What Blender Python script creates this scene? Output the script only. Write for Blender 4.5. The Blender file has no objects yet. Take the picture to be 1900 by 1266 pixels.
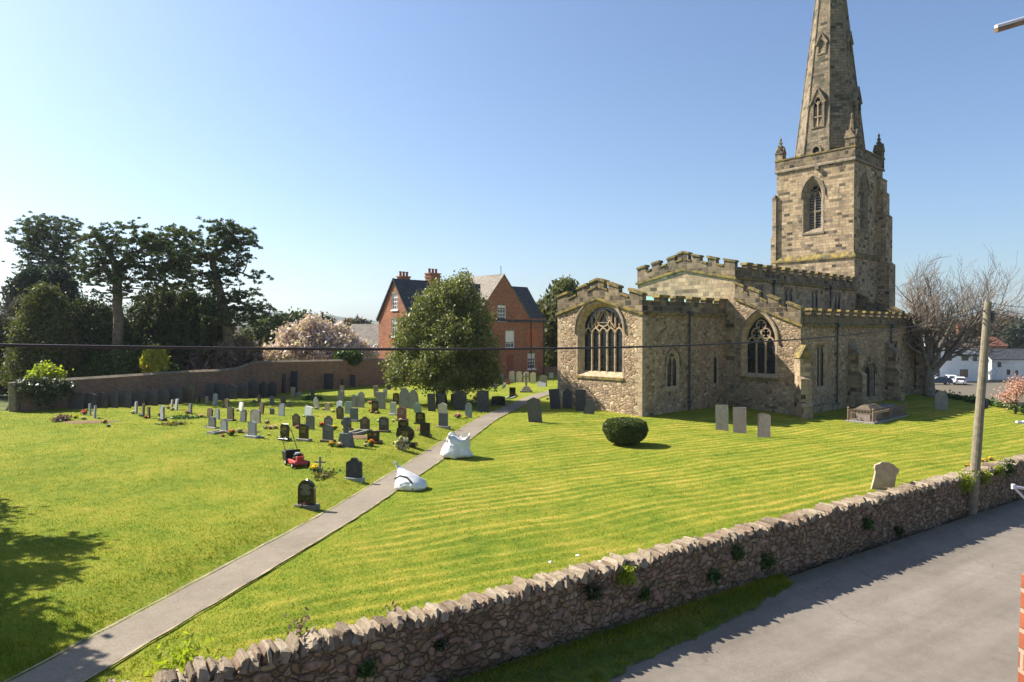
import bpy, bmesh, math, random
import numpy as np
from mathutils import Vector, Matrix, noise
from mathutils.geometry import tessellate_polygon
random.seed(7); rng = np.random.default_rng(7)
R = math.radians
scene = bpy.context.scene
COL = scene.collection

# ------------------------------------------------------------------ camera
F = 1250.0; CZ = 4.8; PITCH = math.atan(16 / F)
cam = bpy.data.cameras.new('camera'); camo = bpy.data.objects.new('camera', cam); COL.objects.link(camo)
cam.sensor_fit = 'HORIZONTAL'; cam.sensor_width = 36; cam.lens = 36 * F / 1900
cam.clip_start = 0.05; cam.clip_end = 20000
camo.location = (0, 0, CZ); camo.rotation_euler = (math.pi / 2 - PITCH, 0, 0)
scene.camera = camo

# ------------------------------------------------------------------ sky and sun
SUN_DIR = Vector((-0.935, 0.355, 0)).normalized(); SUN_EL = R(43)
world = bpy.data.worlds.new('World'); scene.world = world; world.use_nodes = True
wn = world.node_tree; wn.nodes.clear()
sky = wn.nodes.new('ShaderNodeTexSky'); sky.sky_type = 'NISHITA'; sky.sun_disc = False
sky.sun_elevation = SUN_EL
sky.sun_rotation = math.atan2(SUN_DIR.x, SUN_DIR.y)
sky.air_density = 1.0; sky.dust_density = 1.6; sky.ozone_density = 2.5; sky.altitude = 0
bg = wn.nodes.new('ShaderNodeBackground'); bg.inputs[1].default_value = 0.069
wo = wn.nodes.new('ShaderNodeOutputWorld')
tint = wn.nodes.new('ShaderNodeMix'); tint.data_type = 'RGBA'; tint.blend_type = 'MULTIPLY'; tint.inputs[0].default_value = 1; tint.inputs[7].default_value = (.85, .96, 1.07, 1)
wn.links.new(sky.outputs[0], tint.inputs[6]); wn.links.new(tint.outputs[2], bg.inputs[0]); wn.links.new(bg.outputs[0], wo.inputs[0])
sun = bpy.data.lights.new('sun', 'SUN'); sun.energy = 5.0; sun.angle = R(0.5); sun.color = (1.0, 0.93, 0.82)
suno = bpy.data.objects.new('sun', sun); COL.objects.link(suno)
sd = Vector((SUN_DIR.x * math.cos(SUN_EL), SUN_DIR.y * math.cos(SUN_EL), math.sin(SUN_EL)))
suno.rotation_euler = sd.to_track_quat('Z', 'Y').to_euler()
scene.view_settings.view_transform = 'Standard'; scene.view_settings.look = 'None'
scene.view_settings.exposure = 1.27; scene.view_settings.gamma = 1
scene.render.engine = 'CYCLES'
scene.cycles.max_bounces = 6; scene.cycles.diffuse_bounces = 3; scene.cycles.glossy_bounces = 2
scene.cycles.transmission_bounces = 4; scene.cycles.transparent_max_bounces = 6; scene.cycles.volume_bounces = 1
scene.cycles.caustics_reflective = False; scene.cycles.caustics_refractive = False

# ------------------------------------------------------------------ picking points in the world
def smooth(a, b, x):
    t = min(1, max(0, (x - a) / (b - a))); return t * t * (3 - 2 * t)
def wall_d(x, y): return (y - 12.7 - 0.67 * x) / 1.2037      # metres behind the roadside wall
PATH = []
def path_side(x, y):                                           # signed distance from path, + = left of it
    best = (1e9, 0)
    for (a, b) in zip(PATH[:-1], PATH[1:]):
        dx, dy = b[0] - a[0], b[1] - a[1]; L2 = dx * dx + dy * dy
        t = min(1, max(0, ((x - a[0]) * dx + (y - a[1]) * dy) / L2))
        qx, qy = x - a[0] - t * dx, y - a[1] - t * dy
        d = math.hypot(qx, qy)
        if d < best[0]: best = (d, d if dx * qy - dy * qx > 0 else -d)
    return best[1]
def ground(x, y, bank=True):
    z = -0.36 * (1 - smooth(11, 21, wall_d(x, y)))
    if bank and PATH:
        s = path_side(x, y)
        z += 0.20 * smooth(0.55, 1.9, s) * (1 - smooth(30, 40, y)) 
        z += 0.05 * smooth(0.5, 1.0, -s) * (1 - smooth(30, 40, y))
        k = smooth(0.6, 2.0, abs(s))
        z += k * 0.10 * noise.noise(Vector((x * .22, y * .22, 3.1))) + k * .03 * noise.noise(Vector((x * .9, y * .9, 1.1)))
    return z
def ray(px, py):
    a = (px - 950) / F; b = (py - 633) / F
    return Vector((a, math.cos(PITCH) - b * math.sin(PITCH), -math.sin(PITCH) - b * math.cos(PITCH)))
def at(px, py, Y):
    d = ray(px, py); t = Y / d.y; return Vector((d.x * t, Y, CZ + d.z * t))
def gp(px, py, dz=0.0, fn=None):
    d = ray(px, py); z = 0.0
    for _ in range(25):
        t = (CZ - z) / (-d.z); p = Vector((d.x * t, d.y * t, 0)); z = .5 * z + .5 * ((fn or ground)(p.x, p.y) + dz)
    p.z = z; return p
_pp = [(60, 1290), (101, 1266), (634, 960), (757, 880), (852, 817), (909, 777), (962, 752), (990, 739), (1022, 729), (1060, 722)]
_c = [gp(a, b, -.05) for a, b in _pp]
PATH = [(_c[0].x - 1.3, _c[0].y - 5)] + [(p.x, p.y) for p in _c]

# ------------------------------------------------------------------ mesh building
def ident(x, y, z): return Vector((x, y, z))
class MB:
    def __init__(s): s.v = []; s.f = []
    def add(s, vs, fs, M=None):
        o = len(s.v)
        s.v += [tuple(M @ Vector(v)) if M else tuple(v) for v in vs]
        s.f += [tuple(i + o for i in f) for f in fs]; return s
    def box(s, x0, x1, y0, y1, z0, z1, M=None, top=None):
        t = top or (0, 0)
        vs = [(x0, y0, z0), (x1, y0, z0), (x1, y1, z0), (x0, y1, z0),
              (x0 + t[0], y0 + t[1], z1), (x1 - t[0], y0 + t[1], z1), (x1 - t[0], y1 - t[1], z1), (x0 + t[0], y1 - t[1], z1)]
        return s.add(vs, [(3, 2, 1, 0), (4, 5, 6, 7), (0, 1, 5, 4), (1, 2, 6, 5), (2, 3, 7, 6), (3, 0, 4, 7)], M)
    def plate(s, outline, holes, d0, d1, mp):
        """outline and holes are lists of (s, z); the plate is that shape from depth d0 to d1 through map mp(s, z, depth)"""
        polys = [outline] + list(holes)
        tris = tessellate_polygon([[Vector((a, b, 0)) for a, b in p] for p in polys])
        flat = [q for p in polys for q in p]; n = len(flat)
        vs = [mp(a, b, d0) for a, b in flat] + [mp(a, b, d1) for a, b in flat]
        fs = [tuple(t) for t in tris] + [tuple(i + n for i in reversed(t)) for t in tris]
        k = 0
        for p in polys:
            m = len(p)
            for i in range(m): a, b = k + i, k + (i + 1) % m; fs.append((a, b, b + n, a + n))
            k += m
        return s.add(vs, fs)
    def strip(s, pts, w, d0, d1, mp, closed=False):
        """a bar of width w along a 2D polyline, standing from depth d0 to d1"""
        n = len(pts); L = []; Rr = []
        for i, (x, z) in enumerate(pts):
            a = pts[(i - 1) % n] if (closed or i > 0) else pts[i]; b = pts[(i + 1) % n] if (closed or i < n - 1) else pts[i]
            dx, dz = b[0] - a[0], b[1] - a[1]; l = math.hypot(dx, dz) or 1; nx, nz = -dz / l, dx / l
            L.append((x + nx * w / 2, z + nz * w / 2)); Rr.append((x - nx * w / 2, z - nz * w / 2))
        vs = []; fs = []
        for i in range(n):
            vs += [mp(*L[i], d0), mp(*Rr[i], d0), mp(*Rr[i], d1), mp(*L[i], d1)]
        for i in range(n if closed else n - 1):
            a = i * 4; b = ((i + 1) % n) * 4
            for k in range(4): fs.append((a + k, a + (k + 1) % 4, b + (k + 1) % 4, b + k))
        if not closed: fs += [(0, 1, 2, 3), tuple((n - 1) * 4 + k for k in (3, 2, 1, 0))]
        return s.add(vs, fs)
    def tube(s, path, rad, sides=8, cap=True):
        P = [Vector(p) for p in path]; n = len(P)
        if not hasattr(rad, '__len__'): rad = [rad] * n
        vs = []; fs = []; ref = None
        for i in range(n):
            d = (P[min(i + 1, n - 1)] - P[max(i - 1, 0)]).normalized()
            if ref is None: ref = d.orthogonal().normalized()
            ref = (ref - d * ref.dot(d))
            ref = ref.normalized() if ref.length > 1e-5 else d.orthogonal().normalized()
            q = d.cross(ref)
            for k in range(sides):
                a = 2 * math.pi * k / sides; vs.append(P[i] + (ref * math.cos(a) + q * math.sin(a)) * rad[i])
        for i in range(n - 1):
            for k in range(sides):
                k2 = (k + 1) % sides; fs.append((i * sides + k, i * sides + k2, (i + 1) * sides + k2, (i + 1) * sides + k))
        if cap: fs += [tuple(range(sides - 1, -1, -1)), tuple((n - 1) * sides + k for k in range(sides))]
        return s.add(vs, fs)
    def lathe(s, prof, sides=12, c=(0, 0, 0), sx=1, sy=1):
        vs = []; fs = []
        for r, z in prof:
            for k in range(sides):
                a = 2 * math.pi * k / sides; vs.append((c[0] + r * sx * math.cos(a), c[1] + r * sy * math.sin(a), c[2] + z))
        m = len(prof)
        for i in range(m - 1):
            for k in range(sides):
                k2 = (k + 1) % sides; fs.append((i * sides + k, i * sides + k2, (i + 1) * sides + k2, (i + 1) * sides + k))
        fs += [tuple(range(sides - 1, -1, -1)), tuple((m - 1) * sides + k for k in range(sides))]
        return s.add(vs, fs)
    def xf(s, M): s.v = [tuple(M @ Vector(v)) for v in s.v]; return s
    def build(s, name, mat, parent=None, smooth_=False, recalc=True, bevel=0, uv=True):
        me = bpy.data.meshes.new(name); me.from_pydata(s.v, [], s.f)
        if recalc or bevel:
            bm = bmesh.new(); bm.from_mesh(me)
            if bevel:
                bmesh.ops.bevel(bm, geom=list(bm.edges), offset=bevel, segments=1, affect='EDGES')
            bmesh.ops.recalc_face_normals(bm, faces=bm.faces); bm.to_mesh(me); bm.free()
        return link(name, me, mat, parent, smooth_, uv)
def auto_uv(me):
    nl = len(me.loops)
    if nl == 0: return
    co = np.empty(len(me.vertices) * 3, np.float32); me.vertices.foreach_get('co', co); co = co.reshape(-1, 3)
    vi = np.empty(nl, np.int32); me.loops.foreach_get('vertex_index', vi)
    pn = np.empty(len(me.polygons) * 3, np.float32); me.polygons.foreach_get('normal', pn); pn = pn.reshape(-1, 3)
    ls = np.empty(len(me.polygons), np.int32); lt = np.empty(len(me.polygons), np.int32)
    me.polygons.foreach_get('loop_start', ls); me.polygons.foreach_get('loop_total', lt)
    pi = np.repeat(np.arange(len(me.polygons)), lt); N = pn[pi]; P = co[vi]
    h = np.hypot(N[:, 0], N[:, 1]); hh = np.maximum(h, 1e-6)
    tx, ty = -N[:, 1] / hh, N[:, 0] / hh
    u = P[:, 0] * tx + P[:, 1] * ty; steep = np.abs(N[:, 2]) > .93
    sl = np.maximum(np.sqrt(np.maximum(1 - N[:, 2] ** 2, 0)), .2)
    v = P[:, 2] / sl
    u = np.where(steep, P[:, 0], u); v = np.where(steep, P[:, 1], v)
    uvl = me.uv_layers.new(name='UVMap'); uvl.data.foreach_set('uv', np.stack([u, v], 1).astype(np.float32).ravel())
def link(name, me, mat, parent=None, smooth_=False, uv=True):
    if mat: me.materials.append(mat)
    if uv: auto_uv(me)
    if smooth_: me.polygons.foreach_set('use_smooth', [True] * len(me.polygons))
    o = bpy.data.objects.new(name, me); COL.objects.link(o)
    if parent: o.parent = parent
    return o
def tag(o, label=None, cat=None, group=None, kind=None):
    if label: o['label'] = label
    if cat: o['category'] = cat
    if group: o['group'] = group
    if kind: o['kind'] = kind
    return o
def empty(name, loc, rz=0, label=None, cat=None, group=None):
    o = bpy.data.objects.new(name, None); COL.objects.link(o); o.location = loc; o.rotation_euler = (0, 0, rz)
    o.empty_display_size = .2
    return tag(o, label, cat, group)
def quads(name, V, mat, parent=None):
    """V: array (n, 4, 3) of loose quads, or (n, 3, 3) of loose triangles"""
    n, k = V.shape[:2]; me = bpy.data.meshes.new(name)
    me.vertices.add(n * k); me.vertices.foreach_set('co', V.astype(np.float32).ravel())
    me.loops.add(n * k); me.loops.foreach_set('vertex_index', np.arange(n * k, dtype=np.int32))
    me.polygons.add(n); me.polygons.foreach_set('loop_start', np.arange(0, n * k, k, dtype=np.int32))
    me.update(calc_edges=True); me.validate()
    return link(name, me, mat, parent, uv=False)

# ------------------------------------------------------------------ materials
def ramp(nt, fac, stops, interp='LINEAR'):
    r = nt.nodes.new('ShaderNodeValToRGB'); r.color_ramp.interpolation = interp
    while len(r.color_ramp.elements) < len(stops): r.color_ramp.elements.new(.5)
    for e, (p, c) in zip(r.color_ramp.elements, stops):
        e.position = p; e.color = (*c, 1) if len(c) == 3 else c
    nt.links.new(fac, r.inputs[0]); return r.outputs[0]
def mixc(nt, fac, a, b, mode='MIX'):
    m = nt.nodes.new('ShaderNodeMix'); m.data_type = 'RGBA'; m.blend_type = mode
    for i, v in ((0, fac), (6, a), (7, b)):
        if isinstance(v, (int, float)): m.inputs[i].default_value = v
        elif isinstance(v, tuple): m.inputs[i].default_value = (*v, 1)
        else: nt.links.new(v, m.inputs[i])
    return m.outputs[2]
def mth(nt, op, a, b=0, c=None):
    m = nt.nodes.new('ShaderNodeMath'); m.operation = op
    for i, v in enumerate((a, b) if c is None else (a, b, c)):
        if isinstance(v, (int, float)): m.inputs[i].default_value = v
        else: nt.links.new(v, m.inputs[i])
    return m.outputs[0]
def vec(nt, kind='Object', scale=(1, 1, 1)):
    if kind == 'World': o = nt.nodes.new('ShaderNodeNewGeometry').outputs['Position']
    else: o = nt.nodes.new('ShaderNodeTexCoord').outputs[kind]
    m = nt.nodes.new('ShaderNodeMapping'); m.inputs['Scale'].default_value = scale
    nt.links.new(o, m.inputs[0]); return m.outputs[0]
def nz(nt, v, scale, detail=4, rough=.55, dist=0):
    n = nt.nodes.new('ShaderNodeTexNoise'); n.inputs['Scale'].default_value = scale; n.inputs['Detail'].default_value = detail
    n.inputs['Roughness'].default_value = rough; n.inputs['Distortion'].default_value = dist
    nt.links.new(v, n.inputs['Vector']); return n.outputs[0]
def vor(nt, v, scale, feature='F1', rnd=1.0):
    n = nt.nodes.new('ShaderNodeTexVoronoi'); n.feature = feature; n.inputs['Scale'].default_value = scale
    n.inputs['Randomness'].default_value = rnd; nt.links.new(v, n.inputs['Vector']); return n
def new_mat(name, rough=.9, spec=.3):
    m = bpy.data.materials.new(name); m.use_nodes = True; nt = m.node_tree; b = nt.nodes['Principled BSDF']
    b.inputs['Roughness'].default_value = rough; b.inputs['Specular IOR Level'].default_value = spec
    return m, nt, b
def bump(nt, b, h, strength=.5, dist=.02):
    n = nt.nodes.new('ShaderNodeBump'); n.inputs['Strength'].default_value = strength; n.inputs['Distance'].default_value = dist
    nt.links.new(h, n.inputs['Height']); nt.links.new(n.outputs[0], b.inputs['Normal'])
def simple(name, col, rough=.8, var=.25, sc=6, spec=.3, metal=0, bmp=0.15, coord='Object'):
    m, nt, b = new_mat(name, rough, spec); v = vec(nt, coord)
    n = nz(nt, v, sc, 5, .65)
    d = tuple(max(0, c * (1 - var)) for c in col); u = tuple(min(1, c * (1 + var)) for c in col)
    nt.links.new(ramp(nt, n, [(.3, d), (.7, u)]), b.inputs['Base Color']); b.inputs['Metallic'].default_value = metal
    if bmp: bump(nt, b, nz(nt, v, sc * 6, 3), bmp, .01)
    return m
def rubble(name, pal, mortar, scale=3.2, zs=1.7, coord='Object', bstr=.8, bdist=.04, moss=None, mw=.035):
    m, nt, b = new_mat(name, .95, .15)
    v0 = vec(nt, coord, (1, 1, zs))
    w = nt.nodes.new('ShaderNodeTexNoise'); w.inputs['Scale'].default_value = 2.2; w.inputs['Detail'].default_value = 3; nt.links.new(v0, w.inputs['Vector'])
    ad = nt.nodes.new('ShaderNodeVectorMath'); ad.operation = 'MULTIPLY_ADD'; ad.inputs[1].default_value = (.35,) * 3
    nt.links.new(w.outputs['Color'], ad.inputs[0]); nt.links.new(v0, ad.inputs[2]); v = ad.outputs[0]
    c = vor(nt, v, scale); e = vor(nt, v, scale, 'DISTANCE_TO_EDGE')
    sep = nt.nodes.new('ShaderNodeSeparateColor'); nt.links.new(c.outputs['Color'], sep.inputs[0])
    col = ramp(nt, sep.outputs[0], [(i / (len(pal) - 1), p) for i, p in enumerate(pal)])
    fine = nz(nt, v0, 14, 6, .7)
    col = mixc(nt, .55, col, ramp(nt, fine, [(.25, (.35,) * 3), (.75, (1.35,) * 3)]), 'MULTIPLY')
    col = mixc(nt, 1.0, col, ramp(nt, nz(nt, v0, .5, 4, .6), [(.3, (.72, .70, .68)), (.7, (1.15, 1.12, 1.08))]), 'MULTIPLY')
    if moss: col = mixc(nt, ramp(nt, nz(nt, v0, 1.3, 6, .7), [(.52, (0, 0, 0)), (.72, (.7,) * 3)]), col, moss)
    edge = ramp(nt, e.outputs['Distance'], [(0, (1, 1, 1)), (mw, (1, 1, 1)), (mw * 2.2, (0, 0, 0))])
    col = mixc(nt, edge, col, mortar)
    nt.links.new(col, b.inputs['Base Color'])
    h = mth(nt, 'ADD', ramp(nt, e.outputs['Distance'], [(0, (0,) * 3), (.12, (.8,) * 3), (.35, (1,) * 3)]), mth(nt, 'MULTIPLY', fine, .35))
    h = mth(nt, 'ADD', h, mth(nt, 'MULTIPLY', sep.outputs[1], .5))
    bump(nt, b, h, bstr, bdist); return m
def ashlar(name, pal, mortar, bw=.55, bh=.27, msize=.012, coord='UV', bstr=.5, stain=None, fine_s=9, big=(.75, 1.15)):
    m, nt, b = new_mat(name, .92, .15)
    v = vec(nt, coord)
    # jitter the courses a little so joints are not ruler straight
    w = nt.nodes.new('ShaderNodeTexNoise'); w.inputs['Scale'].default_value = 1.4; nt.links.new(v, w.inputs['Vector'])
    ad = nt.nodes.new('ShaderNodeVectorMath'); ad.operation = 'MULTIPLY_ADD'; ad.inputs[1].default_value = (bh * .12,) * 3
    nt.links.new(w.outputs['Color'], ad.inputs[0]); nt.links.new(v, ad.inputs[2])
    t = nt.nodes.new('ShaderNodeTexBrick'); nt.links.new(ad.outputs[0], t.inputs['Vector'])
    t.inputs['Color1'].default_value = (0, 0, 0, 1); t.inputs['Color2'].default_value = (1, 1, 1, 1); t.inputs['Mortar'].default_value = (.5, .5, .5, 1)
    t.inputs['Scale'].default_value = 1; t.inputs['Brick Width'].default_value = bw; t.inputs['Row Height'].default_value = bh
    t.inputs['Mortar Size'].default_value = msize; t.inputs['Mortar Smooth'].default_value = .3; t.inputs['Bias'].default_value = 0
    t.offset = .5; t.offset_frequency = 2; t.squash = .7; t.squash_frequency = 3
    sep = nt.nodes.new('ShaderNodeSeparateColor'); nt.links.new(t.outputs['Color'], sep.inputs[0])
    col = ramp(nt, sep.outputs[0], [(i / (len(pal) - 1), p) for i, p in enumerate(pal)])
    vo = vec(nt, 'Object')
    fine = nz(nt, vo, fine_s, 6, .7)
    col = mixc(nt, .6, col, ramp(nt, fine, [(.25, (.45,) * 3), (.75, (1.3,) * 3)]), 'MULTIPLY')
    col = mixc(nt, 1, col, ramp(nt, nz(nt, vo, .45, 5, .65), [(.3, (big[0],) * 3), (.7, (big[1],) * 3)]), 'MULTIPLY')
    if stain: col = mixc(nt, ramp(nt, nz(nt, vo, stain[1], 6, .72), [(stain[2], (0,) * 3), (stain[2] + .16, (stain[3],) * 3)]), col, stain[0])
    if stain: col = mixc(nt, ramp(nt, nz(nt, vec(nt, 'Object', (1.6, 1.6, .3)), 1.3, 5, .7), [(.5, (0,) * 3), (.72, (.6,) * 3)]), col, (.09, .078, .058))
    col = mixc(nt, t.outputs['Fac'], col, mortar)
    nt.links.new(col, b.inputs['Base Color'])
    h = mth(nt, 'ADD', mth(nt, 'SUBTRACT', 1, t.outputs['Fac']), mth(nt, 'MULTIPLY', fine, .5))
    bump(nt, b, h, bstr, .025); return m
def leafmat(name, cols, trans=.35, rough=.6, spec=.25):
    m = bpy.data.materials.new(name); m.use_nodes = True; nt = m.node_tree; nt.nodes.clear()
    out = nt.nodes.new('ShaderNodeOutputMaterial'); g = nt.nodes.new('ShaderNodeNewGeometry')
    n = nz(nt, g.outputs['Position'], .55, 3)
    f = mth(nt, 'ADD', mth(nt, 'MULTIPLY', g.outputs['Random Per Island'], .6), mth(nt, 'MULTIPLY', n, .6)); f = mth(nt, 'SUBTRACT', f, .1)
    c = ramp(nt, f, [(i / (len(cols) - 1), p) for i, p in enumerate(cols)])
    p = nt.nodes.new('ShaderNodeBsdfPrincipled'); p.inputs['Roughness'].default_value = rough; p.inputs['Specular IOR Level'].default_value = spec
    nt.links.new(c, p.inputs['Base Color'])
    t = nt.nodes.new('ShaderNodeBsdfTranslucent'); nt.links.new(mixc(nt, 1, c, (1.5, 1.6, .7), 'MULTIPLY'), t.inputs[0])
    mx = nt.nodes.new('ShaderNodeMixShader'); mx.inputs[0].default_value = trans
    nt.links.new(p.outputs[0], mx.inputs[1]); nt.links.new(t.outputs[0], mx.inputs[2]); nt.links.new(mx.outputs[0], out.inputs[0])
    return m

M = {}
# churchyard stone of the east and north walls
RUB = [(0.137, 0.099, 0.070), (0.433, 0.316, 0.195), (0.296, 0.198, 0.130), (0.547, 0.412, 0.260), (0.365, 0.237, 0.162), (0.627, 0.497, 0.325), (0.205, 0.152, 0.108), (0.479, 0.350, 0.217)]
M['rubble'] = rubble('rubble stone', RUB, (.34, .265, .175), 3.9, 1.5, bdist=.06)
ASH = [(0.068, 0.056, 0.043), (0.331, 0.248, 0.157), (0.467, 0.350, 0.211), (0.388, 0.282, 0.173), (0.524, 0.395, 0.244), (0.422, 0.310, 0.190), (0.228, 0.175, 0.119), (0.490, 0.367, 0.222)]
M['ashlar'] = ashlar('sandstone ashlar', ASH, (.20, .16, .105), .62, .27, stain=((.06, .055, .04), 1.1, .55, .75))
M['tower'] = ashlar('tower sandstone', ASH, (.17, .14, .095), .55, .25, .014, stain=((.055, .05, .035), .8, .55, .8))
M['spire'] = ashlar('spire sandstone', [(0.060, 0.053, 0.046), (0.204, 0.160, 0.112), (0.300, 0.226, 0.152), (0.240, 0.196, 0.132), (0.336, 0.249, 0.165), (0.156, 0.137, 0.099)],
                    (.10, .09, .06), .6, .27, .02, stain=((.05, .055, .03), .6, .5, .8))
M['parapet'] = ashlar('parapet sandstone', [(.04, .035, .03), (.26, .20, .12), (.10, .08, .06), (.33, .25, .15), (.2, .15, .10), (.05, .045, .035)],
                      (.20, .16, .11), .5, .32, .02, stain=((.035, .033, .026), 1.6, .5, .85))
def coping_mat():
    m, nt, b = new_mat('lichen coping', .95, .1); v = vec(nt)
    c = ramp(nt, nz(nt, v, 2.5, 6, .7), [(.3, (.05, .045, .033)), (.45, (.14, .115, .07)), (.56, (.27, .20, .055)), (.7, (.32, .24, .10))])
    c = mixc(nt, .6, c, ramp(nt, nz(nt, v, 18, 4, .7), [(.3, (.4,) * 3), (.7, (1.3,) * 3)]), 'MULTIPLY')
    nt.links.new(c, b.inputs['Base Color']); bump(nt, b, nz(nt, v, 20, 4), .4, .02); return m
M['coping'] = coping_mat()
M['dressed'] = simple('dressed stone', (.36, .275, .18), .9, .4, 4, .15, bmp=.3)
M['dressed_grey'] = simple('weathered dressed stone', (.21, .17, .12), .9, .45, 3, .15, bmp=.3)
M['lead'] = simple('lead roof', (.16, .17, .17), .6, .2, 2)
M['copper'] = simple('verdigris roof', (.22, .42, .36), .7, .2, 3)
M['pipe'] = simple('painted iron pipe', (.05, .056, .066), .5, .2, 3)
M['dark'] = simple('dark opening', (.006, .006, .007), .9, .2, 3, bmp=0)
M['louvre'] = simple('weathered louvre', (.17, .16, .15), .9, .3, 5)
M['oak'] = simple('old oak door', (.025, .018, .012), .8, .4, 8)
def glass_mat():
    m, nt, b = new_mat('leaded glass', .22, .6); v = vec(nt, 'UV')
    t = nt.nodes.new('ShaderNodeTexBrick'); nt.links.new(v, t.inputs['Vector']); t.inputs['Scale'].default_value = 1
    t.inputs['Brick Width'].default_value = .14; t.inputs['Row Height'].default_value = .2; t.inputs['Mortar Size'].default_value = .012; t.offset = 0
    t.inputs['Color1'].default_value = (.012, .013, .016, 1); t.inputs['Color2'].default_value = (.05, .055, .07, 1); t.inputs['Mortar'].default_value = (.004, .004, .004, 1)
    nt.links.new(t.outputs[0], b.inputs['Base Color']); bump(nt, b, nz(nt, v, 6, 2), .25, .02); return m
M['glass'] = glass_mat()
def pane_mat():
    m, nt, b = new_mat('house window pane', .08, .8); v = vec(nt)
    nt.links.new(ramp(nt, nz(nt, v, .7, 2), [(.35, (.015, .018, .024)), (.7, (.10, .12, .15))]), b.inputs['Base Color']); return m
M['pane'] = pane_mat()
BR = [(0.246, 0.083, 0.045), (0.370, 0.132, 0.063), (0.320, 0.111, 0.056), (0.419, 0.173, 0.084), (0.296, 0.097, 0.063), (0.468, 0.222, 0.119), (0.197, 0.076, 0.056)]
M['brick'] = ashlar('house brick', BR, (.27, .19, .14), .23, .075, .008, bstr=.3, fine_s=5)
M['brickwall'] = ashlar('garden wall brick', [(.19, .085, .06), (.30, .14, .09), (.25, .11, .075), (.34, .19, .13), (.22, .12, .085)], (.27, .21, .16), .23, .075, .01,
                        bstr=.4, stain=((.12, .10, .065), .9, .5, .6), fine_s=5)
def tile_mat(name, a, c):
    m, nt, b = new_mat(name, .8, .3); v = vec(nt, 'UV')
    t = nt.nodes.new('ShaderNodeTexBrick'); nt.links.new(v, t.inputs['Vector']); t.inputs['Scale'].default_value = 1
    t.inputs['Brick Width'].default_value = .26; t.inputs['Row Height'].default_value = .2; t.inputs['Mortar Size'].default_value = .012
    t.inputs['Color1'].default_value = (*a, 1); t.inputs['Color2'].default_value = (*c, 1); t.inputs['Mortar'].default_value = (a[0] * .4, a[1] * .4, a[2] * .4, 1)
    vo = vec(nt)
    col = mixc(nt, .7, t.outputs[0], ramp(nt, nz(nt, vo, 1.3, 6, .7), [(.3, (.55,) * 3), (.7, (1.35,) * 3)]), 'MULTIPLY')
    nt.links.new(col, b.inputs['Base Color']); bump(nt, b, mth(nt, 'SUBTRACT', 1, t.outputs['Fac']), .4, .02); return m
M['slate_roof'] = tile_mat('slate roof', (.045, .05, .06), (.075, .08, .09))
M['grey_roof'] = tile_mat('grey tile roof', (.17, .145, .115), (.25, .215, .175))  # paler and warmer grey than the slate roof
M['red_roof'] = tile_mat('red tile roof', (.22, .075, .045), (.30, .12, .07))
M['brown_roof'] = tile_mat('brown tile roof', (.11, .08, .06), (.16, .12, .09))
M['white'] = simple('white paint', (.78, .78, .76), .6, .06, 2, bmp=.05)
M['cream'] = simple('cream render', (.62, .52, .38), .8, .08, 1, bmp=.05)
M['render_white'] = simple('white render', (.74, .73, .70), .85, .08, .6, bmp=.05)
M['black_paint'] = simple('black paint', (.02, .02, .022), .5, .2, 3)
M['metal'] = simple('galvanised metal', (.52, .53, .56), .4, .15, 6, metal=.6)
M['bark'] = simple('pine bark', (.135, .105, .085), .95, .45, 3, .1, bmp=.8)
M['bark_grey'] = simple('grey bark', (.19, .16, .12), .95, .4, 3, .1, bmp=.7)
M['bark_dark'] = simple('dark bark', (.05, .042, .033), .95, .35, 3, .1, bmp=.7)
M['cable'] = simple('cable sheath', (.035, .03, .027), .6, .2, 4, bmp=0)
M['wood'] = simple('weathered pole wood', (.21, .18, .125), .85, .3, 5, .2, bmp=.5)
# headstones
def stone(name, col, rough=.8, var=.25, lichen=.5, spec=.3):
    m, nt, b = new_mat(name, rough, spec); v = vec(nt, 'World')
    n = nz(nt, v, 5, 6, .7); d = tuple(c * (1 - var) for c in col); u = tuple(min(1, c * (1 + var)) for c in col)
    c = ramp(nt, n, [(.3, d), (.7, u)])
    if lichen: c = mixc(nt, ramp(nt, nz(nt, v, 9, 5, .7), [(.56, (0,) * 3), (.7, (lichen,) * 3)]), c, (.22, .21, .15))
    nt.links.new(c, b.inputs['Base Color']); bump(nt, b, nz(nt, v, 40, 3), .15, .006); return m
ST = {'slate': stone('slate', (.052, .051, .054), .7, .35, .35), 'slate2': stone('paler slate', (.105, .10, .098), .7, .25, .3),  # slate2 is a lighter variety of slate
      'black': stone('black granite', (.016, .015, .015), .18, .3, 0, .6), 'brown': stone('brown stone', (.10, .075, .05), .7, .35, .5),
      'grey': stone('grey granite', (.25, .26, .27), .7, .15, .15), 'dgrey': stone('dark grey stone', (.12, .125, .12), .7, .25, .4),
      'mid': stone('weathered grey stone', (.24, .225, .19), .85, .25, .5), 'pale': stone('pale stone', (.48, .45, .38), .85, .15, .3),
      'white': stone('white marble', (.80, .79, .77), .6, .06, .1), 'tan': stone('tan sandstone', (.38, .29, .19), .9, .25, .4),
      'red': stone('red granite', (.24, .09, .065), .5, .25, 0), 'green': stone('green grey stone', (.24, .28, .25), .8, .2, .4),
      'pink': stone('pinkish stone', (.27, .215, .195), .85, .15, .2), 'cream': stone('cream stone', (.58, .50, .36), .85, .1, .1)}
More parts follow.
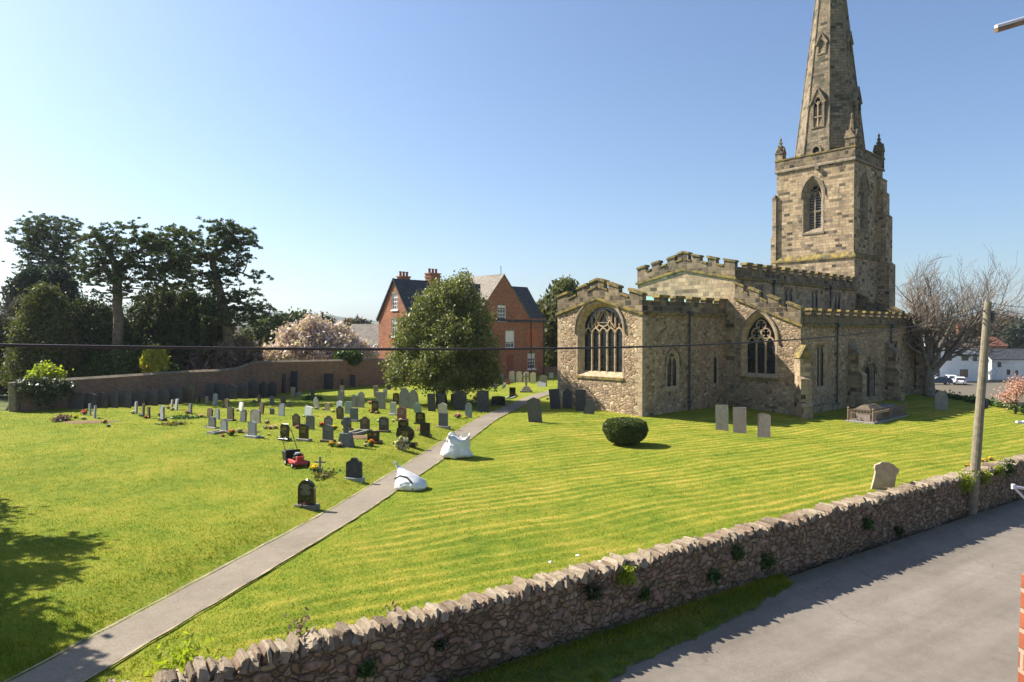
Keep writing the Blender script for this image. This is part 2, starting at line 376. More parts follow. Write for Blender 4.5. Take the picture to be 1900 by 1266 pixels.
M['wood2'] = simple('tarnished rod', (.20, .14, .08), .6, .3, 30); M['brick_patch'] = simple('patched brick', (.42, .13, .06), .9, .2, 4); M['brick_patch2'] = simple('browner patched brick', (.22, .085, .055), .9, .2, 4); M['slate_blue'] = simple('slate blue boards', (.20, .27, .30), .8, .15, 3); M['pale_blue'] = simple('pale blue paint', (.45, .58, .60), .7, .1, 3); M['tanwall'] = simple('tan wall', (.55, .40, .24), .9, .15, 2)
M['gold'] = simple('gilt lettering', (.50, .33, .09), .5, .2, 5, bmp=0)
M['letter_white'] = simple('pale lettering', (.42, .42, .40), .6, .1, 5, bmp=0)
for n_, c_ in dict(yellow=(.78, .60, .04), pinkf=(.75, .22, .32), redf=(.62, .03, .02), purple=(.30, .04, .25), orange=(.62, .30, .08), whitef=(.80, .78, .72), palef=(.72, .62, .42), blue=(.10, .18, .5), magenta=(.5, .05, .2)).items():
    M[n_] = leafmat('petals ' + n_, [tuple(c * .75 for c in c_), c_, tuple(min(1, c * 1.2) for c in c_)], .2)
M['stem'] = leafmat('posy leaves', [(.03, .07, .015), (.07, .13, .03), (.11, .17, .05)], .3)
M['pot'] = simple('grey flower pot', (.12, .115, .11), .6, .2, 10)
# ------------------------------------------------------------------ ground materials
def grass_color(nt, v):
    """green and yellow mottled turf; mown stripes east of the path"""
    n1 = nz(nt, v, .35, 5, .6); n2 = nz(nt, v, 2.2, 5, .7); n3 = nz(nt, v, 14, 4, .7)
    base = ramp(nt, mth(nt, 'ADD', mth(nt, 'MULTIPLY', n1, .5), mth(nt, 'MULTIPLY', n2, .5)),
                [(.32, (.090, .145, .012)), (.43, (.150, .195, .017)), (.54, (.215, .232, .024)), (.68, (.31, .265, .045))])
    fine = ramp(nt, n3, [(.25, (.7, .74, .66)), (.5, (1, 1, 1)), (.75, (1.22, 1.18, 1.2))])
    base = mixc(nt, .8, base, fine, 'MULTIPLY')
    # stripes
    sx = nt.nodes.new('ShaderNodeSeparateXYZ'); nt.links.new(v, sx.inputs[0])
    wob = mth(nt, 'MULTIPLY', mth(nt, 'SUBTRACT', nz(nt, v, .16, 3), .5), .9)
    wob2 = mth(nt, 'MULTIPLY', mth(nt, 'SUBTRACT', nz(nt, v, 1.6, 3), .5), .13)
    across = mth(nt, 'ADD', mth(nt, 'ADD', mth(nt, 'MULTIPLY', sx.outputs[0], -.50), mth(nt, 'MULTIPLY', sx.outputs[1], .866)), mth(nt, 'ADD', wob, wob2))
    st = mth(nt, 'ADD', mth(nt, 'MULTIPLY', mth(nt, 'SINE', mth(nt, 'MULTIPLY', across, 2 * math.pi / .50)), .5), .5)
    st2 = mth(nt, 'ADD', mth(nt, 'MULTIPLY', mth(nt, 'SINE', mth(nt, 'MULTIPLY', across, 2 * math.pi / 1.86)), .5), .5)
    st = mth(nt, 'ADD', mth(nt, 'MULTIPLY', st, .8), mth(nt, 'MULTIPLY', st2, .2))
    cb = nt.nodes.new('ShaderNodeCombineXYZ'); al = mth(nt, 'ADD', mth(nt, 'MULTIPLY', sx.outputs[0], .866), mth(nt, 'MULTIPLY', sx.outputs[1], .50))
    nt.links.new(mth(nt, 'MULTIPLY', al, .16), cb.inputs[0]); nt.links.new(mth(nt, 'MULTIPLY', across, 2.6), cb.inputs[1])
    streak = nz(nt, cb.outputs[0], 1.0, 4, .6)
    st = mth(nt, 'ADD', mth(nt, 'MULTIPLY', mth(nt, 'POWER', st, 2.2), .46), mth(nt, 'MULTIPLY_ADD', streak, 1.4, -.34))
    scol = ramp(nt, st, [(.14, (.62, .74, .7)), (.5, (1.02, 1, 1)), (.8, (1.65, 1.3, 2.0))])
    # east of path: side = (x - x0)*ny...
    side = mth(nt, 'SUBTRACT', sx.outputs[0], mth(nt, 'MULTIPLY_ADD', sx.outputs[1], .215, -8.6))
    mk = nt.nodes.new('ShaderNodeMapRange'); mk.inputs[1].default_value = .6; mk.inputs[2].default_value = 2.2; nt.links.new(side, mk.inputs[0])
    patch = ramp(nt, nz(nt, v, .22, 3), [(.3, (.55,) * 3), (.55, (1,) * 3)])
    return mixc(nt, mth(nt, 'MULTIPLY', mk.outputs[0], patch), base, mixc(nt, 1, base, scol, 'MULTIPLY')), n2, n3
def lawn_mat():
    m, nt, b = new_mat('mown lawn', .95, .1); v = vec(nt, 'World')
    c, n2, n3 = grass_color(nt, v); nt.links.new(c, b.inputs['Base Color'])
    h = mth(nt, 'ADD', mth(nt, 'MULTIPLY', n2, 1.2), mth(nt, 'ADD', n3, mth(nt, 'MULTIPLY', nz(nt, v, 45, 3, .7), .5)))
    bump(nt, b, h, .9, .06); return m
def blade_mat():
    m = bpy.data.materials.new('grass blades'); m.use_nodes = True; nt = m.node_tree; nt.nodes.clear()
    out = nt.nodes.new('ShaderNodeOutputMaterial'); v = vec(nt, 'World'); c, _, _ = grass_color(nt, v)
    g = nt.nodes.new('ShaderNodeNewGeometry')
    c = mixc(nt, 1, c, ramp(nt, g.outputs['Random Per Island'], [(0, (.75, .85, .7)), (1, (1.25, 1.15, 1.2))]), 'MULTIPLY')
    d = nt.nodes.new('ShaderNodeBsdfDiffuse'); nt.links.new(c, d.inputs[0])
    t = nt.nodes.new('ShaderNodeBsdfTranslucent'); nt.links.new(mixc(nt, 1, c, (1.2, 1.3, .8), 'MULTIPLY'), t.inputs[0])
    mx = nt.nodes.new('ShaderNodeMixShader'); mx.inputs[0].default_value = .4
    nt.links.new(d.outputs[0], mx.inputs[1]); nt.links.new(t.outputs[0], mx.inputs[2]); nt.links.new(mx.outputs[0], out.inputs[0]); return m
def asphalt(name, lo, hi, road=False):
    m, nt, b = new_mat(name, .9, .25); v = vec(nt, 'World')
    c = ramp(nt, nz(nt, v, .5, 5, .6), [(.3, lo), (.7, hi)])
    c = mixc(nt, .5, c, ramp(nt, nz(nt, v, 60, 2, .6), [(.35, (.6,) * 3), (.65, (1.4,) * 3)]), 'MULTIPLY')
    c = mixc(nt, .6, c, ramp(nt, nz(nt, v, 3.2, 5, .75), [(.35, (.85,) * 3), (.65, (1.12,) * 3)]), 'MULTIPLY')
    if road:
        g = nt.nodes.new('ShaderNodeNewGeometry'); mp_ = nt.nodes.new('ShaderNodeMapping'); mp_.inputs['Rotation'].default_value = (0, 0, -math.atan(.67)); nt.links.new(g.outputs['Position'], mp_.inputs[0])
        m2 = nt.nodes.new('ShaderNodeMapping'); m2.inputs['Scale'].default_value = (.07, .9, 1); nt.links.new(mp_.outputs[0], m2.inputs[0])
        c = mixc(nt, 1, c, ramp(nt, nz(nt, m2.outputs[0], 1.2, 4, .6), [(.35, (.86, .85, .84)), (.65, (1.12, 1.12, 1.12))]), 'MULTIPLY')
        w = nt.nodes.new('ShaderNodeVectorMath'); w.operation = 'MULTIPLY_ADD'; w.inputs[1].default_value = (1.2,) * 3; n_ = nt.nodes.new('ShaderNodeTexNoise'); n_.inputs['Scale'].default_value = .8; n_.inputs['Detail'].default_value = 5
        nt.links.new(v, n_.inputs['Vector']); nt.links.new(n_.outputs['Color'], w.inputs[0]); nt.links.new(v, w.inputs[2])
        e = vor(nt, w.outputs[0], .35, 'DISTANCE_TO_EDGE'); cr = ramp(nt, e.outputs['Distance'], [(0, (.5,) * 3), (.003, (.5,) * 3), (.007, (0,) * 3)])
        gate = ramp(nt, nz(nt, v, .25, 2), [(.5, (0,) * 3), (.55, (1,) * 3)]); c = mixc(nt, mth(nt, 'MULTIPLY', cr, gate), c, (.10, .085, .07))
        sx = nt.nodes.new('ShaderNodeSeparateXYZ'); nt.links.new(mp_.outputs[0], sx.inputs[0])      # silt and moss lying along the foot of the wall
        d_ = mth(nt, 'SUBTRACT', sx.outputs[1], 12.7 / 1.2037); d_ = mth(nt, 'ADD', d_, mth(nt, 'MULTIPLY', nz(nt, v, 2.5, 5, .7), .8))
        mk = nt.nodes.new('ShaderNodeMapRange'); mk.inputs[1].default_value = -.35; mk.inputs[2].default_value = .15; nt.links.new(d_, mk.inputs[0])
        c = mixc(nt, mth(nt, 'MULTIPLY', mk.outputs[0], .7), c, (.09, .075, .045))
    nt.links.new(c, b.inputs['Base Color']); bump(nt, b, nz(nt, v, 70, 2), .35, .006); return m
M['lawn'] = lawn_mat(); M['blade'] = blade_mat()
M['road'] = asphalt('road asphalt', (.15, .128, .105), (.19, .166, .14), True)
M['path'] = asphalt('path tarmac', (.175, .145, .108), (.225, .190, .145))
M['edging'] = simple('path edging', (.24, .20, .13), .9, .5, 2, coord='World')
M['field'] = simple('garden ground', (.10, .12, .035), .95, .4, .3, .1, coord='World')
M['verge'] = simple('dark verge turf', (.075, .105, .022), .95, .45, 4, .1, bmp=.6, coord='World')  # darker green than the lawn, mottled at random
def hill_mat():
    m, nt, b = new_mat('wooded hills', 1, 0); v = vec(nt, 'World')
    c = ramp(nt, nz(nt, v, .004, 5, .6), [(.4, (.035, .045, .03)), (.52, (.05, .055, .03)), (.6, (.13, .15, .06)), (.7, (.16, .14, .08))])
    nt.links.new(c, b.inputs['Base Color']); return m
M['hill'] = hill_mat()

# ------------------------------------------------------------------ setting
AX = Vector((1, .67, 0)).normalized(); AN = Vector((-.67, 1, 0)).normalized(); WO = Vector((0, 12.7, 0))   # along / behind the roadside wall
def street_z(x, y):
    """the land outside the churchyard: falls away to the right and behind"""
    k = smooth(30, 36, x); z = -.45
    z2 = -1.4 - 3.4 * smooth(52, 125, y) - .6 * smooth(125, 200, y)
    z = z * (1 - k) + z2 * k
    return z - 14 * smooth(150, 700, math.hypot(x, y))
def terrain():
    ss = [-3000, -1500, -700, -350, -160, -90] + list(range(-60, 130, 6)) + [150, 220, 350, 700, 1500, 3000]
    dd = [-1500, -400, -60, -20, -2.5, -.05, .2, .34, 3, 8, 14] + list(range(20, 130, 6)) + [140, 180, 260, 400, 700, 1200, 2000, 3200]
    mb = MB(); nS = len(ss)
    for d in dd:
        for s in ss:
            p = WO + AX * s + AN * d
            z = -1.85 if d < .3 else street_z(p.x, p.y) - .12
            mb.v.append((p.x, p.y, z))
    for j in range(len(dd) - 1):
        for i in range(nS - 1): a = j * nS + i; mb.f.append((a, a + 1, a + 1 + nS, a + nS))
    tag(mb.build('ground', M['field'], recalc=False, smooth_=True), kind='structure')
terrain()
# hills
RID = [(-1500, 600), (-300, 588), (0, 584), (150, 572), (250, 566), (400, 570), (500, 578), (600, 586), (703, 594), (1000, 602), (1300, 604), (1650, 602), (1800, 597), (1900, 595), (2300, 600), (3600, 604)]
def hills():
    mb = MB(); xs = [x for x in range(-1500, 3600, 20)]; rows = [(900, -16, 0), (1400, None, .35), (2000, None, .75), (2500, None, 1.0), (3000, None, .8)]
    for (Y, z0, k) in rows:
        for px in xs:
            for (a, b) in zip(RID[:-1], RID[1:]):
                if a[0] <= px <= b[0]: yy = a[1] + (b[1] - a[1]) * (px - a[0]) / (b[0] - a[0])
            top = CZ + (617 - yy) / F * 2500
            h = -16 + (top + 16) * k + (0 if k == 0 else 9 * noise.fractal(Vector((px * .012, Y * .01, 0)), 1, 2, 5))
            mb.v.append(((px - 950) / F * Y, Y, h))
    n = len(xs)
    for j in range(len(rows) - 1):
        for i in range(n - 1): a = j * n + i; mb.f.append((a, a + 1, a + 1 + n, a + n))
    tag(mb.build('hills', M['hill'], recalc=False, smooth_=True), kind='structure')
hills()

# brick wall line (also the far edge of the lawn)
BW = [(-52, 33.5), (-30.3, 41.0), (-28.1, 42.9), (-19.4, 51.7), (-11.6, 62.8), (-8.5, 66.0)]
def behind_brick(x, y):
    for (a, b) in zip(BW[:-1], BW[1:]):
        if a[0] <= x <= b[0]: return y > a[1] + (b[1] - a[1]) * (x - a[0]) / (b[0] - a[0]) + .3
    return x < BW[0][0] or y > 79
def lawn():
    mb = MB(); idx = {}
    def vid(i, j, s0, d0, st):
        k = (round(s0 + i * st, 3), round(d0 + j * st, 3))
        if k not in idx:
            p = WO + AX * k[0] + AN * k[1]; idx[k] = len(mb.v); mb.v.append((p.x, p.y, ground(p.x, p.y)))
        return idx[k]
    st = .5
    for i in range(int(-50 / st), int(80 / st)):
        for j in range(0, int(80 / st)):
            s, d = i * st, .2 + j * st
            c = WO + AX * (s + st / 2) + AN * (d + st / 2)
            if behind_brick(c.x, c.y) or c.x > 33.6 or c.y < 2: continue
            mb.f.append(tuple(vid(i + a, j + b, 0, .2, st) for a, b in ((0, 0), (1, 0), (1, 1), (0, 1))))
    tag(mb.build('lawn', M['lawn'], recalc=False, smooth_=True), kind='structure')
lawn()
def ribbon(pts, w0, w1, zf, dz, sub=.4, jit=0):
    P = [Vector((a, b, 0)) for a, b in pts]; out = []
    for a, b in zip(P[:-1], P[1:]):
        n = max(1, int((b - a).length / sub))
        out += [a.lerp(b, k / n) for k in range(n)]
    out.append(P[-1])
    # smooth the corners
    for _ in range(6): out = [out[0]] + [(out[i - 1] + out[i] * 2 + out[i + 1]) / 4 for i in range(1, len(out) - 1)] + [out[-1]]
    mb = MB(); m = 5
    for i, p in enumerate(out):
        t = (out[min(i + 1, len(out) - 1)] - out[max(i - 1, 0)]).normalized(); nr = Vector((-t.y, t.x, 0))
        for k in range(m):
            q = p + nr * (w0 + (w1 - w0) * k / (m - 1) + (jit * noise.noise(p * 2.3 + Vector((k, 0, 0))) if k in (0, m - 1) else 0))
            mb.v.append((q.x, q.y, zf(q.x, q.y) + dz))
    for i in range(len(out) - 1):
        for k in range(m - 1): a = i * m + k; mb.f.append((a, a + 1, a + 1 + m, a + m))
    return mb
gz = lambda x, y: ground(x, y)
tag(ribbon(PATH, -.52, .52, lambda x, y: ground(x, y), .035, jit=.045).build('path', M['path'], recalc=False, smooth_=True), kind='structure')
for nm, a, b in (('path_edging', .53, .585), ('path_edging', -.585, -.53)):
    tag(ribbon(PATH, a, b, gz, .05, jit=.045).build(nm, M['edging'], recalc=False, smooth_=True), kind='structure')
# road, verge, street beyond
def road_z(x, y): return -1.42 - .28 * smooth(-.1, 1.7, -wall_d(x, y))
mb = MB()
for s in range(-60, 126, 2):
    for d in (-26, -12, -6, -3, -2.2, -1.6, -1.2, -.9, -.6, -.25):
        p = WO + AX * s + AN * d; mb.v.append((p.x, p.y, road_z(p.x, p.y) + .02 * noise.noise(p * .3)))
n = 10
for i in range(len(mb.v) // n - 1):
    for k in range(n - 1): a = i * n + k; mb.f.append((a, a + n, a + n + 1, a + 1))
tag(mb.build('road', M['road'], recalc=False, smooth_=True), kind='structure')
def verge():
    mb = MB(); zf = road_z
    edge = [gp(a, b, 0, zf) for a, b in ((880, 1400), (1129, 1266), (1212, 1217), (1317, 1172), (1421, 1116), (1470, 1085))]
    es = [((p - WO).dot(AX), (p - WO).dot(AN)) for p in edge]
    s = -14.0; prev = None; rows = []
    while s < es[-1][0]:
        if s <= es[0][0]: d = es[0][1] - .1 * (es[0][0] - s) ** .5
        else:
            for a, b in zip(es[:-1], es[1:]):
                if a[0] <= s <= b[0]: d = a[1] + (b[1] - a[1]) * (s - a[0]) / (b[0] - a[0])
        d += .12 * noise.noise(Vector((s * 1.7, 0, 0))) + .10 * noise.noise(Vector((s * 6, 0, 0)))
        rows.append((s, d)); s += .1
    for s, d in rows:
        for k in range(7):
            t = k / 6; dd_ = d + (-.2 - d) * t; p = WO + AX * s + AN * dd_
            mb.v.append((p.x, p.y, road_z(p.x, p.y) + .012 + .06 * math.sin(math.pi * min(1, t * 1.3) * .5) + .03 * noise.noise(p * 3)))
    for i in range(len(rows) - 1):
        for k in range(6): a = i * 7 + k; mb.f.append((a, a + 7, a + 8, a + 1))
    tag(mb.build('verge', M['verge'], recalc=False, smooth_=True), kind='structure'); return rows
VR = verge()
mb = MB(); xs = [33.9 + 2.2 * i for i in range(52)]; ys = [30 + 3 * j for j in range(38)]
for y in ys:
    for x in xs: mb.v.append((x, y, street_z(x, y) + .02))
for j in range(len(ys) - 1):
    for i in range(len(xs) - 1): a = j * len(xs) + i; mb.f.append((a, a + 1, a + 1 + len(xs), a + len(xs)))
tag(mb.build('street', M['road'], recalc=False, smooth_=True), kind='structure')

# ------------------------------------------------------------------ grass blades near the camera
def blades():
    N = 300000
    # sample in picture-wide ground area, denser near
    Y = 8.5 + 38 * rng.random(N) ** 1.6; X = (rng.random(N) * 1.64 - .82) * Y
    keep = (Y - 12.7 - .67 * X) / 1.2037 > .25
    X, Y = X[keep], Y[keep]
    P = []
    for x, y in zip(X, Y):
        s = path_side(x, y)
        if abs(s) < .55 + .1 * noise.noise(Vector((x * 3, y * 3, 4))) or behind_brick(x, y): continue
        z = ground(x, y); P.append((x, y, z, .026 if s < 0 else (.06 if .6 < s < 1.5 and noise.noise(Vector((x * 1.3, y * 1.3, 0))) > 0 else .034)))
    for _ in range(26000):                                     # the verge under the wall
        s, d = random.choice(VR[:-1]); s += random.random() * .25; t = random.random() ** .8; q = WO + AX * s + AN * (d + .02 + (-.2 - d) * t); P.append((q.x, q.y, road_z(q.x, q.y) + .02 + .05 * t, .05 + .05 * t))
    P = np.array(P); n = len(P); a = rng.random(n) * 2 * np.pi; h = P[:, 3] * (.5 + rng.random(n)); w = .004 + .006 * rng.random(n) + P[:, 1] * .00025
    le = (rng.random((n, 2)) - .5) * h[:, None] * 1.4
    V = np.empty((n, 3, 3)); V[:, 0] = P[:, :3] + np.stack([np.cos(a) * w, np.sin(a) * w, -.01 + 0 * a], 1)
    V[:, 1] = P[:, :3] - np.stack([np.cos(a) * w, np.sin(a) * w, .01 + 0 * a], 1)
    V[:, 2] = P[:, :3] + np.concatenate([le, h[:, None]], 1)
    o = quads('grass', V, M['blade'])
    tag(o, 'short green and yellow grass blades over the churchyard lawn', 'grass', kind='stuff')
blades()
# ------------------------------------------------------------------ parish church
CH0 = Vector((7.55, 39.0, 0)); CA = math.atan2(.666, .746)
church = empty('parish_church', CH0, CA, 'medieval stone church with battlements and tall spire on the churchyard lawn', 'church')
CM = Matrix.Translation(CH0) @ Matrix.Rotation(CA, 4, 'Z'); CMI = CM.inverted()
def pick(px, py, axis, val):
    """local church point where the ray through a picture point meets the wall plane x = val (axis 0) or y = val (axis 1)"""
    o = CMI @ Vector((0, 0, CZ)); d = CMI.to_3x3() @ ray(px, py); t = (val - o[axis]) / d[axis]; return o + d * t
def mx(x0): return lambda s, z, d: (x0 + d, s, z)       # walls facing -x : s is local y
def my(y0): return lambda s, z, d: (s, y0 + d, z)       # walls facing -y : s is local x
def arch(c, w, z0, zs, za, n=9):
    """pointed arch outline: centre c, width w, foot z0, spring zs, apex za; anticlockwise from bottom left"""
    a = w / 2; r = za - zs; RR = (a * a + r * r) / (2 * a); out = [(c - a, z0)]
    L = []
    cx = c - a + RR; t1 = math.atan2(r, -(RR - a)); 
    for i in range(n + 1):
        t = math.pi + (t1 - math.pi) * i / n; L.append((cx + RR * math.cos(t), zs + RR * math.sin(t)))
    Rt = [(2 * c - x, z) for x, z in reversed(L[:-1])]
    return out + L + Rt + [(c + a, z0)]
def arch_line(c, w, zs, za, n=9): return arch(c, w, zs, zs, za, n)[1:-1]
def window(par, mp, c, w, z0, zs, za, lights, style, depth=.42, splay=.16, hood=True, label=None, name='window', mat='dressed', gd=.10):
    """a window set in a hole of width w: splayed surround > sill, hood_mould, tracery, glass"""
    if style == 'square': outer = [(c - w / 2, z0), (c - w / 2, za), (c + w / 2, za), (c + w / 2, z0)]; wi = w - 2 * splay; inner = [(c - wi / 2, z0 + .1), (c - wi / 2, za - splay), (c + wi / 2, za - splay), (c + wi / 2, z0 + .1)]
    else:
        outer = arch(c, w, z0, zs, za); wi = w - 2 * splay
        inner = arch(c, wi, z0 + splay * 1.2, zs, zs + (za - zs) * wi / w)
    mb = MB(); n = len(outer)
    vs = [mp(a, b, -.012) for a, b in outer] + [mp(a, b, depth) for a, b in inner]
    # flat band round the opening, a little proud of the wall
    big = [(c + (a - c) * (1 + .22 / w), z0 - .0 if b <= z0 else b + (.11 if style != 'square' else .1) * (1 if b > zs else .0)) for a, b in outer]
    mb.add(vs, [(i, (i + 1) % n, n + (i + 1) % n, n + i) for i in range(n)])
    mb.add([mp(a, b, -.012) for a, b in big] + [mp(a, b, -.012) for a, b in outer], [(i, i + 1, n + i + 1, n + i) for i in range(n - 1)])
    mb.add([mp(a, b, -.012) for a, b in big] + [mp(a, b, .05) for a, b in big], [(i, i + 1, n + i + 1, n + i) for i in range(n - 1)])
    W = mb.build(name, M[mat], par)
    if label: W['label'] = label
    s = MB(); s.plate([(c - w / 2 - .12, z0 - .16), (c + w / 2 + .12, z0 - .16), (c + w / 2 + .12, z0 - .003), (c - w / 2 - .12, z0 - .003)], [], -.07, .10, mp)
    s.build('sill', M['coping' if w > 2 else mat], W)
    if hood:
        if style == 'square': L = [(c - w / 2 - .16, za - .25), (c - w / 2 - .16, za + .17), (c + w / 2 + .16, za + .17), (c + w / 2 + .16, za - .25)]
        else:
            k = 1 + .36 / w; L = [(c + (a - c) * k, zs + (b - zs) * (1 + .2 / (za - zs))) for a, b in arch_line(c, w, zs, za)]
            L = [(L[0][0] - .08, zs - .18), (L[0][0], zs - .17)] + L + [(L[-1][0], zs - .17), (L[-1][0] + .08, zs - .18)]
        h = MB(); h.strip(L, .09, -.10, .03, mp); h.build('hood_mould', M['dressed_grey'], W)
    g = MB(); g.plate([(a, b) for a, b in inner], [], depth + gd, depth + gd + .02, mp)
    t = MB(); d0, d1 = depth - .06 * gd / .1, depth + gd * .8; bw = .085 if w > 1.5 else .07
    iw = inner[-1][0] - inner[0][0]; zi0 = inner[0][1]; zia = max(b for a, b in inner)
    if style == 'belfry':
        g.build('opening', M['dark'], W)
        lv = MB(); z = zi0 + .1
        while z < zia - .5:
            f = 1 if z < zs else max(.2, 1 - (z - zs) / (zia - zs))
            for sg in (-1, 1):
                x0, x1 = sorted((c + sg * .06, c + sg * (iw / 2) * f))
                if x1 - x0 > .12: lv.add([mp(x0, z, d1 - .02), mp(x1, z, d1 - .02), mp(x1, z + .13, depth + .10), mp(x0, z + .13, depth + .10),
                                mp(x0, z - .03, d1 - .02), mp(x1, z - .03, d1 - .02), mp(x1, z + .10, depth + .10), mp(x0, z + .10, depth + .10)],
                               [(0, 1, 2, 3), (4, 5, 6, 7), (0, 1, 5, 4), (0, 4, 7, 3), (1, 5, 6, 2)])
            z += .24
        lv.build('louvre', M['louvre'], W)
        t.strip([(c, zi0), (c, zs + .25)], .12, d0 - .05, d1, mp); t.strip([(c - iw / 2, (zi0 + zs) / 2), (c + iw / 2, (zi0 + zs) / 2)], .1, d0 - .05, d1, mp)
        for q in (-1, 1): t.strip(arch_line(c + q * iw / 4, iw / 2, zs - .3, zs + .35, 5), .09, d0 - .05, d1, mp)
        t.strip([(c + .28 * math.cos(k * math.pi / 4), zs + .72 + .3 * math.sin(k * math.pi / 4)) for k in range(8)], .07, d0 - .05, d1, mp, True)
    else:
        g.build('glass', M['glass'], W)
        for k in range(1, lights):
            x = c - iw / 2 + iw * k / lights; top = zia - .05 if style == 'square' else zs
            t.strip([(x, zi0), (x, top)], bw, d0, d1, mp)
        lw = iw / lights
        if style == 'square':
            for k in range(lights): t.strip(arch_line(c - iw / 2 + lw * (k + .5), lw, zia - lw * .8, zia - .03, 4), bw * .8, d0 + .02, d1, mp)
        elif style == 'lancet':
            if lights == 2:
                for k in (0, 1): t.strip(arch_line(c - iw / 2 + lw * (k + .5), lw, zs - .1, zs + lw * .75, 5), bw, d0, d1, mp)
                t.strip([(c, zs), (c, zia - .15)], bw * .8, d0, d1, mp)
        elif style == 'three':
            for k in range(3): t.strip(arch_line(c - iw / 2 + lw * (k + .5), lw, zs - .28, zs + .22, 6), bw, d0, d1, mp)
            rr = lw * .50
            for (x, z) in ((c - lw * .52, zs + .22 + rr * .75), (c + lw * .52, zs + .22 + rr * .75), (c, zs + .25 + rr * 2.35)):
                t.strip([(x + rr * math.cos(q * math.pi / 6), z + rr * 1.05 * math.sin(q * math.pi / 6)) for q in range(12)], bw * .8, d0, d1, mp, True)
                for q in range(4):
                    a = math.pi / 4 + q * math.pi / 2
                    t.strip([(x + rr * .98 * math.cos(a), z + rr * .98 * math.sin(a)), (x + rr * .45 * math.cos(a), z + rr * .45 * math.sin(a))], bw * .7, d0 + .02, d1, mp)
        elif style == 'five':
            for k in range(5): t.strip(arch_line(c - iw / 2 + lw * (k + .5), lw, zs - .30, zs + .12, 6), bw * .9, d0, d1, mp)
            RRs = lambda x: zs + (zia - zs) * max(0, 1 - (abs(x - c) / (iw / 2)) ** 1.7)
            for k in range(10):                                         # short upright bars over the lights
                x = c - iw / 2 + lw * (k + .5) / 1.0 * .5 + lw * .25
                if abs(x - c) > lw * .95: t.strip([(x, zs + .08), (x, RRs(x) - .05)], bw * .65, d0 + .02, d1, mp)
            # triangle in a circle at the head, with rays
            cz = zs + (zia - zs) * .50; rr = (zia - zs) * .36
            cir = [(c + rr * math.cos(q * math.pi / 9), cz + rr * math.sin(q * math.pi / 9)) for q in range(18)]
            t.strip(cir, bw * .8, d0, d1, mp, True)
            tri = [(c, cz + rr), (c - rr * .87, cz - rr * .5), (c + rr * .87, cz - rr * .5)]
            t.strip(tri, bw * .8, d0 + .01, d1, mp, True)
            for a in (math.pi * 1.25, math.pi * 1.5, math.pi * 1.75):
                t.strip([(c + rr * math.cos(a), cz + rr * math.sin(a)), (c + 1.5 * rr * math.cos(a), max(zs + .1, cz + 1.7 * rr * math.sin(a)))], bw * .8, d0, d1, mp)
            t.strip([(c - iw * .30, zs + .1), (c - iw * .16, zs + (zia - zs) * .45), (c - rr * .5, zia - .35)], bw * .7, d0, d1, mp)
            t.strip([(c + iw * .30, zs + .1), (c + iw * .16, zs + (zia - zs) * .45), (c + rr * .5, zia - .35)], bw * .7, d0, d1, mp)
    if t.v: t.build('tracery', M[mat], W)
    return W
def hole(c, w, z0, zs, za, sq=False): return [(c - w / 2, z0), (c - w / 2, za), (c + w / 2, za), (c + w / 2, z0)] if sq else arch(c, w, z0, zs, za)
def parapet(par, mp, s0, z0, s1, z1, hc, hm, merl, th=.35, cap_over=.07, first=0, last=0, name='battlement'):
    """battlement following the line (s0,z0)-(s1,z1); merl: list of (start, end) along s; d -.03 .. th"""
    zf = lambda s: z0 + (z1 - z0) * (s - s0) / (s1 - s0)
    b = MB(); b.plate([(s0, zf(s0)), (s1, zf(s1)), (s1, zf(s1) + hc), (s0, zf(s0) + hc)], [], -.03, th, mp)
    for a, e in merl: b.plate([(a, zf(a) + hc - .001), (e, zf(e) + hc - .001), (e, zf(e) + hm), (a, zf(a) + hm)], [], -.027, th - .003, mp)
    B = b.build(name, M['parapet'], par)
    c = MB()
    for a, e in merl:
        a2, e2 = a - cap_over, e + cap_over; j = random.uniform(-.02, .02)
        c.plate([(a2, zf(a2) + hm), (e2, zf(e2) + hm), (e2 - .05, zf(e2) + hm + .15 + j), (a2 + .05, zf(a2) + hm + .15)], [], -.03 - cap_over, th + cap_over, mp)
    ends = [s0] + [x for m_ in merl for x in m_] + [s1]
    for i in range(0, len(ends), 2):
        a, e = ends[i] + .001, ends[i + 1] - .001
        if e - a > .2: c.plate([(a + cap_over, zf(a) + hc), (e - cap_over, zf(e) + hc), (e - cap_over, zf(e) + hc + .11), (a + cap_over, zf(a) + hc + .11)], [], -.09, th + .05, mp)
    c.build('coping', M['coping'], B)
    st = MB(); st.plate([(s0 - first, zf(s0 - first) - .13), (s1 + last, zf(s1 + last) - .13), (s1 + last, zf(s1 + last) + .03), (s0 - first, zf(s0 - first) + .03)], [], -.13, .02, mp)
    st.build('string_course', M['coping'], B)
    return B
def merls(s0, s1, n, frac=.56, start=True):
    per = (s1 - s0) / (n - 1 + frac) if start else (s1 - s0) / n
    return [(s0 + i * per + (0 if start else (1 - frac) * per / 2), s0 + i * per + frac * per + (0 if start else (1 - frac) * per / 2)) for i in range(n)]
def quoins(mb, x, y, z0, z1, sx, sy, mpx=True):
    """alternating corner stones, proud of both faces; sx, sy = direction in which the walls run from the corner"""
    z = z0; k = 0
    while z < z1 - .1:
        h = random.uniform(.26, .36); h = min(h, z1 - z); a, b = (.55, .3) if k % 2 else (.3, .5)
        xs = sorted((x - sx * .012, x + sx * a)); ys = sorted((y - sy * .012, y + sy * b))
        mb.box(xs[0], xs[1], ys[0], ys[1], z + .008, z + h - .004); z += h; k += 1
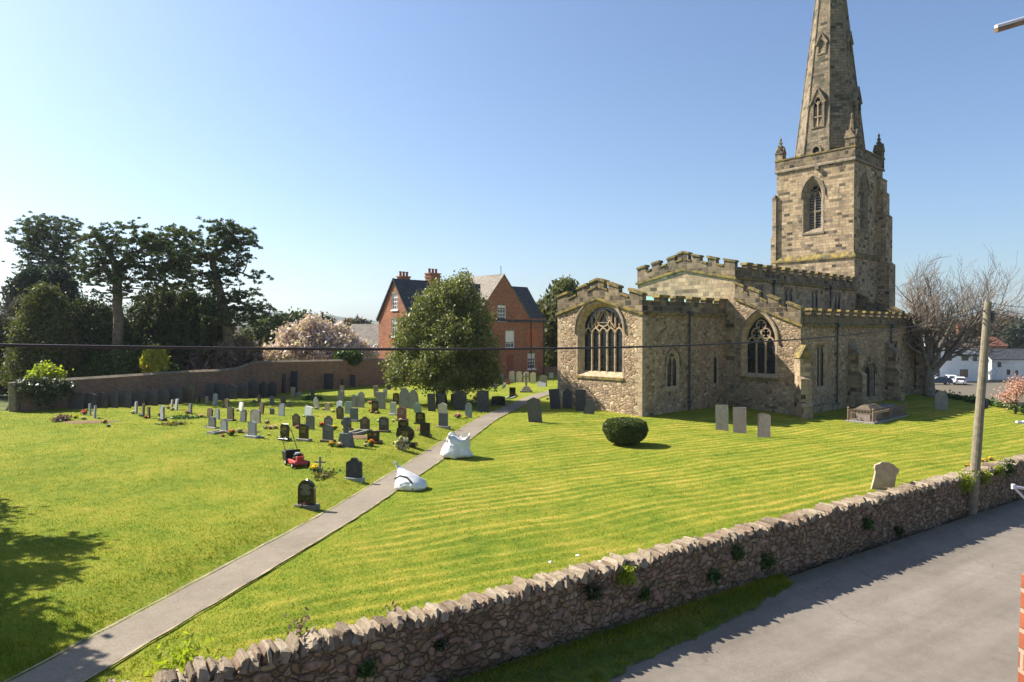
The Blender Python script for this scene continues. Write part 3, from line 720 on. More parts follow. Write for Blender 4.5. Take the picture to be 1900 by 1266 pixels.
def downpipe(par, x, y, z0, z1, head=True):
    m = MB(); m.tube([(x, y - .11, z0), (x, y - .11, z1)], .055, 8)
    z = z0 + .6
    while z < z1: m.box(x - .09, x + .09, y - .12, y + .0, z, z + .06); z += 1.6
    P = m.build('downpipe', M['pipe'], par)
    if head:
        h = MB(); h.box(x - .17, x + .17, y - .3, y - .02, z1 - .02, z1 + .26, top=(-.05, -.0)); h.build('hopper', M['pipe'], P)

# --- chancel
W_, L_ = 6.84, 9.05
ew = dict(c=pick(1112, 690, 0, 0).y, w=pick(1070, 690, 0, 0).y - pick(1153, 690, 0, 0).y)
ewz0 = pick(1112, 699, 0, 0).z; ewza = pick(1112, 563, 0, 0).z; ewzs = pick(1112, 612, 0, 0).z
p1 = pick(1248, 721, 1, 0); q1 = (p1.x, 1.15, p1.z, pick(1248, 672, 1, 0).z, pick(1248, 651, 1, 0).z)
p2 = pick(1327.5, 714, 1, 0); q2 = (p2.x, .5, p2.z, pick(1327, 667, 1, 0).z, pick(1327, 660, 1, 0).z)
mb = MB()
mb.plate([(0, -.8), (W_, -.8), (W_, 6.0), (W_ / 2, 6.9), (0, 5.88)], [hole(ew['c'], ew['w'], ewz0, ewzs, ewza)], 0, .7, mx(0))
mb.plate([(.7, -.8), (L_, -.8), (L_, 5.88), (.7, 5.88)], [hole(*q1), hole(*q2)], 0, .7, my(0))
mb.plate([(.7, -.8), (L_, -.8), (L_, 5.95), (.7, 5.95)], [], 0, .6, my(W_ - .6))
CW = mb.build('chancel_wall', M['rubble'], church)
mb = MB(); quoins(mb, 0, 0, -.4, 5.7, 1, 1); mb.build('quoins', M['dressed'], CW, bevel=.012)
mb = MB(); quoins(mb, 0, W_, -.4, 5.8, 1, -1); mb.build('quoins', M['dressed'], CW, bevel=.012)
window(church, mx(0), ew['c'], ew['w'], ewz0, ewzs, ewza, 5, 'five', depth=.40, splay=.26, label='great five-light east window under a pointed hood')
window(church, my(0), q1[0], q1[1], q1[2], q1[3], q1[4], 2, 'lancet', depth=.06, splay=.12, gd=.03, label='two-light lancet in the shaded chancel wall')
window(church, my(0), q2[0], q2[1], q2[2], q2[3], q2[4], 1, 'lancet', depth=.02, splay=.07, gd=.015, hood=False, label='narrow slit window near the aisle')
HC, HM = .62, .93
zE0, zEa, zE1 = 5.95, 6.95, 6.05
parapet(church, mx(0), 0, zE0, W_ / 2 - .001, zEa, HC, HM + .08, [(0, .95), (1.75, 2.55)], first=.1)
parapet(church, mx(0), W_ / 2, zEa, W_, zE1, HC, HM + .08, [(4.3, 5.1), (5.95, W_)], last=.1)
ap = MB(); ap.plate([(W_ / 2 - .5, zEa + HC - .17), (W_ / 2 + .5, zEa + HC - .17), (W_ / 2 + .5, zEa + HM + .0), (W_ / 2, zEa + HM + .14), (W_ / 2 - .5, zEa + HM + .0)], [], -.034, .36, mx(0))
A = ap.build('battlement', M['parapet'], church)
ac = MB(); ac.plate([(W_ / 2 - .6, zEa + HM - .03), (W_ / 2, zEa + HM + .143), (W_ / 2 + .6, zEa + HM - .03), (W_ / 2 + .6, zEa + HM + .10), (W_ / 2, zEa + HM + .28), (W_ / 2 - .6, zEa + HM + .10)], [], -.12, .43, mx(0)); ac.build('coping', M['coping'], A)
parapet(church, my(0), .36, 5.95, L_, 5.95, .62, .93, [(1.55, 2.5), (3.2, 4.15), (4.9, 5.85), (6.5, 7.4), (8.1, 9.04)], last=0)
rf = MB(); rf.add([(.36, .36, 6.62), (L_, .36, 6.62), (L_, W_ / 2, 7.2), (.36, W_ / 2, 7.2), (.36, W_ - .3, 6.2), (L_, W_ - .3, 6.2)], [(0, 1, 2, 3), (3, 2, 5, 4)]); rf.build('chancel_roof', M['copper'], church)
px_ = pick(1277, 650, 1, 0).x; downpipe(church, px_, 0, -.15, 5.85)

# --- nave
NX0, NX1, NY0, NY1 = 9.05, 28.65, -.64, 7.35
zN, zNa = 8.45, 9.28
mb = MB()
mb.plate([(NY0, -.8), (NY1, -.8), (NY1, zN + .03), ((NY0 + NY1) / 2, zNa - .03), (NY0, zN - .03)], [], 0, .7, mx(NX0))
cl = []
for a, b in ((1402, 1418), (1456, 1472), (1506, 1519), (1549, 1561)):
    A_ = pick(a, 530, 1, NY0).x; B_ = pick(b, 530, 1, NY0).x; cl.append(((A_ + B_) / 2, B_ - A_ + .25))
zc1 = pick(1464, 533, 1, NY0).z
mb.plate([(NX0 + .7, 4), (NX1, 4), (NX1, zN - .03), (NX0 + .7, zN - .03)], [hole(c_, w_, 5.6, 0, zc1, True) for c_, w_ in cl], 0, .6, my(NY0))
mb.plate([(NX0 + .7, -.8), (NX1, -.8), (NX1, zN), (NX0 + .7, zN)], [], 0, .6, my(NY1 - .6))
mb.build('nave_wall', M['ashlar'], church)
for c_, w_ in cl: window(church, my(NY0), c_, w_, 5.6, 0, zc1, 2, 'square', depth=.10, splay=.1, gd=.04, hood=False)
yc = (NY0 + NY1) / 2
parapet(church, mx(NX0), NY0, zN, yc - .001, zNa, .62, 1.0, [(NY0, NY0 + .8), (.75, 1.4), (2.0, 2.65)], first=.12)
parapet(church, mx(NX0), yc, zNa, NY1, zN + .05, .62, 1.0, [(4.05, 4.7), (5.4, 6.05), (NY1 - .75, NY1)], last=.12)
ap = MB(); ap.plate([(yc - .42, zNa + .5), (yc + .42, zNa + .5), (yc + .42, zNa + 1.02), (yc, zNa + 1.12), (yc - .42, zNa + 1.02)], [], -.034, .36, mx(NX0))
A = ap.build('battlement', M['parapet'], church)
ac = MB(); ac.plate([(yc - .5, zNa + 1.0), (yc, zNa + 1.125), (yc + .5, zNa + 1.0), (yc + .5, zNa + 1.12), (yc, zNa + 1.26), (yc - .5, zNa + 1.12)], [], -.12, .43, mx(NX0)); ac.build('coping', M['coping'], A)
parapet(church, my(NY0), NX0 + .36, zN, NX1, zN, .58, .92, merls(NX0 + 1.45, NX1, 14, .56))
rf = MB(); rf.add([(NX0 + .36, NY0 + .3, 8.7), (NX1, NY0 + .3, 8.7), (NX1, yc, 9.4), (NX0 + .36, yc, 9.4), (NX0 + .36, NY1 - .3, 8.7), (NX1, NY1 - .3, 8.7)], [(0, 1, 2, 3), (3, 2, 5, 4)]); rf.build('nave_roof', M['lead'], church)
for a in (1434, 1539): downpipe(church, pick(a, 550, 1, NY0).x, NY0, 5.0, 8.25)

# --- north aisle
AX0, AX1, AY0, AY1 = 9.05, 29.45, -5.07, -.64
zA, zAi = 5.3, 7.1
sl = (zAi - zA) / (AY1 - AY0)
wc = dict(c=(pick(1377, 690, 0, AX0).y + pick(1439, 690, 0, AX0).y) / 2, w=pick(1377, 690, 0, AX0).y - pick(1439, 690, 0, AX0).y)
wz0 = pick(1408, 700, 0, AX0).z; wza = pick(1408, 579, 0, AX0).z; wzs = pick(1408, 632, 0, AX0).z
mb = MB()
mb.plate([(AY0, -1), (AY1, -1), (AY1, zAi - .03), (AY0, zA - .03)], [hole(wc['c'], wc['w'], wz0, wzs, wza)], 0, .7, mx(AX0))
a1 = [pick(1515, 690, 1, AY0).x, pick(1533, 690, 1, AY0).x]; a2 = [pick(1653, 690, 1, AY0).x, pick(1669, 690, 1, AY0).x]
w1 = ((a1[0] + a1[1]) / 2, a1[1] - a1[0], pick(1524, 720, 1, AY0).z, 0, pick(1524, 637, 1, AY0).z)
w2 = ((a2[0] + a2[1]) / 2, a2[1] - a2[0], pick(1661, 703, 1, AY0).z, 0, pick(1661, 632, 1, AY0).z)
dd0 = [pick(1603, 700, 1, AY0).x, pick(1623, 700, 1, AY0).x]
dr = ((dd0[0] + dd0[1]) / 2, dd0[1] - dd0[0], -.5, pick(1613, 695, 1, AY0).z, pick(1613, 676, 1, AY0).z)
mb.plate([(AX0 + .7, -1), (AX1, -1), (AX1, zA - .03), (AX0 + .7, zA - .03)], [hole(*w1, True), hole(*w2, True), hole(*dr)], 0, .7, my(AY0))
mb.plate([(AY0 + .7, -1), (AY1, -1), (AY1, zAi - .2), (AY0 + .7, zA)], [], 0, .6, mx(AX1 - .6))
AW = mb.build('aisle_wall', M['rubble'], church)
pl = MB(); pl.plate([(AY0 - .14, -1), (AY1 - .0, -1), (AY1 - .0, .15), (AY0 - .14, .15)], [], -.14, .05, mx(AX0)); pl.plate([(AX0 + .052, -1), (AX1 + .1, -1), (AX1 + .1, .15), (AX0 + .052, .15)], [], -.137, .05, my(AY0))
pl.build('plinth', M['ashlar'], church, bevel=.02)
window(church, mx(AX0), wc['c'], wc['w'], wz0, wzs, wza, 3, 'three', depth=.34, splay=.2, label='three-light aisle window with quatrefoil circles')
window(church, my(AY0), *w1, 2, 'square', depth=.14, splay=.12, gd=.04, hood=False, label='tall square-headed window left of the porchless door')
window(church, my(AY0), *w2, 2, 'square', depth=.14, splay=.12, gd=.04, hood=False, label='tall square-headed window near the west end')
# door
o_ = arch(*dr[:2], dr[2], dr[3], dr[4]); i_ = arch(dr[0], dr[1] * .66, dr[2], dr[3], dr[3] + (dr[4] - dr[3]) * .72)
mb = MB(); n = len(o_); m_ = my(AY0); steps = [(o_, -.012)] + [([(dr[0] + (a - dr[0]) * (1 - .17 * k), b if b < dr[3] else dr[3] + (b - dr[3]) * (1 - .14 * k)) for a, b in o_], .10 * k) for k in (1, 2)]
for (p0, d0), (p1_, d1) in zip(steps[:-1], steps[1:]):
    mb.add([m_(a, b, d0) for a, b in p0] + [m_(a, b, d1 - .05) for a, b in p0], [(i, i + 1, n + i + 1, n + i) for i in range(n - 1)])
    mb.add([m_(a, b, d1 - .05) for a, b in p0] + [m_(a, b, d1) for a, b in p1_], [(i, i + 1, n + i + 1, n + i) for i in range(n - 1)])
mb.add([m_(a, b, steps[-1][1]) for a, b in steps[-1][0]] + [m_(a, b, .5) for a, b in steps[-1][0]], [(i, i + 1, n + i + 1, n + i) for i in range(n - 1)])
DS = mb.build('doorway', M['dressed_grey'], church)
mb = MB(); mb.plate(steps[-1][0], [], .26, .32, m_); mb.build('door', M['oak'], DS)
mb = MB(); k = [(dr[0] + (a - dr[0]) * 1.2, dr[3] + (b - dr[3]) * 1.16) for a, b in arch_line(dr[0], dr[1], dr[3], dr[4])]; mb.strip(k, .09, -.1, .02, m_)
mb.strip([(dr[0], dr[4] + .2), (dr[0], dr[4] + .55)], .12, -.12, .02, m_); mb.build('hood_mould', M['dressed_grey'], DS)
parapet(church, mx(AX0), AY0, zA, AY1, zAi, .55, .92, [(AY0, AY0 + .85), (-3.65, -2.95), (-2.35, -1.65), (-1.25, AY1 - .02)], first=.12)
parapet(church, my(AY0), AX0 + .36, zA, AX1, zA, .52, .88, merls(AX0 + 1.35, AX1, 14, .55), last=.12)
parapet(church, lambda s, z, d: (AX1 - .36 + d, s, z), AY0 + .36, zA, AY1, zAi, .55, .9, merls(AY0 + .9, AY1, 3, .55))
rf = MB(); rf.add([(AX0 + .36, AY0 + .3, 5.25), (AX1 - .36, AY0 + .3, 5.25), (AX1 - .36, AY1, 6.1), (AX0 + .36, AY1, 6.1)], [(0, 1, 2, 3)]); rf.build('aisle_roof', M['lead'], church)
for a in (1551, 1651): downpipe(church, pick(a, 650, 1, AY0).x, AY0, -.4, 5.15)
def buttress(par, M4, w, stages, ztop_gable=None, base=-1.0, mat='ashlar'):
    """stages: list of (z_top, projection); local x = along wall, local y = outwards"""
    mb = MB(); z = base; prev = None
    for i, (zt, pr) in enumerate(stages):
        nx_ = stages[i + 1][1] if i + 1 < len(stages) else 0
        mb.box(-w / 2, w / 2, -.1, pr, z, zt)
        if i + 1 < len(stages): mb.add([(-w / 2 - .0, nx_ - .0, zt + (pr - nx_) * 1.1), (w / 2 + .0, nx_, zt + (pr - nx_) * 1.1), (w / 2, pr + .03, zt + .002), (-w / 2, pr + .03, zt + .002), (-w / 2, nx_, zt + .002), (w / 2, nx_, zt + .002)],
                                 [(0, 1, 2, 3), (0, 3, 4), (1, 5, 2), (0, 4, 5, 1)])
        z = zt
    mb.xf(M4); B = mb.build('buttress', M[mat], par)
    zt, pr = stages[-1]; c = MB()
    if ztop_gable:
        g = ztop_gable; a = w / 2 + .07
        c.add([(-a, pr + .08, zt), (a, pr + .08, zt), (0, pr + .08, g), (-a, -.1, zt), (a, -.1, zt), (0, -.1, g)], [(0, 1, 2), (5, 4, 3), (0, 2, 5, 3), (1, 4, 5, 2), (0, 3, 4, 1)])
    else: c.add([(-w / 2 - .03, -.05, zt + pr * 1.1), (w / 2 + .03, -.05, zt + pr * 1.1), (w / 2 + .03, pr + .05, zt), (-w / 2 - .03, pr + .05, zt), (-w / 2 - .03, -.05, zt - .06), (w / 2 + .03, -.05, zt - .06), (w / 2 + .03, pr + .05, zt - .06), (-w / 2 - .03, pr + .05, zt - .06)],
                [(0, 1, 2, 3), (3, 2, 6, 7), (0, 3, 7, 4), (1, 5, 6, 2)])
    c.xf(M4); c.build('buttress_cap', M['coping' if ztop_gable else 'dressed_grey'], B); return B
TN = lambda x, y, ang: Matrix.Translation((x, y, 0)) @ Matrix.Rotation(ang, 4, 'Z')
B0 = buttress(church, TN(AX0 + .05, AY0 + .05, R(135)), .62, [(.35, 1.25), (2.0, 1.0), (3.25, .85)], 4.05); B0['label'] = 'diagonal corner buttress with gabled cap'
for a in (1577, 1646): buttress(church, TN(pick(a, 740, 1, AY0).x, AY0, math.pi), .75, [(.3, 1.1), (1.9, .95), (3.35, .7)])
buttress(church, TN(AX1 - .05, AY0 + .05, R(225)), .75, [(.3, 1.3), (1.9, 1.1), (3.4, .8)])

# --- tower
TX0, TX1, TY0, TY1 = 28.65, 35.35, -.55, 6.65
T = [(TX0, TX1, TY0, TY1, -.8, 11.35)]
ins = .14; X0, X1, Y0, Y1 = TX0 + ins, TX1 - ins, TY0 + ins, TY1 - ins; ZT = 19.75
bl = dict(c=(Y0 + Y1) / 2 + .05, w=1.75, z0=pick(1503, 432, 0, X0).z, zs=pick(1503, 362, 0, X0).z, za=pick(1503, 331, 0, X0).z)
bn = dict(c=pick(1603, 400, 1, Y0).x, w=1.55)
mb = MB()
mb.box(TX0, TX1, TY0, TY1, -.8, 11.35)
mb.plate([(Y0, 11.36), (Y1, 11.36), (Y1, ZT), (Y0, ZT)], [hole(bl['c'], bl['w'], bl['z0'], bl['zs'], bl['za'])], 0, .8, mx(X0))
mb.plate([(X0 + .8, 11.36), (X1, 11.36), (X1, ZT), (X0 + .8, ZT)], [hole(bn['c'], bn['w'], bl['z0'], bl['zs'], bl['za'])], 0, .8, my(Y0))
mb.plate([(X0 + .8, 11.36), (X1, 11.36), (X1, ZT), (X0 + .8, ZT)], [], 0, .8, my(Y1 - .8)); mb.plate([(Y0 + .8, 11.36), (Y1 - .8, 11.36), (Y1 - .8, ZT), (Y0 + .8, ZT)], [], 0, .8, mx(X1 - .8))
TW = mb.build('tower_wall', M['tower'], church)
mb = MB(); o1, o2 = .16, -.0
def skirt(mb, x0, x1, y0, y1, z, o, h, i=0, hb=.14):
    mb.add([(x0 - o, y0 - o, z), (x1 + o, y0 - o, z), (x1 + o, y1 + o, z), (x0 - o, y1 + o, z), (x0 + i, y0 + i, z + h), (x1 - i, y0 + i, z + h), (x1 - i, y1 - i, z + h), (x0 + i, y1 - i, z + h),
            (x0 - o, y0 - o, z - hb), (x1 + o, y0 - o, z - hb), (x1 + o, y1 + o, z - hb), (x0 - o, y1 + o, z - hb)],
           [(0, 1, 5, 4), (1, 2, 6, 5), (2, 3, 7, 6), (3, 0, 4, 7), (8, 9, 1, 0), (9, 10, 2, 1), (10, 11, 3, 2), (11, 8, 0, 3), (11, 10, 9, 8)])
skirt(mb, TX0, TX1, TY0, TY1, 11.37, .12, .42, ins + .02); mb.build('string_course', M['coping'], TW)
window(church, mx(X0), bl['c'], bl['w'], bl['z0'], bl['zs'], bl['za'], 2, 'belfry', depth=.5, splay=.36, mat='dressed_grey', label='louvred belfry window on the sunlit face')
window(church, my(Y0), bn['c'], bn['w'], bl['z0'], bl['zs'], bl['za'], 2, 'belfry', depth=.3, splay=.3, mat='dressed_grey', label='louvred belfry window on the shaded face')
# tower buttresses
buttress(church, TN(TX0 + .35, TY1 - .1, 0), .9, [(9.8, .5), (13.6, .38), (17.3, .24)], mat='tower')
bx = pick(1640, 480, 1, TY0 - 1).x
buttress(church, TN(TX1 - .75, TY0 + .05, math.pi), 1.5, [(10.9, 1.0), (15.3, .72), (17.4, .46), (18.7, .24)], mat='tower')
buttress(church, TN(TX1 - .05, TY0 + .75, -math.pi / 2), 1.3, [(10.9, .9), (15.2, .7), (17.6, .4)], mat='tower')
# parapet of the tower
mb = MB(); t_ = .4; zp0, zp1 = ZT + .12, ZT + .92
PX0, PX1, PY0, PY1 = X0 - .1, X1 + .1, Y0 - .1, Y1 + .1
mb.box(PX0, PX0 + t_, PY0, PY1, zp0, zp1); mb.box(PX1 - t_, PX1, PY0, PY1, zp0, zp1); mb.box(PX0 + t_, PX1 - t_, PY0, PY0 + t_, zp0, zp1); mb.box(PX0 + t_, PX1 - t_, PY1 - t_, PY1, zp0, zp1)
TP = mb.build('tower_parapet', M['parapet'], church)
mb = MB(); skirt(mb, X0 + .02, X1 - .02, Y0 + .02, Y1 - .02, ZT - .02, .17, .14, -.1); mb.build('cornice', M['dressed_grey'], TP)
mb = MB()
for (a, b, c_, d_) in ((PX0 - .06, PX0 + t_ + .05, PY0 - .06, PY1 + .06), (PX1 - t_ - .05, PX1 + .06, PY0 - .06, PY1 + .06), (PX0 + t_ + .05, PX1 - t_ - .05, PY0 - .06, PY0 + t_ + .05), (PX0 + t_ + .05, PX1 - t_ - .05, PY1 - t_ - .05, PY1 + .06)):
    mb.box(a, b, c_, d_, zp1, zp1 + .13)
mb.build('coping', M['coping'], TP)
mb = MB(); mb.box(X0 + .3, X1 - .3, Y0 + .3, Y1 - .3, ZT, ZT + .1); mb.build('tower_roof', M['lead'], church)
mb = MB(); mb.box(X0 - .35, X0 - .002, (Y0 + Y1) / 2 - .55, (Y0 + Y1) / 2 - .25, ZT - .5, ZT - .2); mb.build('gargoyle', M['dressed_grey'], TP)
# spire
SC = ((X0 + X1) / 2, (Y0 + Y1) / 2); SZ0 = ZT + .1; SH = 26.5; SR = 2.83 / math.cos(math.pi / 8)
def spire_r(z): return SR * (1 - (z - SZ0) / SH)
mb = MB(); vs = []; nlev = 14
for k in range(nlev + 1):
    z = SZ0 + SH * .985 * k / nlev
    for i in range(8):
        a = math.pi / 8 + i * math.pi / 4; vs.append((SC[0] + spire_r(z) * math.cos(a), SC[1] + spire_r(z) * math.sin(a), z))
mb.add(vs, [(k * 8 + i, k * 8 + (i + 1) % 8, (k + 1) * 8 + (i + 1) % 8, (k + 1) * 8 + i) for k in range(nlev) for i in range(8)] + [tuple(nlev * 8 + i for i in range(8))])
SP = mb.build('spire', M['spire'], church)
mb = MB()
for i in range(8):
    a = math.pi / 8 + i * math.pi / 4
    mb.tube([(SC[0] + spire_r(z) * math.cos(a), SC[1] + spire_r(z) * math.sin(a), z) for z in (SZ0, SZ0 + SH * .97)], [.09, .05], 6)
mb.build('rib', M['spire'], SP)
def lucarne(ang, zb, w, h, gab, cross=True):
    """gabled window standing out of a cardinal face of the spire; local frame: x out, y across"""
    ap = math.cos(math.pi / 8); rb = spire_r(zb) * ap; T4 = Matrix.Translation((SC[0], SC[1], 0)) @ Matrix.Rotation(ang, 4, 'Z')
    mp = lambda s, z, d: tuple(T4 @ Vector((rb + .06 - d, s, z)))
    back = rb - spire_r(zb + h + gab) * ap + .3
    mb = MB(); mb.plate([(-w / 2, zb), (w / 2, zb), (w / 2, zb + h), (0, zb + h + gab), (-w / 2, zb + h)], [arch(0, w * .62, zb + .12, zb + h * .86, zb + h + gab * .42, 5)], 0, .25, mp)
    mb.plate([(-w / 2, zb), (-w / 2 + .14, zb), (-w / 2 + .14, zb + h), (-w / 2, zb + h)], [], .25, back, mp); mb.plate([(w / 2 - .14, zb), (w / 2, zb), (w / 2, zb + h), (w / 2 - .14, zb + h)], [], .25, back, mp)
    Lc = mb.build('lucarne', M['spire'], church)
    mb = MB(); mb.strip([(-w / 2 - .1, zb + h - .08), (0, zb + h + gab + .1), (w / 2 + .1, zb + h - .08)], .14, -.08, back, mp); mb.build('gable_coping', M['dressed_grey'], Lc)
    mb = MB(); mb.plate(arch(0, w * .62, zb + .12, zb + h * .86, zb + h + gab * .42, 5), [], .28, .30, mp); mb.build('opening', M['dark'], Lc)
    if cross:
        mb = MB(); mb.strip([(0, zb + .1), (0, zb + h + gab * .1)], .09, .05, .2, mp); mb.strip([(-w * .31, zb + h * .45), (w * .31, zb + h * .45)], .09, .05, .2, mp)
        mb.strip([(-w * .28, zb + h + gab * .2), (0, zb + h * .9), (w * .28, zb + h + gab * .2)], .08, .05, .2, mp); mb.build('tracery', M['dressed'], Lc)
    mb = MB(); mb.plate([(-w * .3, zb + .12), (w * .3, zb + .12), (w * .3, zb + h * .8), (-w * .3, zb + h * .8)], [], .22, .26, mp); mb.build('shutter', M['louvre'], Lc)
for an in (math.pi, -math.pi / 2): lucarne(an, 23.2, 1.2, 2.3, 1.2)
for an in (math.pi, -math.pi / 2): lucarne(an, 30.0, .85, 1.0, .85, False)
# little door at the foot of the spire
T4 = Matrix.Translation((SC[0], SC[1], 0)) @ Matrix.Rotation(math.pi, 4, 'Z'); rb = spire_r(21) * math.cos(math.pi / 8)
mp = lambda s, z, d: tuple(T4 @ Vector((rb + .12 - d, s, z)))
mb = MB(); mb.plate(arch(0, .95, 20.2, 21.1, 21.75, 6), [arch(0, .6, 20.3, 21.1, 21.5, 6)], 0, .6, mp); SDs = mb.build('spire_door', M['dressed_grey'], church)
mb = MB(); mb.plate(arch(0, .6, 20.3, 21.1, 21.5, 6), [], .12, .14, mp); mb.build('door', M['dark'], SDs)
# pinnacles
def pinnacle(x, y, w, h1, h2, z0=None):
    z = z0 or zp0; mb = MB(); mb.box(x - w / 2, x + w / 2, y - w / 2, y + w / 2, z, z + h1)
    for g in range(4):
        T5 = Matrix.Translation((x, y, 0)) @ Matrix.Rotation(g * math.pi / 2, 4, 'Z')
        mb.plate([(-w * .58, z + h1 - .06), (w * .58, z + h1 - .06), (0, z + h1 + w * .9)], [], -w * .58, -w * .3, lambda s, zz, d: tuple(T5 @ Vector((s, d, zz))))
    P = mb.build('pinnacle', M['parapet'], church)
    mb = MB(); mb.lathe([(w * .46, z + h1), (w * .08, z + h1 + h2), (.02, z + h1 + h2 + .02)], 8, (x, y, 0))
    for k in range(1, 4):
        zz = z + h1 + h2 * k / 4; rr = w * .5 * (1 - k / 4) + .03
        for g in range(4): a = g * math.pi / 2 + math.pi / 4; mb.box(x + rr * math.cos(a) - .05, x + rr * math.cos(a) + .05, y + rr * math.sin(a) - .05, y + rr * math.sin(a) + .05, zz, zz + .11)
    mb.build('pinnacle_spirelet', M['parapet'], P)
    mb = MB(); zt = z + h1 + h2; mb.lathe([(.03, zt - .1), (.11, zt + .02), (.12, zt + .1), (.04, zt + .18), (.03, zt + .3)], 6, (x, y, 0)); mb.build('finial', M['dressed_grey'], P)
pinnacle(PX0 + .35, PY1 - .35, .68, 1.55, 1.25); pinnacle(PX1 - .35, PY0 + .35, .7, 1.6, 1.35); pinnacle(PX1 - .35, PY1 - .35, .68, 1.55, 1.25)
pinnacle(PX0 + .42, PY0 + .42, .85, 1.7, 1.9)
# ------------------------------------------------------------------ roadside rubble wall
def jbox(mb, c, size, axes, jit=.2, rot=0):
    """an irregular stone: jittered box with clipped top; axes = three unit vectors"""
    ax, ay, az = axes; a, b, h = size; vs = []
    if rot: q = Matrix.Rotation(rot, 3, ay); ax = q @ ax; az = q @ az
    for dz, k in ((0, 1.0), (.55, 1.0), (.9, .88), (1, .6)):
        for sx, sy in ((-1, -1), (1, -1), (1, 1), (-1, 1)):
            j = lambda: 1 + random.uniform(-jit, jit)
            vs.append(c + ax * (sx * a / 2 * (k if dz > .6 else 1) * j()) + ay * (sy * b / 2 * (k ** .7) * j()) + az * (h * dz * (1 + random.uniform(-jit, jit) * .35)))
    fs = [(3, 2, 1, 0)]
    for r_ in range(3):
        o = r_ * 4; fs += [(o + i, o + (i + 1) % 4, o + 4 + (i + 1) % 4, o + 4 + i) for i in range(4)]
    fs.append((12, 13, 14, 15)); mb.add(vs, fs)
WPAL = [(0.161, 0.109, 0.070), (0.310, 0.213, 0.135), (0.241, 0.167, 0.108), (0.391, 0.287, 0.184), (0.276, 0.178, 0.119), (0.345, 0.253, 0.167), (0.184, 0.138, 0.092), (0.448, 0.356, 0.238)]
M['roadwall'] = rubble('roadside rubble', WPAL, (.23, .165, .115), 5.6, 1.35, coord='World', bstr=1, bdist=.08, moss=(.085, .075, .04), mw=.022)
def cope_mat():
    m, nt, b = new_mat('coping rubble', .95, .15); v = vec(nt, 'World'); g = nt.nodes.new('ShaderNodeNewGeometry')
    c = ramp(nt, g.outputs['Random Per Island'], [(0, (.14, .105, .075)), (.35, (.25, .195, .135)), (.7, (.33, .27, .195)), (1, (.20, .135, .095))])
    c = mixc(nt, .7, c, ramp(nt, nz(nt, v, 10, 6, .75), [(.3, (.5,) * 3), (.7, (1.4,) * 3)]), 'MULTIPLY')
    c = mixc(nt, ramp(nt, nz(nt, v, 7, 5, .7), [(.58, (0,) * 3), (.7, (.6,) * 3)]), c, (.36, .325, .25))
    nt.links.new(c, b.inputs['Base Color']); bump(nt, b, nz(nt, v, 22, 5, .7), .8, .03); return m
M['copestone'] = cope_mat()
def roadside_wall():
    root = empty('stone_wall', WO + Vector((0, 0, -1.4)), math.atan2(AX.y, AX.x), 'long rubble stone wall with upright coping stones along the road', 'wall')
    mb = MB(); s0, s1, st = -14, 62, .09; nz_ = 18; n = int((s1 - s0) / st)
    for i in range(n + 1):
        s = s0 + i * st
        for k in range(nz_ + 1):
            z = -.45 + 1.59 * k / nz_; p = Vector((s, 0, z))
            d = .07 * noise.fractal(p * 2.4, 1, 2, 3) + .04 * noise.noise(p * 6) + .06 * noise.noise(p * .5)
            mb.v.append((s, -d - .02 * (1 - z), z + .04 * noise.noise(Vector((s * .4, 5, 0))) * (k == nz_)))
    m = nz_ + 1
    for i in range(n):
        for k in range(nz_): a = i * m + k; mb.f.append((a, a + m, a + m + 1, a + 1))
    o = len(mb.v); mb.add([(s0, .42, -.2), (s1, .42, -.2), (s1, .42, 1.13), (s0, .42, 1.13), (s0, .02, 1.13), (s1, .02, 1.13)], [(0, 1, 2, 3), (3, 2, 5, 4)])
    B = mb.build('wall_body', M['roadwall'], root, recalc=False, smooth_=True)
    mb = MB(); s = s0; X, Y_, Z = Vector((1, 0, 0)), Vector((0, 1, 0)), Vector((0, 0, 1))
    while s < s1 - 1:
        w = random.choice((.035, .045, .055, .07, .08, .10, .14)) * random.uniform(.8, 1.25); h = random.uniform(.13, .26) * random.choice((1, 1, .8, 1.12))
        dp = random.uniform(.40, .5)
        if -6.3 < s < -6.05: s += .3; continue
        lean = random.gauss(.28, .16)
        jbox(mb, Vector((s, .21 + random.uniform(-.03, .03), 1.1 + .04 * noise.noise(Vector((s * .4, 5, 0))))), (w * 1.06, dp, h), (X, Y_, Z), .28, lean)
        s += w * random.uniform(.92, 1.12)
    C_ = mb.build('coping', M['copestone'], root, bevel=.006)
    # a few stones that stand proud of the face
    mb = MB()
    for _ in range(420):
        s = random.uniform(-8, 36); z = random.uniform(.03, .98); w, h = random.uniform(.12, .34), random.uniform(.08, .19)
        vs = []; k = 7; cs = Vector((s, 0, z)); ang0 = random.random()
        d = .05 * noise.fractal(cs * 2.4, 1, 2, 3) + .03 * noise.noise(cs * 6) + .06 * noise.noise(cs * .5) + .02 * (1 - z)
        for (q, out) in ((1.0, -d + .02), (.86, -d - random.uniform(.02, .05))):
            for i in range(k):
                a = 2 * math.pi * (i + ang0) / k; rr = q * random.uniform(.85, 1.12); vs.append((s + w / 2 * rr * math.cos(a), out, z + h / 2 * rr * math.sin(a)))
        mb.add(vs, [(i, (i + 1) % k, k + (i + 1) % k, k + i) for i in range(k)] + [tuple(range(k, 2 * k))])
    mb.build('face_stones', M['copestone_face'], root)
M['copestone_face'] = simple('proud wall stone', (.23, .155, .115), .95, .5, 5, .1, bmp=.8)
roadside_wall()

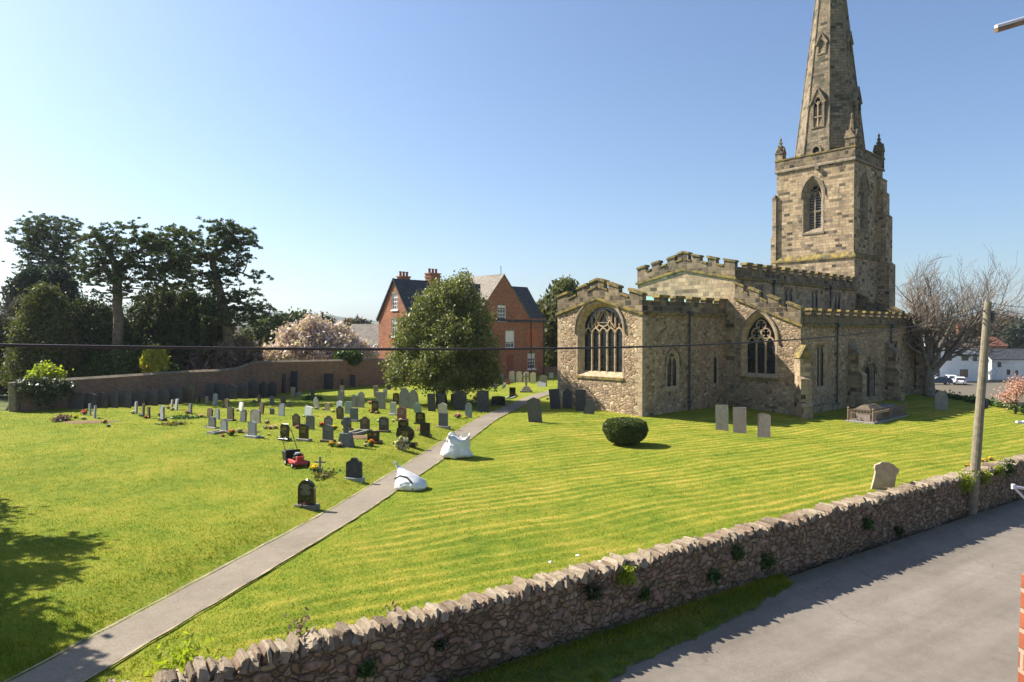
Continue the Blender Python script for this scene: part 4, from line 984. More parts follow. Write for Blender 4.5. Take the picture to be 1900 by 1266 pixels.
# ------------------------------------------------------------------ brick garden wall
def offset_line(P, t):
    out = []
    for i, p in enumerate(P):
        a = P[max(i - 1, 0)]; b = P[min(i + 1, len(P) - 1)]; d = (b - a); d.z = 0; d.normalize(); out.append(p + Vector((-d.y, d.x, 0)) * t)
    return out
def masonry(par, tops, zb, th, mat, name):
    """tops: world points of the wall's top edge; the wall has thickness th behind them"""
    B = offset_line(tops, th); mb = MB(); n = len(tops)
    for p, q in zip(tops, B): mb.v += [(p.x, p.y, zb), (p.x, p.y, p.z), (q.x, q.y, p.z), (q.x, q.y, zb)]
    for i in range(n - 1):
        a = i * 4
        for k in range(3): mb.f.append((a + k, a + k + 1, a + 5 + k, a + 4 + k))
    mb.f += [(0, 1, 2, 3), ((n - 1) * 4 + 3, (n - 1) * 4 + 2, (n - 1) * 4 + 1, (n - 1) * 4)]
    return mb.build(name, mat, par)
def brick_wall():
    r = empty('garden_wall', (-28, 43, 0), 0, 'long brick garden wall behind the graves, low at the left then ramping up', 'wall')
    def wl(px, py):     # a point above the wall line at picture column px with its top at py
        d = ray(px, py)
        for a, b in zip(BW[:-1], BW[1:]):
            # intersect ray plan with segment
            ex, ey = b[0] - a[0], b[1] - a[1]; den = d.x * ey - d.y * ex
            if abs(den) < 1e-9: continue
            t = (a[0] * ey - a[1] * ex) / den; q = (d.x * t, d.y * t); u = ((q[0] - a[0]) * ex + (q[1] - a[1]) * ey) / (ex * ex + ey * ey)
            if -.02 <= u <= 1.02: return Vector((q[0], q[1], CZ + d.z * t))
    inv = Matrix.Translation((28, -43, 0))
    low = [wl(x, y) for x, y in ((33, 712), (70, 710), (105, 707.5), (160, 704), (220, 700), (280, 696), (340, 692), (380, 690), (410, 689), (428, 687), (445, 684), (458, 679), (467, 676))]
    high = [wl(x, y) for x, y in ((469, 674.5), (480, 673.6), (540, 672), (620, 670.5), (700, 669), (722, 668), (740, 667))]
    for nm, T in (('low_wall', low), ('high_wall', high)):
        T = [inv @ t for t in T]; W = masonry(r, T, -.6, .36, M['brickwall'], nm)
        mb = MB(); A = offset_line(T, -.05); B = offset_line(T, .41); Cc = offset_line(T, .18); n = len(T)
        for a, b, c in zip(A, B, Cc): mb.v += [(a.x, a.y, a.z + .003), (c.x, c.y, a.z + .15), (b.x, b.y, b.z + .003)]
        for i in range(n - 1): o = i * 3; mb.f += [(o, o + 1, o + 4, o + 3), (o + 1, o + 2, o + 5, o + 4), (o, o + 3, o + 5, o + 2)]
        mb.f += [(0, 2, 1), (n * 3 - 3, n * 3 - 2, n * 3 - 1)]
        mb.build('coping', M['dressed_grey'], W)
    p = inv @ wl(468, 676); mb = MB(); mb.box(p.x - .25, p.x + .2, p.y - .12, p.y + .42, -.5, p.z + .12); P = mb.build('pier', M['brickwall'], r, bevel=.02)
    p = inv @ wl(33, 712); mb = MB(); mb.box(p.x - .35, p.x + .1, p.y - .35, p.y + .3, -.5, p.z + .1); P = mb.build('pier', M['dressed_grey'], r, bevel=.04)
    return wl
WL = brick_wall()
r_ = empty('churchyard_wall', (4, 72, 0), 0, 'low brick wall between the house and the church', 'wall')
T = [Vector((x, y, z)) for x, y, z in ((3.75 - 4, 76.2 - 72, .9), (6.0 - 4, 75.4 - 72, .95), (9.5 - 4, 74.0 - 72, 1.0), (22, -8, 1))]
W = masonry(r_, T, -.6, .3, M['brickwall'], 'wall_body'); T2 = [t + Vector((0, 0, .1)) for t in offset_line(T, -.03)]

# ------------------------------------------------------------------ brick house
HE1 = Vector((.72, .69, 0)).normalized(); HE2 = Vector((-.69, .72, 0)).normalized()
HR = Vector((3.6, 77.0, -.2)); HA = math.atan2(.69, .72)
house = empty('brick_house', HR, HA, 'large red brick house with two steep gables beyond the graves', 'house')
HM = Matrix.Translation(HR) @ Matrix.Rotation(HA, 4, 'Z'); HMI = HM.inverted()
# local: x along the front from the right corner (negative to the left), y = back
def hpick(px, py, axis, val):
    o = HMI @ Vector((0, 0, CZ)); d = HMI.to_3x3() @ ray(px, py); t = (val - o[axis]) / d[axis]; return o + d * t
HL = 18.4; HD = 5.5; zEv = 6.55; zRi = 10.25
def win_rect(l, t, r, b, axis, val):
    a = hpick(l, (t + b) / 2, axis, val); c = hpick(r, (t + b) / 2, axis, val); m = (l + r) / 2; i = 1 - axis
    s = sorted((a[i], c[i])); return (s[0], s[1], hpick(m, b, axis, val).z, hpick(m, t, axis, val).z)
FW = [win_rect(*w, 1, -.12) for w in ((923.5, 567, 938.5, 595.5), (938, 614, 954.5, 646), (979, 656, 993, 684.5), (896, 656, 912, 681), (896, 613, 912, 641))]
LW = [win_rect(*w, 0, -HL) for w in ((727, 545, 738, 575), (726.5, 592, 737.5, 624), (726.5, 646, 737.5, 672))]
mF = lambda s, z, d: (s, -.12 + d, z); mFL = lambda s, z, d: (s, d, z); mL = lambda s, z, d: (-HL + d, s, z)
rect = lambda w: [(w[0], w[2]), (w[0], w[3]), (w[1], w[3]), (w[1], w[2])]
gx0, gx1, gax = -10.3, -2.28, -6.29; gz = 11.25
mb = MB()
mb.plate([(gx0, -.5), (-.0, -.5), (0, zEv), (gx1, zEv), (gax, gz), (gx0, zEv)], [rect(w) for w in FW], 0, .35, mF)
mb.plate([(-HL + .36, -.5), (gx0, -.5), (gx0, zEv), (-HL + .36, zEv)], [], 0, .35, mFL)
mb.plate([(0, -.5), (HD, -.5), (HD, zEv), (HD / 2, zRi), (0, zEv)], [rect(w) for w in LW], 0, .355, mL)
mb.plate([(.24, -.5), (HD, -.5), (HD, zEv), (HD / 2, zRi - .02), (.24, zEv)], [], 0, .3, lambda s, z, d: (-.3 + d, s, z))
mb.plate([(-HL + .36, -.5), (-.3, -.5), (-.3, zEv), (-HL + .36, zEv)], [], -.3, 0, lambda s, z, d: (s, HD + d, z))
HW = mb.build('wall', M['brick'], house)
mb = MB(); b1, b2, b3 = hpick(978, 610, 1, -.12), hpick(995, 640, 1, -.12), 0
mb.box(b1.x, b2.x, -.124, -.05, b2.z, b1.z - .1); mb.build('blocked_window', M['brick_patch'], house); mb = MB(); mb.box(hpick(940, 660, 1, -.12).x, hpick(953, 660, 1, -.12).x, -.124, -.05, .6, 2.6); mb.build('blocked_window', M['brick_patch2'], house)
def sash(par, w, mp, cols=3, rows=4, name='window', blind=0):
    x0, x1, z0, z1 = w; f = .07; m = MB()
    m.plate(rect(w), [[(x0 + f, z0 + f), (x0 + f, z1 - f), (x1 - f, z1 - f), (x1 - f, z0 + f)]], .04, .16, mp)
    W = m.build(name, M['white'], par)
    m = MB(); m.plate([(x0 + f, z0 + f), (x0 + f, z1 - f), (x1 - f, z1 - f), (x1 - f, z0 + f)], [], .12, .13, mp); m.build('pane', M['pane'], W)
    m = MB(); zm = (z0 + z1) / 2
    for k in range(1, cols): x = x0 + f + (x1 - x0 - 2 * f) * k / cols; m.plate([(x - .018, z0 + f), (x - .018, z1 - f), (x + .018, z1 - f), (x + .018, z0 + f)], [], .095, .115, mp)
    for k in range(1, rows): z = z0 + f + (z1 - z0 - 2 * f) * k / rows; hw = .035 if k == rows // 2 else .018; m.plate([(x0 + f, z - hw), (x0 + f, z + hw), (x1 - f, z + hw), (x1 - f, z - hw)], [], .092, .118, mp)
    m.build('glazing_bars', M['white'], W)
    if blind:
        m = MB(); m.plate([(x0 + f, z1 - f - (z1 - z0) * blind), (x0 + f, z1 - f), (x1 - f, z1 - f), (x1 - f, z1 - f - (z1 - z0) * blind)], [], .119, .1195, mp); m.build('blind', M['white'], W)
    m = MB(); m.plate([(x0 - .1, z0 - .13), (x0 - .1, z0 - .003), (x1 + .1, z0 - .003), (x1 + .1, z0 - .13)], [], -.1, .14, mp); m.build('sill', M['white'], W)
    m = MB(); m.plate([(x0 - .12, z1 + .003), (x0 - .12, z1 + .16), (x1 + .12, z1 + .16), (x1 + .12, z1 + .003)], [], -.03, .1, mp); m.build('lintel', M['dressed_grey'], W)
for w, bl_ in zip(FW, (.1, .62, .3, 0, 0)): sash(house, w, mF, blind=bl_)
for w in LW: sash(house, w, mL, blind=.2)
ov = .22
mb = MB(); sl_ = (zRi - zEv) / (HD / 2)
for sgn, y0, y1 in ((1, -ov, HD / 2), (-1, HD + ov, HD / 2)):
    for x0, x1 in ((-HL - .15, .15),):
        z0 = zEv - ov * sl_; mb.add([(x0, y0, z0), (x1, y0, z0), (x1, y1, zRi + .05), (x0, y1, zRi + .05), (x0, y0, z0 - .12), (x1, y0, z0 - .12), (x1, y1, zRi - .07), (x0, y1, zRi - .07)],
               [(0, 1, 2, 3), (4, 5, 6, 7), (0, 4, 7, 3), (1, 5, 6, 2), (0, 1, 5, 4)])
RF = mb.build('roof', M['slate_roof'], house)
mb = MB(); mb.strip([(-ov, zEv - ov * sl_ - .03), (HD / 2, zRi - .01), (HD + ov, zEv - ov * sl_ - .03)], .2, -.17, -.05, mL); mb.build('bargeboard', M['black_paint'], RF)
mb = MB(); g2 = (gz - zEv) / (gx1 - gax); yb = 4.5
for x0, x1 in ((gx0 - .08, gax), (gx1 + .08, gax)):
    z0 = zEv - .05; mb.add([(x0, -.18, z0), (x1, -.18, gz + .06), (x1, yb + 3, gz + .06), (x0, yb - 1.6, z0), (x0, -.18, z0 - .14), (x1, -.18, gz - .08), (x1, yb + 3, gz - .08), (x0, yb - 1.6, z0 - .14)],
           [(0, 1, 2, 3), (4, 5, 6, 7), (0, 4, 5, 1), (1, 5, 6, 2), (0, 3, 7, 4)])
mb.build('gable_roof', M['grey_roof'], house)
def stack(x, y, z0, z1, w, d, pots, mat='brick'):
    m = MB(); m.box(x - w / 2, x + w / 2, y - d / 2, y + d / 2, z0, z1); m.box(x - w / 2 - .06, x + w / 2 + .06, y - d / 2 - .06, y + d / 2 + .06, z1 - .35, z1 - .2); m.box(x - w / 2 - .08, x + w / 2 + .08, y - d / 2 - .08, y + d / 2 + .08, z1 + .001, z1 + .12)
    C_ = m.build('chimney', M[mat], house); m = MB()
    for k in range(pots): m.lathe([(.13, 0), (.12, .35), (.15, .38), (.15, .46), (.10, .47)], 8, (x - w / 2 + w * (k + .5) / pots, y, z1 + .12))
    m.build('chimney_pots', M['potred'], C_)
M['potred'] = simple('terracotta', (.20, .06, .04), .8, .2, 4)
c1 = hpick(749, 517, 1, HD / 2 + .4); c2 = hpick(803, 517, 1, HD / 2)
stack(c1.x, HD / 2 + .4, 9.3, c1.z + .1, 1.15, .6, 3); stack(c2.x, HD / 2, 9.2, hpick(803, 509.5, 1, HD / 2).z, 1.25, .9, 3)
mb = MB(); mb.tube([(gax + .4, .8, gz - .1), (gax + .4, .8, gz + 1.0)], .035, 6); mb.build('flue_pipe', M['pipe'], house)
for x in (-.12, gx1 + .1): mb = MB(); mb.tube([(x, -.2, -.2), (x, -.2, zEv - .1)], .05, 6); mb.build('downpipe', M['black_paint'], house)

# ------------------------------------------------------------------ outbuildings behind the brick wall
def simple_house(name, label, cat, p, ang, L, D, ze, zr, wall, roof, wins=(), chim=(), zb=-1, pots=True):
    o = empty(name, p, ang, label, cat); mb = MB()
    mb.plate([(0, zb), (L, zb), (L, ze), (0, ze)], [], 0, .3, lambda s, z, d: (s, d, z)); mb.plate([(.3, zb), (L - .3, zb), (L - .3, ze), (.3, ze)], [], D - .3, D, lambda s, z, d: (s, d, z))
    for x0 in (.001, L - .301): mb.plate([(.3, zb), (D, zb), (D, ze), (D / 2, zr - .1), (.3, ze)], [], 0, .3, lambda s, z, d: (x0 + d, s, z))
    mb.build('wall', M[wall], o); k = (zr - ze) / (D / 2); mb = MB(); v = .3
    for y0 in (-v, D + v):
        z0 = ze - v * k
        mb.add([(-v, y0, z0), (L + v, y0, z0), (L + v, D / 2, zr), (-v, D / 2, zr), (-v, y0, z0 - .12), (L + v, y0, z0 - .12), (L + v, D / 2, zr - .12), (-v, D / 2, zr - .12)], [(0, 1, 2, 3), (4, 5, 6, 7), (0, 4, 7, 3), (1, 5, 6, 2), (0, 1, 5, 4)])
    rf = mb.build('roof', M[roof], o)
    for (x, z0, w, h) in wins:
        m = MB(); mp = lambda s, z, d: (s, -.04 + d, z)
        m.plate([(x, z0), (x + w, z0), (x + w, z0 + h), (x, z0 + h)], [[(x + .07, z0 + .07), (x + w - .07, z0 + .07), (x + w - .07, z0 + h - .07), (x + .07, z0 + h - .07)]], 0, .06, mp)
        m.plate([(x + w / 2 - .02, z0 + .07), (x + w / 2 + .02, z0 + .07), (x + w / 2 + .02, z0 + h - .07), (x + w / 2 - .02, z0 + h - .07)], [], .005, .03, mp)
        W = m.build('window', M['white' if wall != 'render_white' else 'pipe'], o); m = MB(); m.plate([(x + .07, z0 + .07), (x + w - .07, z0 + .07), (x + w - .07, z0 + h - .07), (x + .07, z0 + h - .07)], [], .031, .036, mp); m.build('pane', M['pane'], W)
    for (x, y, z0, z1) in chim:
        m = MB(); m.box(x - .45, x + .45, y - .3, y + .3, z0, z1); m.box(x - .5, x + .5, y - .35, y + .35, z1, z1 + .12); c = m.build('chimney', M['brick'], rf)
        m = MB(); [m.lathe([(.13, 0), (.11, .4)], 8, (x + q, y, z1 + .12)) for q in (-.22, .22)]; m.build('chimney_pots', M['potred'], c)
    return o
a = at(640, 640, 92); simple_house('outbuilding', 'low outbuilding with long grey tiled roof left of the brick house', 'building', (a.x, a.y, 0), R(-4), 7.5, 8, 3.3, 6.0, 'cream', 'grey_roof', zb=-3)
a = at(624, 640, 110); simple_house('cottage', 'distant cottage whose chimney rises beside the blossom tree', 'house', (a.x - 2, a.y, 0), R(5), 8, 6, 3.5, 5.2, 'brick', 'brown_roof', chim=[(3.2, 3, 4.4, 6.7)], zb=-6)
# garden room with glass lantern
a = at(672, 660, 70); o = empty('garden_room', (a.x, a.y, -.3), R(4), 'cream garden room with glass roof lantern beside the brick house', 'building'); mb = MB()
mb.box(0, 3.0, 0, 3.4, 0, 2.95); mb.box(-2.2, -.001, .7, 3.4, 0, 2.75); Wg = mb.build('wall', M['cream'], o)
mb = MB(); mb.box(-.15, 3.15, -.15, 3.5, 2.95, 3.13); mb.build('cornice', M['white'], Wg)
mb = MB(); mb.box(.5, 2.6, .6, 2.8, 3.13, 3.3); mb.add([(.5, .6, 3.3), (2.6, .6, 3.3), (2.6, 2.8, 3.3), (.5, 2.8, 3.3), (1.2, 1.7, 3.85), (1.9, 1.7, 3.85)], [(0, 1, 5, 4), (2, 3, 4, 5), (1, 2, 5), (3, 0, 4)]); LT = mb.build('roof_lantern', M['pane'], o)
mb = MB()
for a_, b_ in (((.5, .6, 3.3), (1.2, 1.7, 3.85)), ((2.6, .6, 3.3), (1.9, 1.7, 3.85)), ((1.2, .6, 3.3), (1.4, 1.7, 3.85)), ((1.9, .6, 3.3), (1.7, 1.7, 3.85)), ((1.2, 1.7, 3.85), (1.9, 1.7, 3.85)), ((.5, .6, 3.3), (2.6, .6, 3.3))): mb.tube([a_, b_], .04, 4)
mb.build('glazing_bars', M['white'], LT)
for x in (.25, 1.0, 1.75):
    mb = MB(); mb.plate([(x, .3), (x + .6, .3), (x + .6, 2.5), (x, 2.5)], [[(x + .06, .36), (x + .54, .36), (x + .54, 2.44), (x + .06, 2.44)]], -.03, .03, lambda s, z, d: (s, d - .01, z)); W = mb.build('window', M['white'], o)
    mb = MB(); mb.plate([(x + .06, .36), (x + .54, .36), (x + .54, 2.44), (x + .06, 2.44)], [], -.02, -.012, lambda s, z, d: (s, d - .01, z)); mb.build('pane', M['pane'], W)
# timber gabled house among the pines
a = at(488, 636, 95); o = empty('gabled_house', (a.x, a.y, 0), R(6), 'distant house with a pale blue timbered gable between pine and blossom', 'house'); mb = MB()
zt = CZ + 12 / F * 95; mb.plate([(-1.7, -5), (1.7, -5), (1.7, zt - 2.3), (0, zt), (-1.7, zt - 2.3)], [], 0, 6, lambda s, z, d: (s, d, z)); mb.build('wall', M['slate_blue'] if 'slate_blue' in M else M['lead'], o)
mb = MB(); mb.strip([(-2.1, zt - 2.7), (0, zt + .15), (2.1, zt - 2.7)], .26, -.25, -.05, lambda s, z, d: (s, d, z)); mb.strip([(-1.3, zt - 1.75), (1.3, zt - 1.75)], .14, -.1, -.01, lambda s, z, d: (s, d, z)); mb.strip([(0, zt - 1.7), (0, zt)], .12, -.1, -.01, lambda s, z, d: (s, d, z))
for q in (-.8, .8): mb.strip([(q, zt - 1.7), (0, zt - .4)], .1, -.1, -.01, lambda s, z, d: (s, d, z))
mb.build('bargeboard', M['pale_blue'] if 'pale_blue' in M else M['white'], o)
mb = MB(); mb.add([(-9, 2.0, zt - 2.9), (2.2, 2.0, zt - 2.9), (2.2, 5, zt - .2), (-9, 5, zt - .2), (-9, 2, -5), (2.2, 2, -5)], [(0, 1, 2, 3), (4, 5, 1, 0)]); mb.build('roof', M['brown_roof'], o)

# ------------------------------------------------------------------ street beyond, on the right
def sp(px, py): return gp(px, py, 0, street_z)
a = sp(1727, 709); b = sp(1834, 708)
simple_house('white_building', 'white rendered two-storey building across the street behind the bare tree', 'building', (a.x, a.y, a.z), math.atan2(b.y - a.y, b.x - a.x), (b - a).length, 8, 6.9, 9.3, 'render_white', 'brown_roof',
    wins=[(1.0, 1.0, .9, 1.3), (6.3, .9, 1.7, 1.5), (6.6, 4.1, 1.5, 1.2), (9.1, 4.0, .9, 1.3), (3.4, 4.1, 1.1, 1.2), (1.1, 4.1, 1, 1.2)], chim=[(9.6, 4, 8.3, 10.8)], zb=-3)
m_ = MB(); a = sp(1840, 705); b = sp(1885, 705); 
simple_house('white_cottage', 'long low white building right of the utility pole', 'building', (a.x, a.y, a.z), math.atan2(b.y - a.y, b.x - a.x), 11, 6, 4.4, 6.3, 'render_white', 'slate_roof', wins=[(1.2, 2.6, .8, 1.0), (3.2, 1.0, .7, 1.1), (5.0, .9, .6, 1.0)], zb=-3)
a = sp(1881, 707); mb = MB(); mb.box(0, 9, 0, .4, -1, 1.9); o = mb.build('boundary_wall', M['tanwall'] if 'tanwall' in M else M['cream'], bevel=.03); o.location = (a.x, a.y - 14, a.z + .6); tag(o, 'tan wall at the right edge beyond the street', 'wall')
def far_house(px, py, Y, L, lab, roof='red_roof'):
    a = at(px, py, Y); simple_house('distant_house', lab, 'house', (a.x, a.y, a.z - 5.5), R(12), L, 7, 3.5, 5.6, 'brick', roof, chim=[(1.2, 3.5, 4.8, 6.8)], zb=-8)
far_house(1708, 622, 150, 7, 'distant red roofed house seen through the left of the bare tree')
far_house(1818, 626, 165, 8, 'distant red roofed house behind the utility pole')
# cars
M['carwhite'] = simple('white car paint', (.72, .73, .75), .25, .03, 1, .6, bmp=0); M['cardark'] = simple('dark blue car paint', (.012, .018, .04), .2, .05, 1, .7, bmp=0)
M['tyre'] = simple('tyre rubber', (.015, .015, .015), .8, .1, 5); M['carglass'] = simple('car glass', (.02, .025, .03), .08, .1, 1, .8, bmp=0)
def car(px, py, ang, paint, label):
    p = sp(px, py); o = empty('parked_car', p, ang, label, 'car', 'cars parked across the street')
    prof = [(-2.1, .35), (-2.15, .75), (-1.95, .95), (-1.7, 1.32), (-1.2, 1.47), (.1, 1.47), (.9, .98), (1.9, .85), (2.12, .6), (2.1, .35)]
    mb = MB(); n = len(prof); vs = [(x, y * (1 if z < .9 else .8 if z > 1.2 else .93), z) for y in (-.88, .88) for x, z in prof]
    mb.add(vs, [tuple(range(n)), tuple(range(2 * n - 1, n - 1, -1))] + [(i, i + n, (i + 1) % n + n, (i + 1) % n) for i in range(n)]); mb.build('body', M[paint], o, bevel=.04)
    mb = MB()
    for q in (-1, 1): mb.add([(-1.55, q * .80, 1.0), (.6, q * .84, 1.0), (.0, q * .745, 1.38), (-1.25, q * .735, 1.38)], [(0, 1, 2, 3)])
    mb.add([(-2.0, -.68, 1.0), (-2.0, .68, 1.0), (-1.74, .6, 1.36), (-1.74, -.6, 1.36)], [(0, 1, 2, 3)]); mb.xf(Matrix.Translation((-.0, 0, .0)) @ Matrix.Diagonal((1.015, 1.06, 1, 1))); mb.build('car_window', M['carglass'], o)
    for x in (-1.3, 1.3):
        for q in (-1, 1):
            mb = MB(); mb.tube([(x, q * .70, .33), (x, q * .90, .33)], .33, 14); w = mb.build('wheel', M['tyre'], o); mb = MB(); mb.tube([(x, q * .89, .33), (x, q * .915, .33)], .2, 10); mb.build('rim', M['metal'], w)
    for q in (-1, 1): mb = MB(); mb.box(-2.17, -2.1, q * .62 - .15, q * .62 + .15, .78, .92); mb.build('tail_light', M['redf2'], o)
    mb = MB(); mb.box(-2.2, -2.14, -.26, .26, .5, .61); mb.build('number_plate', M['white'], o)
M['redf2'] = simple('red lens', (.4, .02, .02), .3, .1, 1)
car(1780, 714, R(62), 'carwhite', 'white hatchback parked in front of the white building')
car(1762, 710, R(75), 'carwhite', 'white car half hidden behind the white hatchback')
car(1741, 714, R(160), 'cardark', 'dark blue car parked behind the bare tree trunk')

# ------------------------------------------------------------------ utility pole and cables
pb = gp(1803, 951, 0, road_z); pt = at(1833.5, 560, pb.y - .35)
pole = empty('utility_pole', pb, 0, 'leaning wooden utility pole standing beside the roadside wall', 'pole')
mb = MB(); ax_ = (pt - pb); mb.tube([ax_ * -.05, ax_ * .0, ax_ * .35, ax_ * .7, ax_], [.165, .16, .145, .125, .11], 14); PO = mb.build('pole_shaft', M['wood'], pole, smooth_=False)
mb = MB()
for k in (.955, .92, .9): c = ax_ * k; mb.tube([c + Vector((-.17, -.05, .0)), c + Vector((.27, .05, 0))], .022, 6)
mb.tube([ax_ * .935 + Vector((.12, -.1, -.2)), ax_ * .935 + Vector((.13, -.1, .1))], .05, 8); mb.build('bracket', M['pipe'], pole)
mb = MB(); c = ax_ * .52 + Vector((.17, -.05, 0)); mb.box(c.x - .05, c.x + .05, c.y - .05, c.y + .05, c.z - .14, c.z + .12); mb.build('cable_box', M['pipe'], pole, bevel=.01)
def cable(A, B, sag, r, label, n=60, end=(0, 0)):
    A, B = Vector(A), Vector(B); pts = [A.lerp(B, t / n) - Vector((0, 0, 4 * sag * (t / n) * (1 - t / n))) for t in range(n + 1)]
    mb = MB(); mb.tube(pts, r, 8); o = mb.build('overhead_cable', M['cable'], smooth_=True); tag(o, label, 'cable'); return o
top = pb + ax_ * .965
cable((-4.6, 3.2, 4.78), top, .50, .0125, 'thick overhead cable sweeping from the pole across the whole view')
cable(top + Vector((0, .05, -.05)), at(2050, 612, 27), .15, .012, 'lower cable running right from the pole top')
cable(top + Vector((0, .1, .08)), at(2050, 580, 36), .3, .010, 'middle cable running right from the pole top')
cable(top + Vector((0, .1, .25)), at(2050, 552, 33), .35, .009, 'upper thin cable running right from the pole top')
cable(top + Vector((0, .1, .22)), at(1490, 606, 38), .9, .006, 'thin service wire drooping from the pole toward the church')

# ------------------------------------------------------------------ the near house on the right edge and its fittings
M['nearbrick'] = ashlar('near brick', [(.22, .06, .03), (.32, .10, .05), (.27, .08, .04)], (.3, .22, .16), .23, .075, .01)
o = empty('near_house', (1.9, 2.4, -1.4), 0, 'red brick corner of the house from which the view is taken', 'house')
xa = lambda py: at(1899 - (py - 950) * .034 + 1.2, py, 2.5)
pA, pB = at(1899, 950, 2.5), at(1888, 1266, 2.5); dx = (pA - pB); up = lambda z: pB + dx * ((z - pB.z) / dx.z)
mb = MB(); vs = []
for z in (-1.6, 3.9, 5.0):
    q = up(z); vs += [(q.x - 1.9, .1, z + 1.4), (q.x - 1.9 + 3, .1, z + 1.4), (q.x - 1.9 + 3, 2.0 - 5, z + 1.4), (q.x - 1.9, -3.0, z + 1.4)]
mb.add(vs[:8], [(0, 1, 5, 4), (1, 2, 6, 5), (2, 3, 7, 6), (3, 0, 4, 7), (4, 5, 6, 7)]); mb.build('wall', M['nearbrick'], o)
# aerial bracket rods
def rod(name, label, cat, P, Q, r, mat, extra=()):
    P, Q = Vector(P), Vector(Q); e = empty(name, Q, 0, label, cat); m = MB(); m.tube([P - Q, Vector((0, 0, 0))], r, 10); m.build('arm', M[mat], e)
    for (a_, b_, r2, nm, mt) in extra: m = MB(); m.tube([Vector(a_) - Q, Vector(b_) - Q], r2, 8); m.build(nm, M[mt], e)
M['lightmetal'] = simple('pale aluminium', (.62, .62, .68), .35, .1, 5, .5, bmp=0)
P, Q = at(1848, 50, 3.0), at(1990, 8, 3.1)
rod('aerial', 'pale aerial rod poking in at the top right corner', 'aerial', P, Q, .0095, 'lightmetal', [(P + Vector((.0, 0, -.016)), Q + Vector((0, 0, -.016)), .011, 'lower_rod', 'wood2')]) if 'wood2' in M else None
P, Q = at(1880, 903, 3.4), at(1990, 922, 3.5); P2 = at(1975, 1000, 3.5)
rod('wall_bracket', 'small pale metal bracket at the right edge over the road', 'bracket', P, Q, .007, 'lightmetal', [(P, P2, .006, 'strut', 'lightmetal'), (P + Vector((0, 0, .012)), P - Vector((0, 0, .012)), .009, 'end_cap', 'lightmetal')])
P, Q = at(1886, 783, 3.4), at(1990, 798, 3.5)
rod('wall_bracket', 'short pale metal rod at the right edge over the lawn', 'bracket', P, Q, .006, 'lightmetal', [(at(1898, 784, 3.42), at(1960, 792, 3.47), .010, 'sleeve', 'lightmetal')])

# ------------------------------------------------------------------ trees and shrubs
def leaf_quads(C, size, asp=1.5, up=.0, nrm=None, jit=1.0):
    """quads centred on C (n,3), random directions"""
    n = len(C); d = rng.normal(size=(n, 3)); d[:, 2] += up; d /= np.linalg.norm(d, axis=1)[:, None]
    e = rng.normal(size=(n, 3))
    if nrm is not None: e = e * .7 + np.cross(nrm, d)
    e -= (e * d).sum(1)[:, None] * d; e /= np.linalg.norm(e, axis=1)[:, None] + 1e-9
    s = (size * (.6 + .8 * rng.random(n)))[:, None]; a, b = d * s * asp / 2, e * s / 2
    return np.stack([C - a, C + b, C + a, C - b], 1)         # lozenge leaf
def cloud(blobs, n, clump=.28, per=14, shell=.55, flat=1, rough=.35):
    """clumped points over and inside a set of ellipsoids"""
    B = np.array(blobs, float); w = B[:, 3] * B[:, 5] ** .5 * B[:, 4] ** .5; w /= w.sum(); m = max(1, n // per); k = rng.choice(len(B), m, p=w); B = B[k]
    d = rng.normal(size=(m, 3)); d /= np.linalg.norm(d, axis=1)[:, None]; r = shell + (1 - shell) * rng.random(m) ** .5
    nn = np.array([noise.noise(Vector((a * 1.1, b * 1.1, c * 1.1))) for a, b, c in (B[:, :3] + d * B[:, 3:6])]); r *= 1 + rough * nn
    C = B[:, :3] + d * B[:, 3:6] * r[:, None]
    P = np.repeat(C, per, 0) + rng.normal(size=(m * per, 3)) * clump * np.array([1, 1, flat])
    return P, np.repeat(d, per, 0)
def pxb(L, Y):
    """(px, py, rx, ry[, dy]) in picture units at depth Y -> world ellipsoids"""
    out = []
    for t in L:
        y = Y + (t[4] if len(t) > 4 else 0); p = at(t[0], t[1], y); out.append((p.x, p.y, p.z, t[2] * y / F, (t[2] + t[3]) / 2 * y / F, t[3] * y / F))
    return out
def rel(P, o): return P - np.array(o)
def shrub(name, label, cat, L, Y, n, size, mat, clump=.25, per=14, shell=.5, trunk=None, group=None, zb=None, up=0, asp=1.5, flat=1, bark='bark_dark', rough=.35, base=None):
    B = pxb(L, Y); cx = sum(b[0] for b in B) / len(B) if base is None else at(base, 600, Y).x; z0 = ground(cx, Y, False) if zb is None else zb
    o = empty(name, (cx, Y, z0), 0, label, cat, group)
    P, N_ = cloud(B, n, clump, per, shell, flat, rough); P = P[P[:, 2] > z0 + .02]; N_ = N_[:len(P)]
    quads('crown' if trunk else 'foliage', rel(leaf_quads(P, np.full(len(P), size), asp, up), (cx, Y, z0)), M[mat], o)
    if trunk:
        mb = MB()
        for (pts, r0, r1) in trunk:
            W = [at(a, b, Y + (c[0] if c else 0)) - Vector((cx, Y, z0)) for a, b, *c in pts]; m = len(W)
            path = []; 
            for i in range(m - 1):
                for q in range(4): path.append(W[i].lerp(W[i + 1], q / 4) + Vector([random.uniform(-1, 1) * r0 * .25 for _ in range(3)]) * (1 if q or i else 0))
            path.append(W[-1]); mb.tube(path, [r0 + (r1 - r0) * i / (len(path) - 1) for i in range(len(path))], 8)
        mb.build('trunk', M[bark], o, smooth_=True)
    return o
M['holly'] = leafmat('holm leaves', [(.05, .066, .02), (.11, .13, .038), (.18, .185, .058), (.28, .25, .10)], .25, .48, .4)
M['pine'] = leafmat('pine needles', [(.035, .05, .026), (.075, .10, .05), (.13, .155, .075)], .22, .6)  # needle colours lightened, so part of the milky haze is painted in
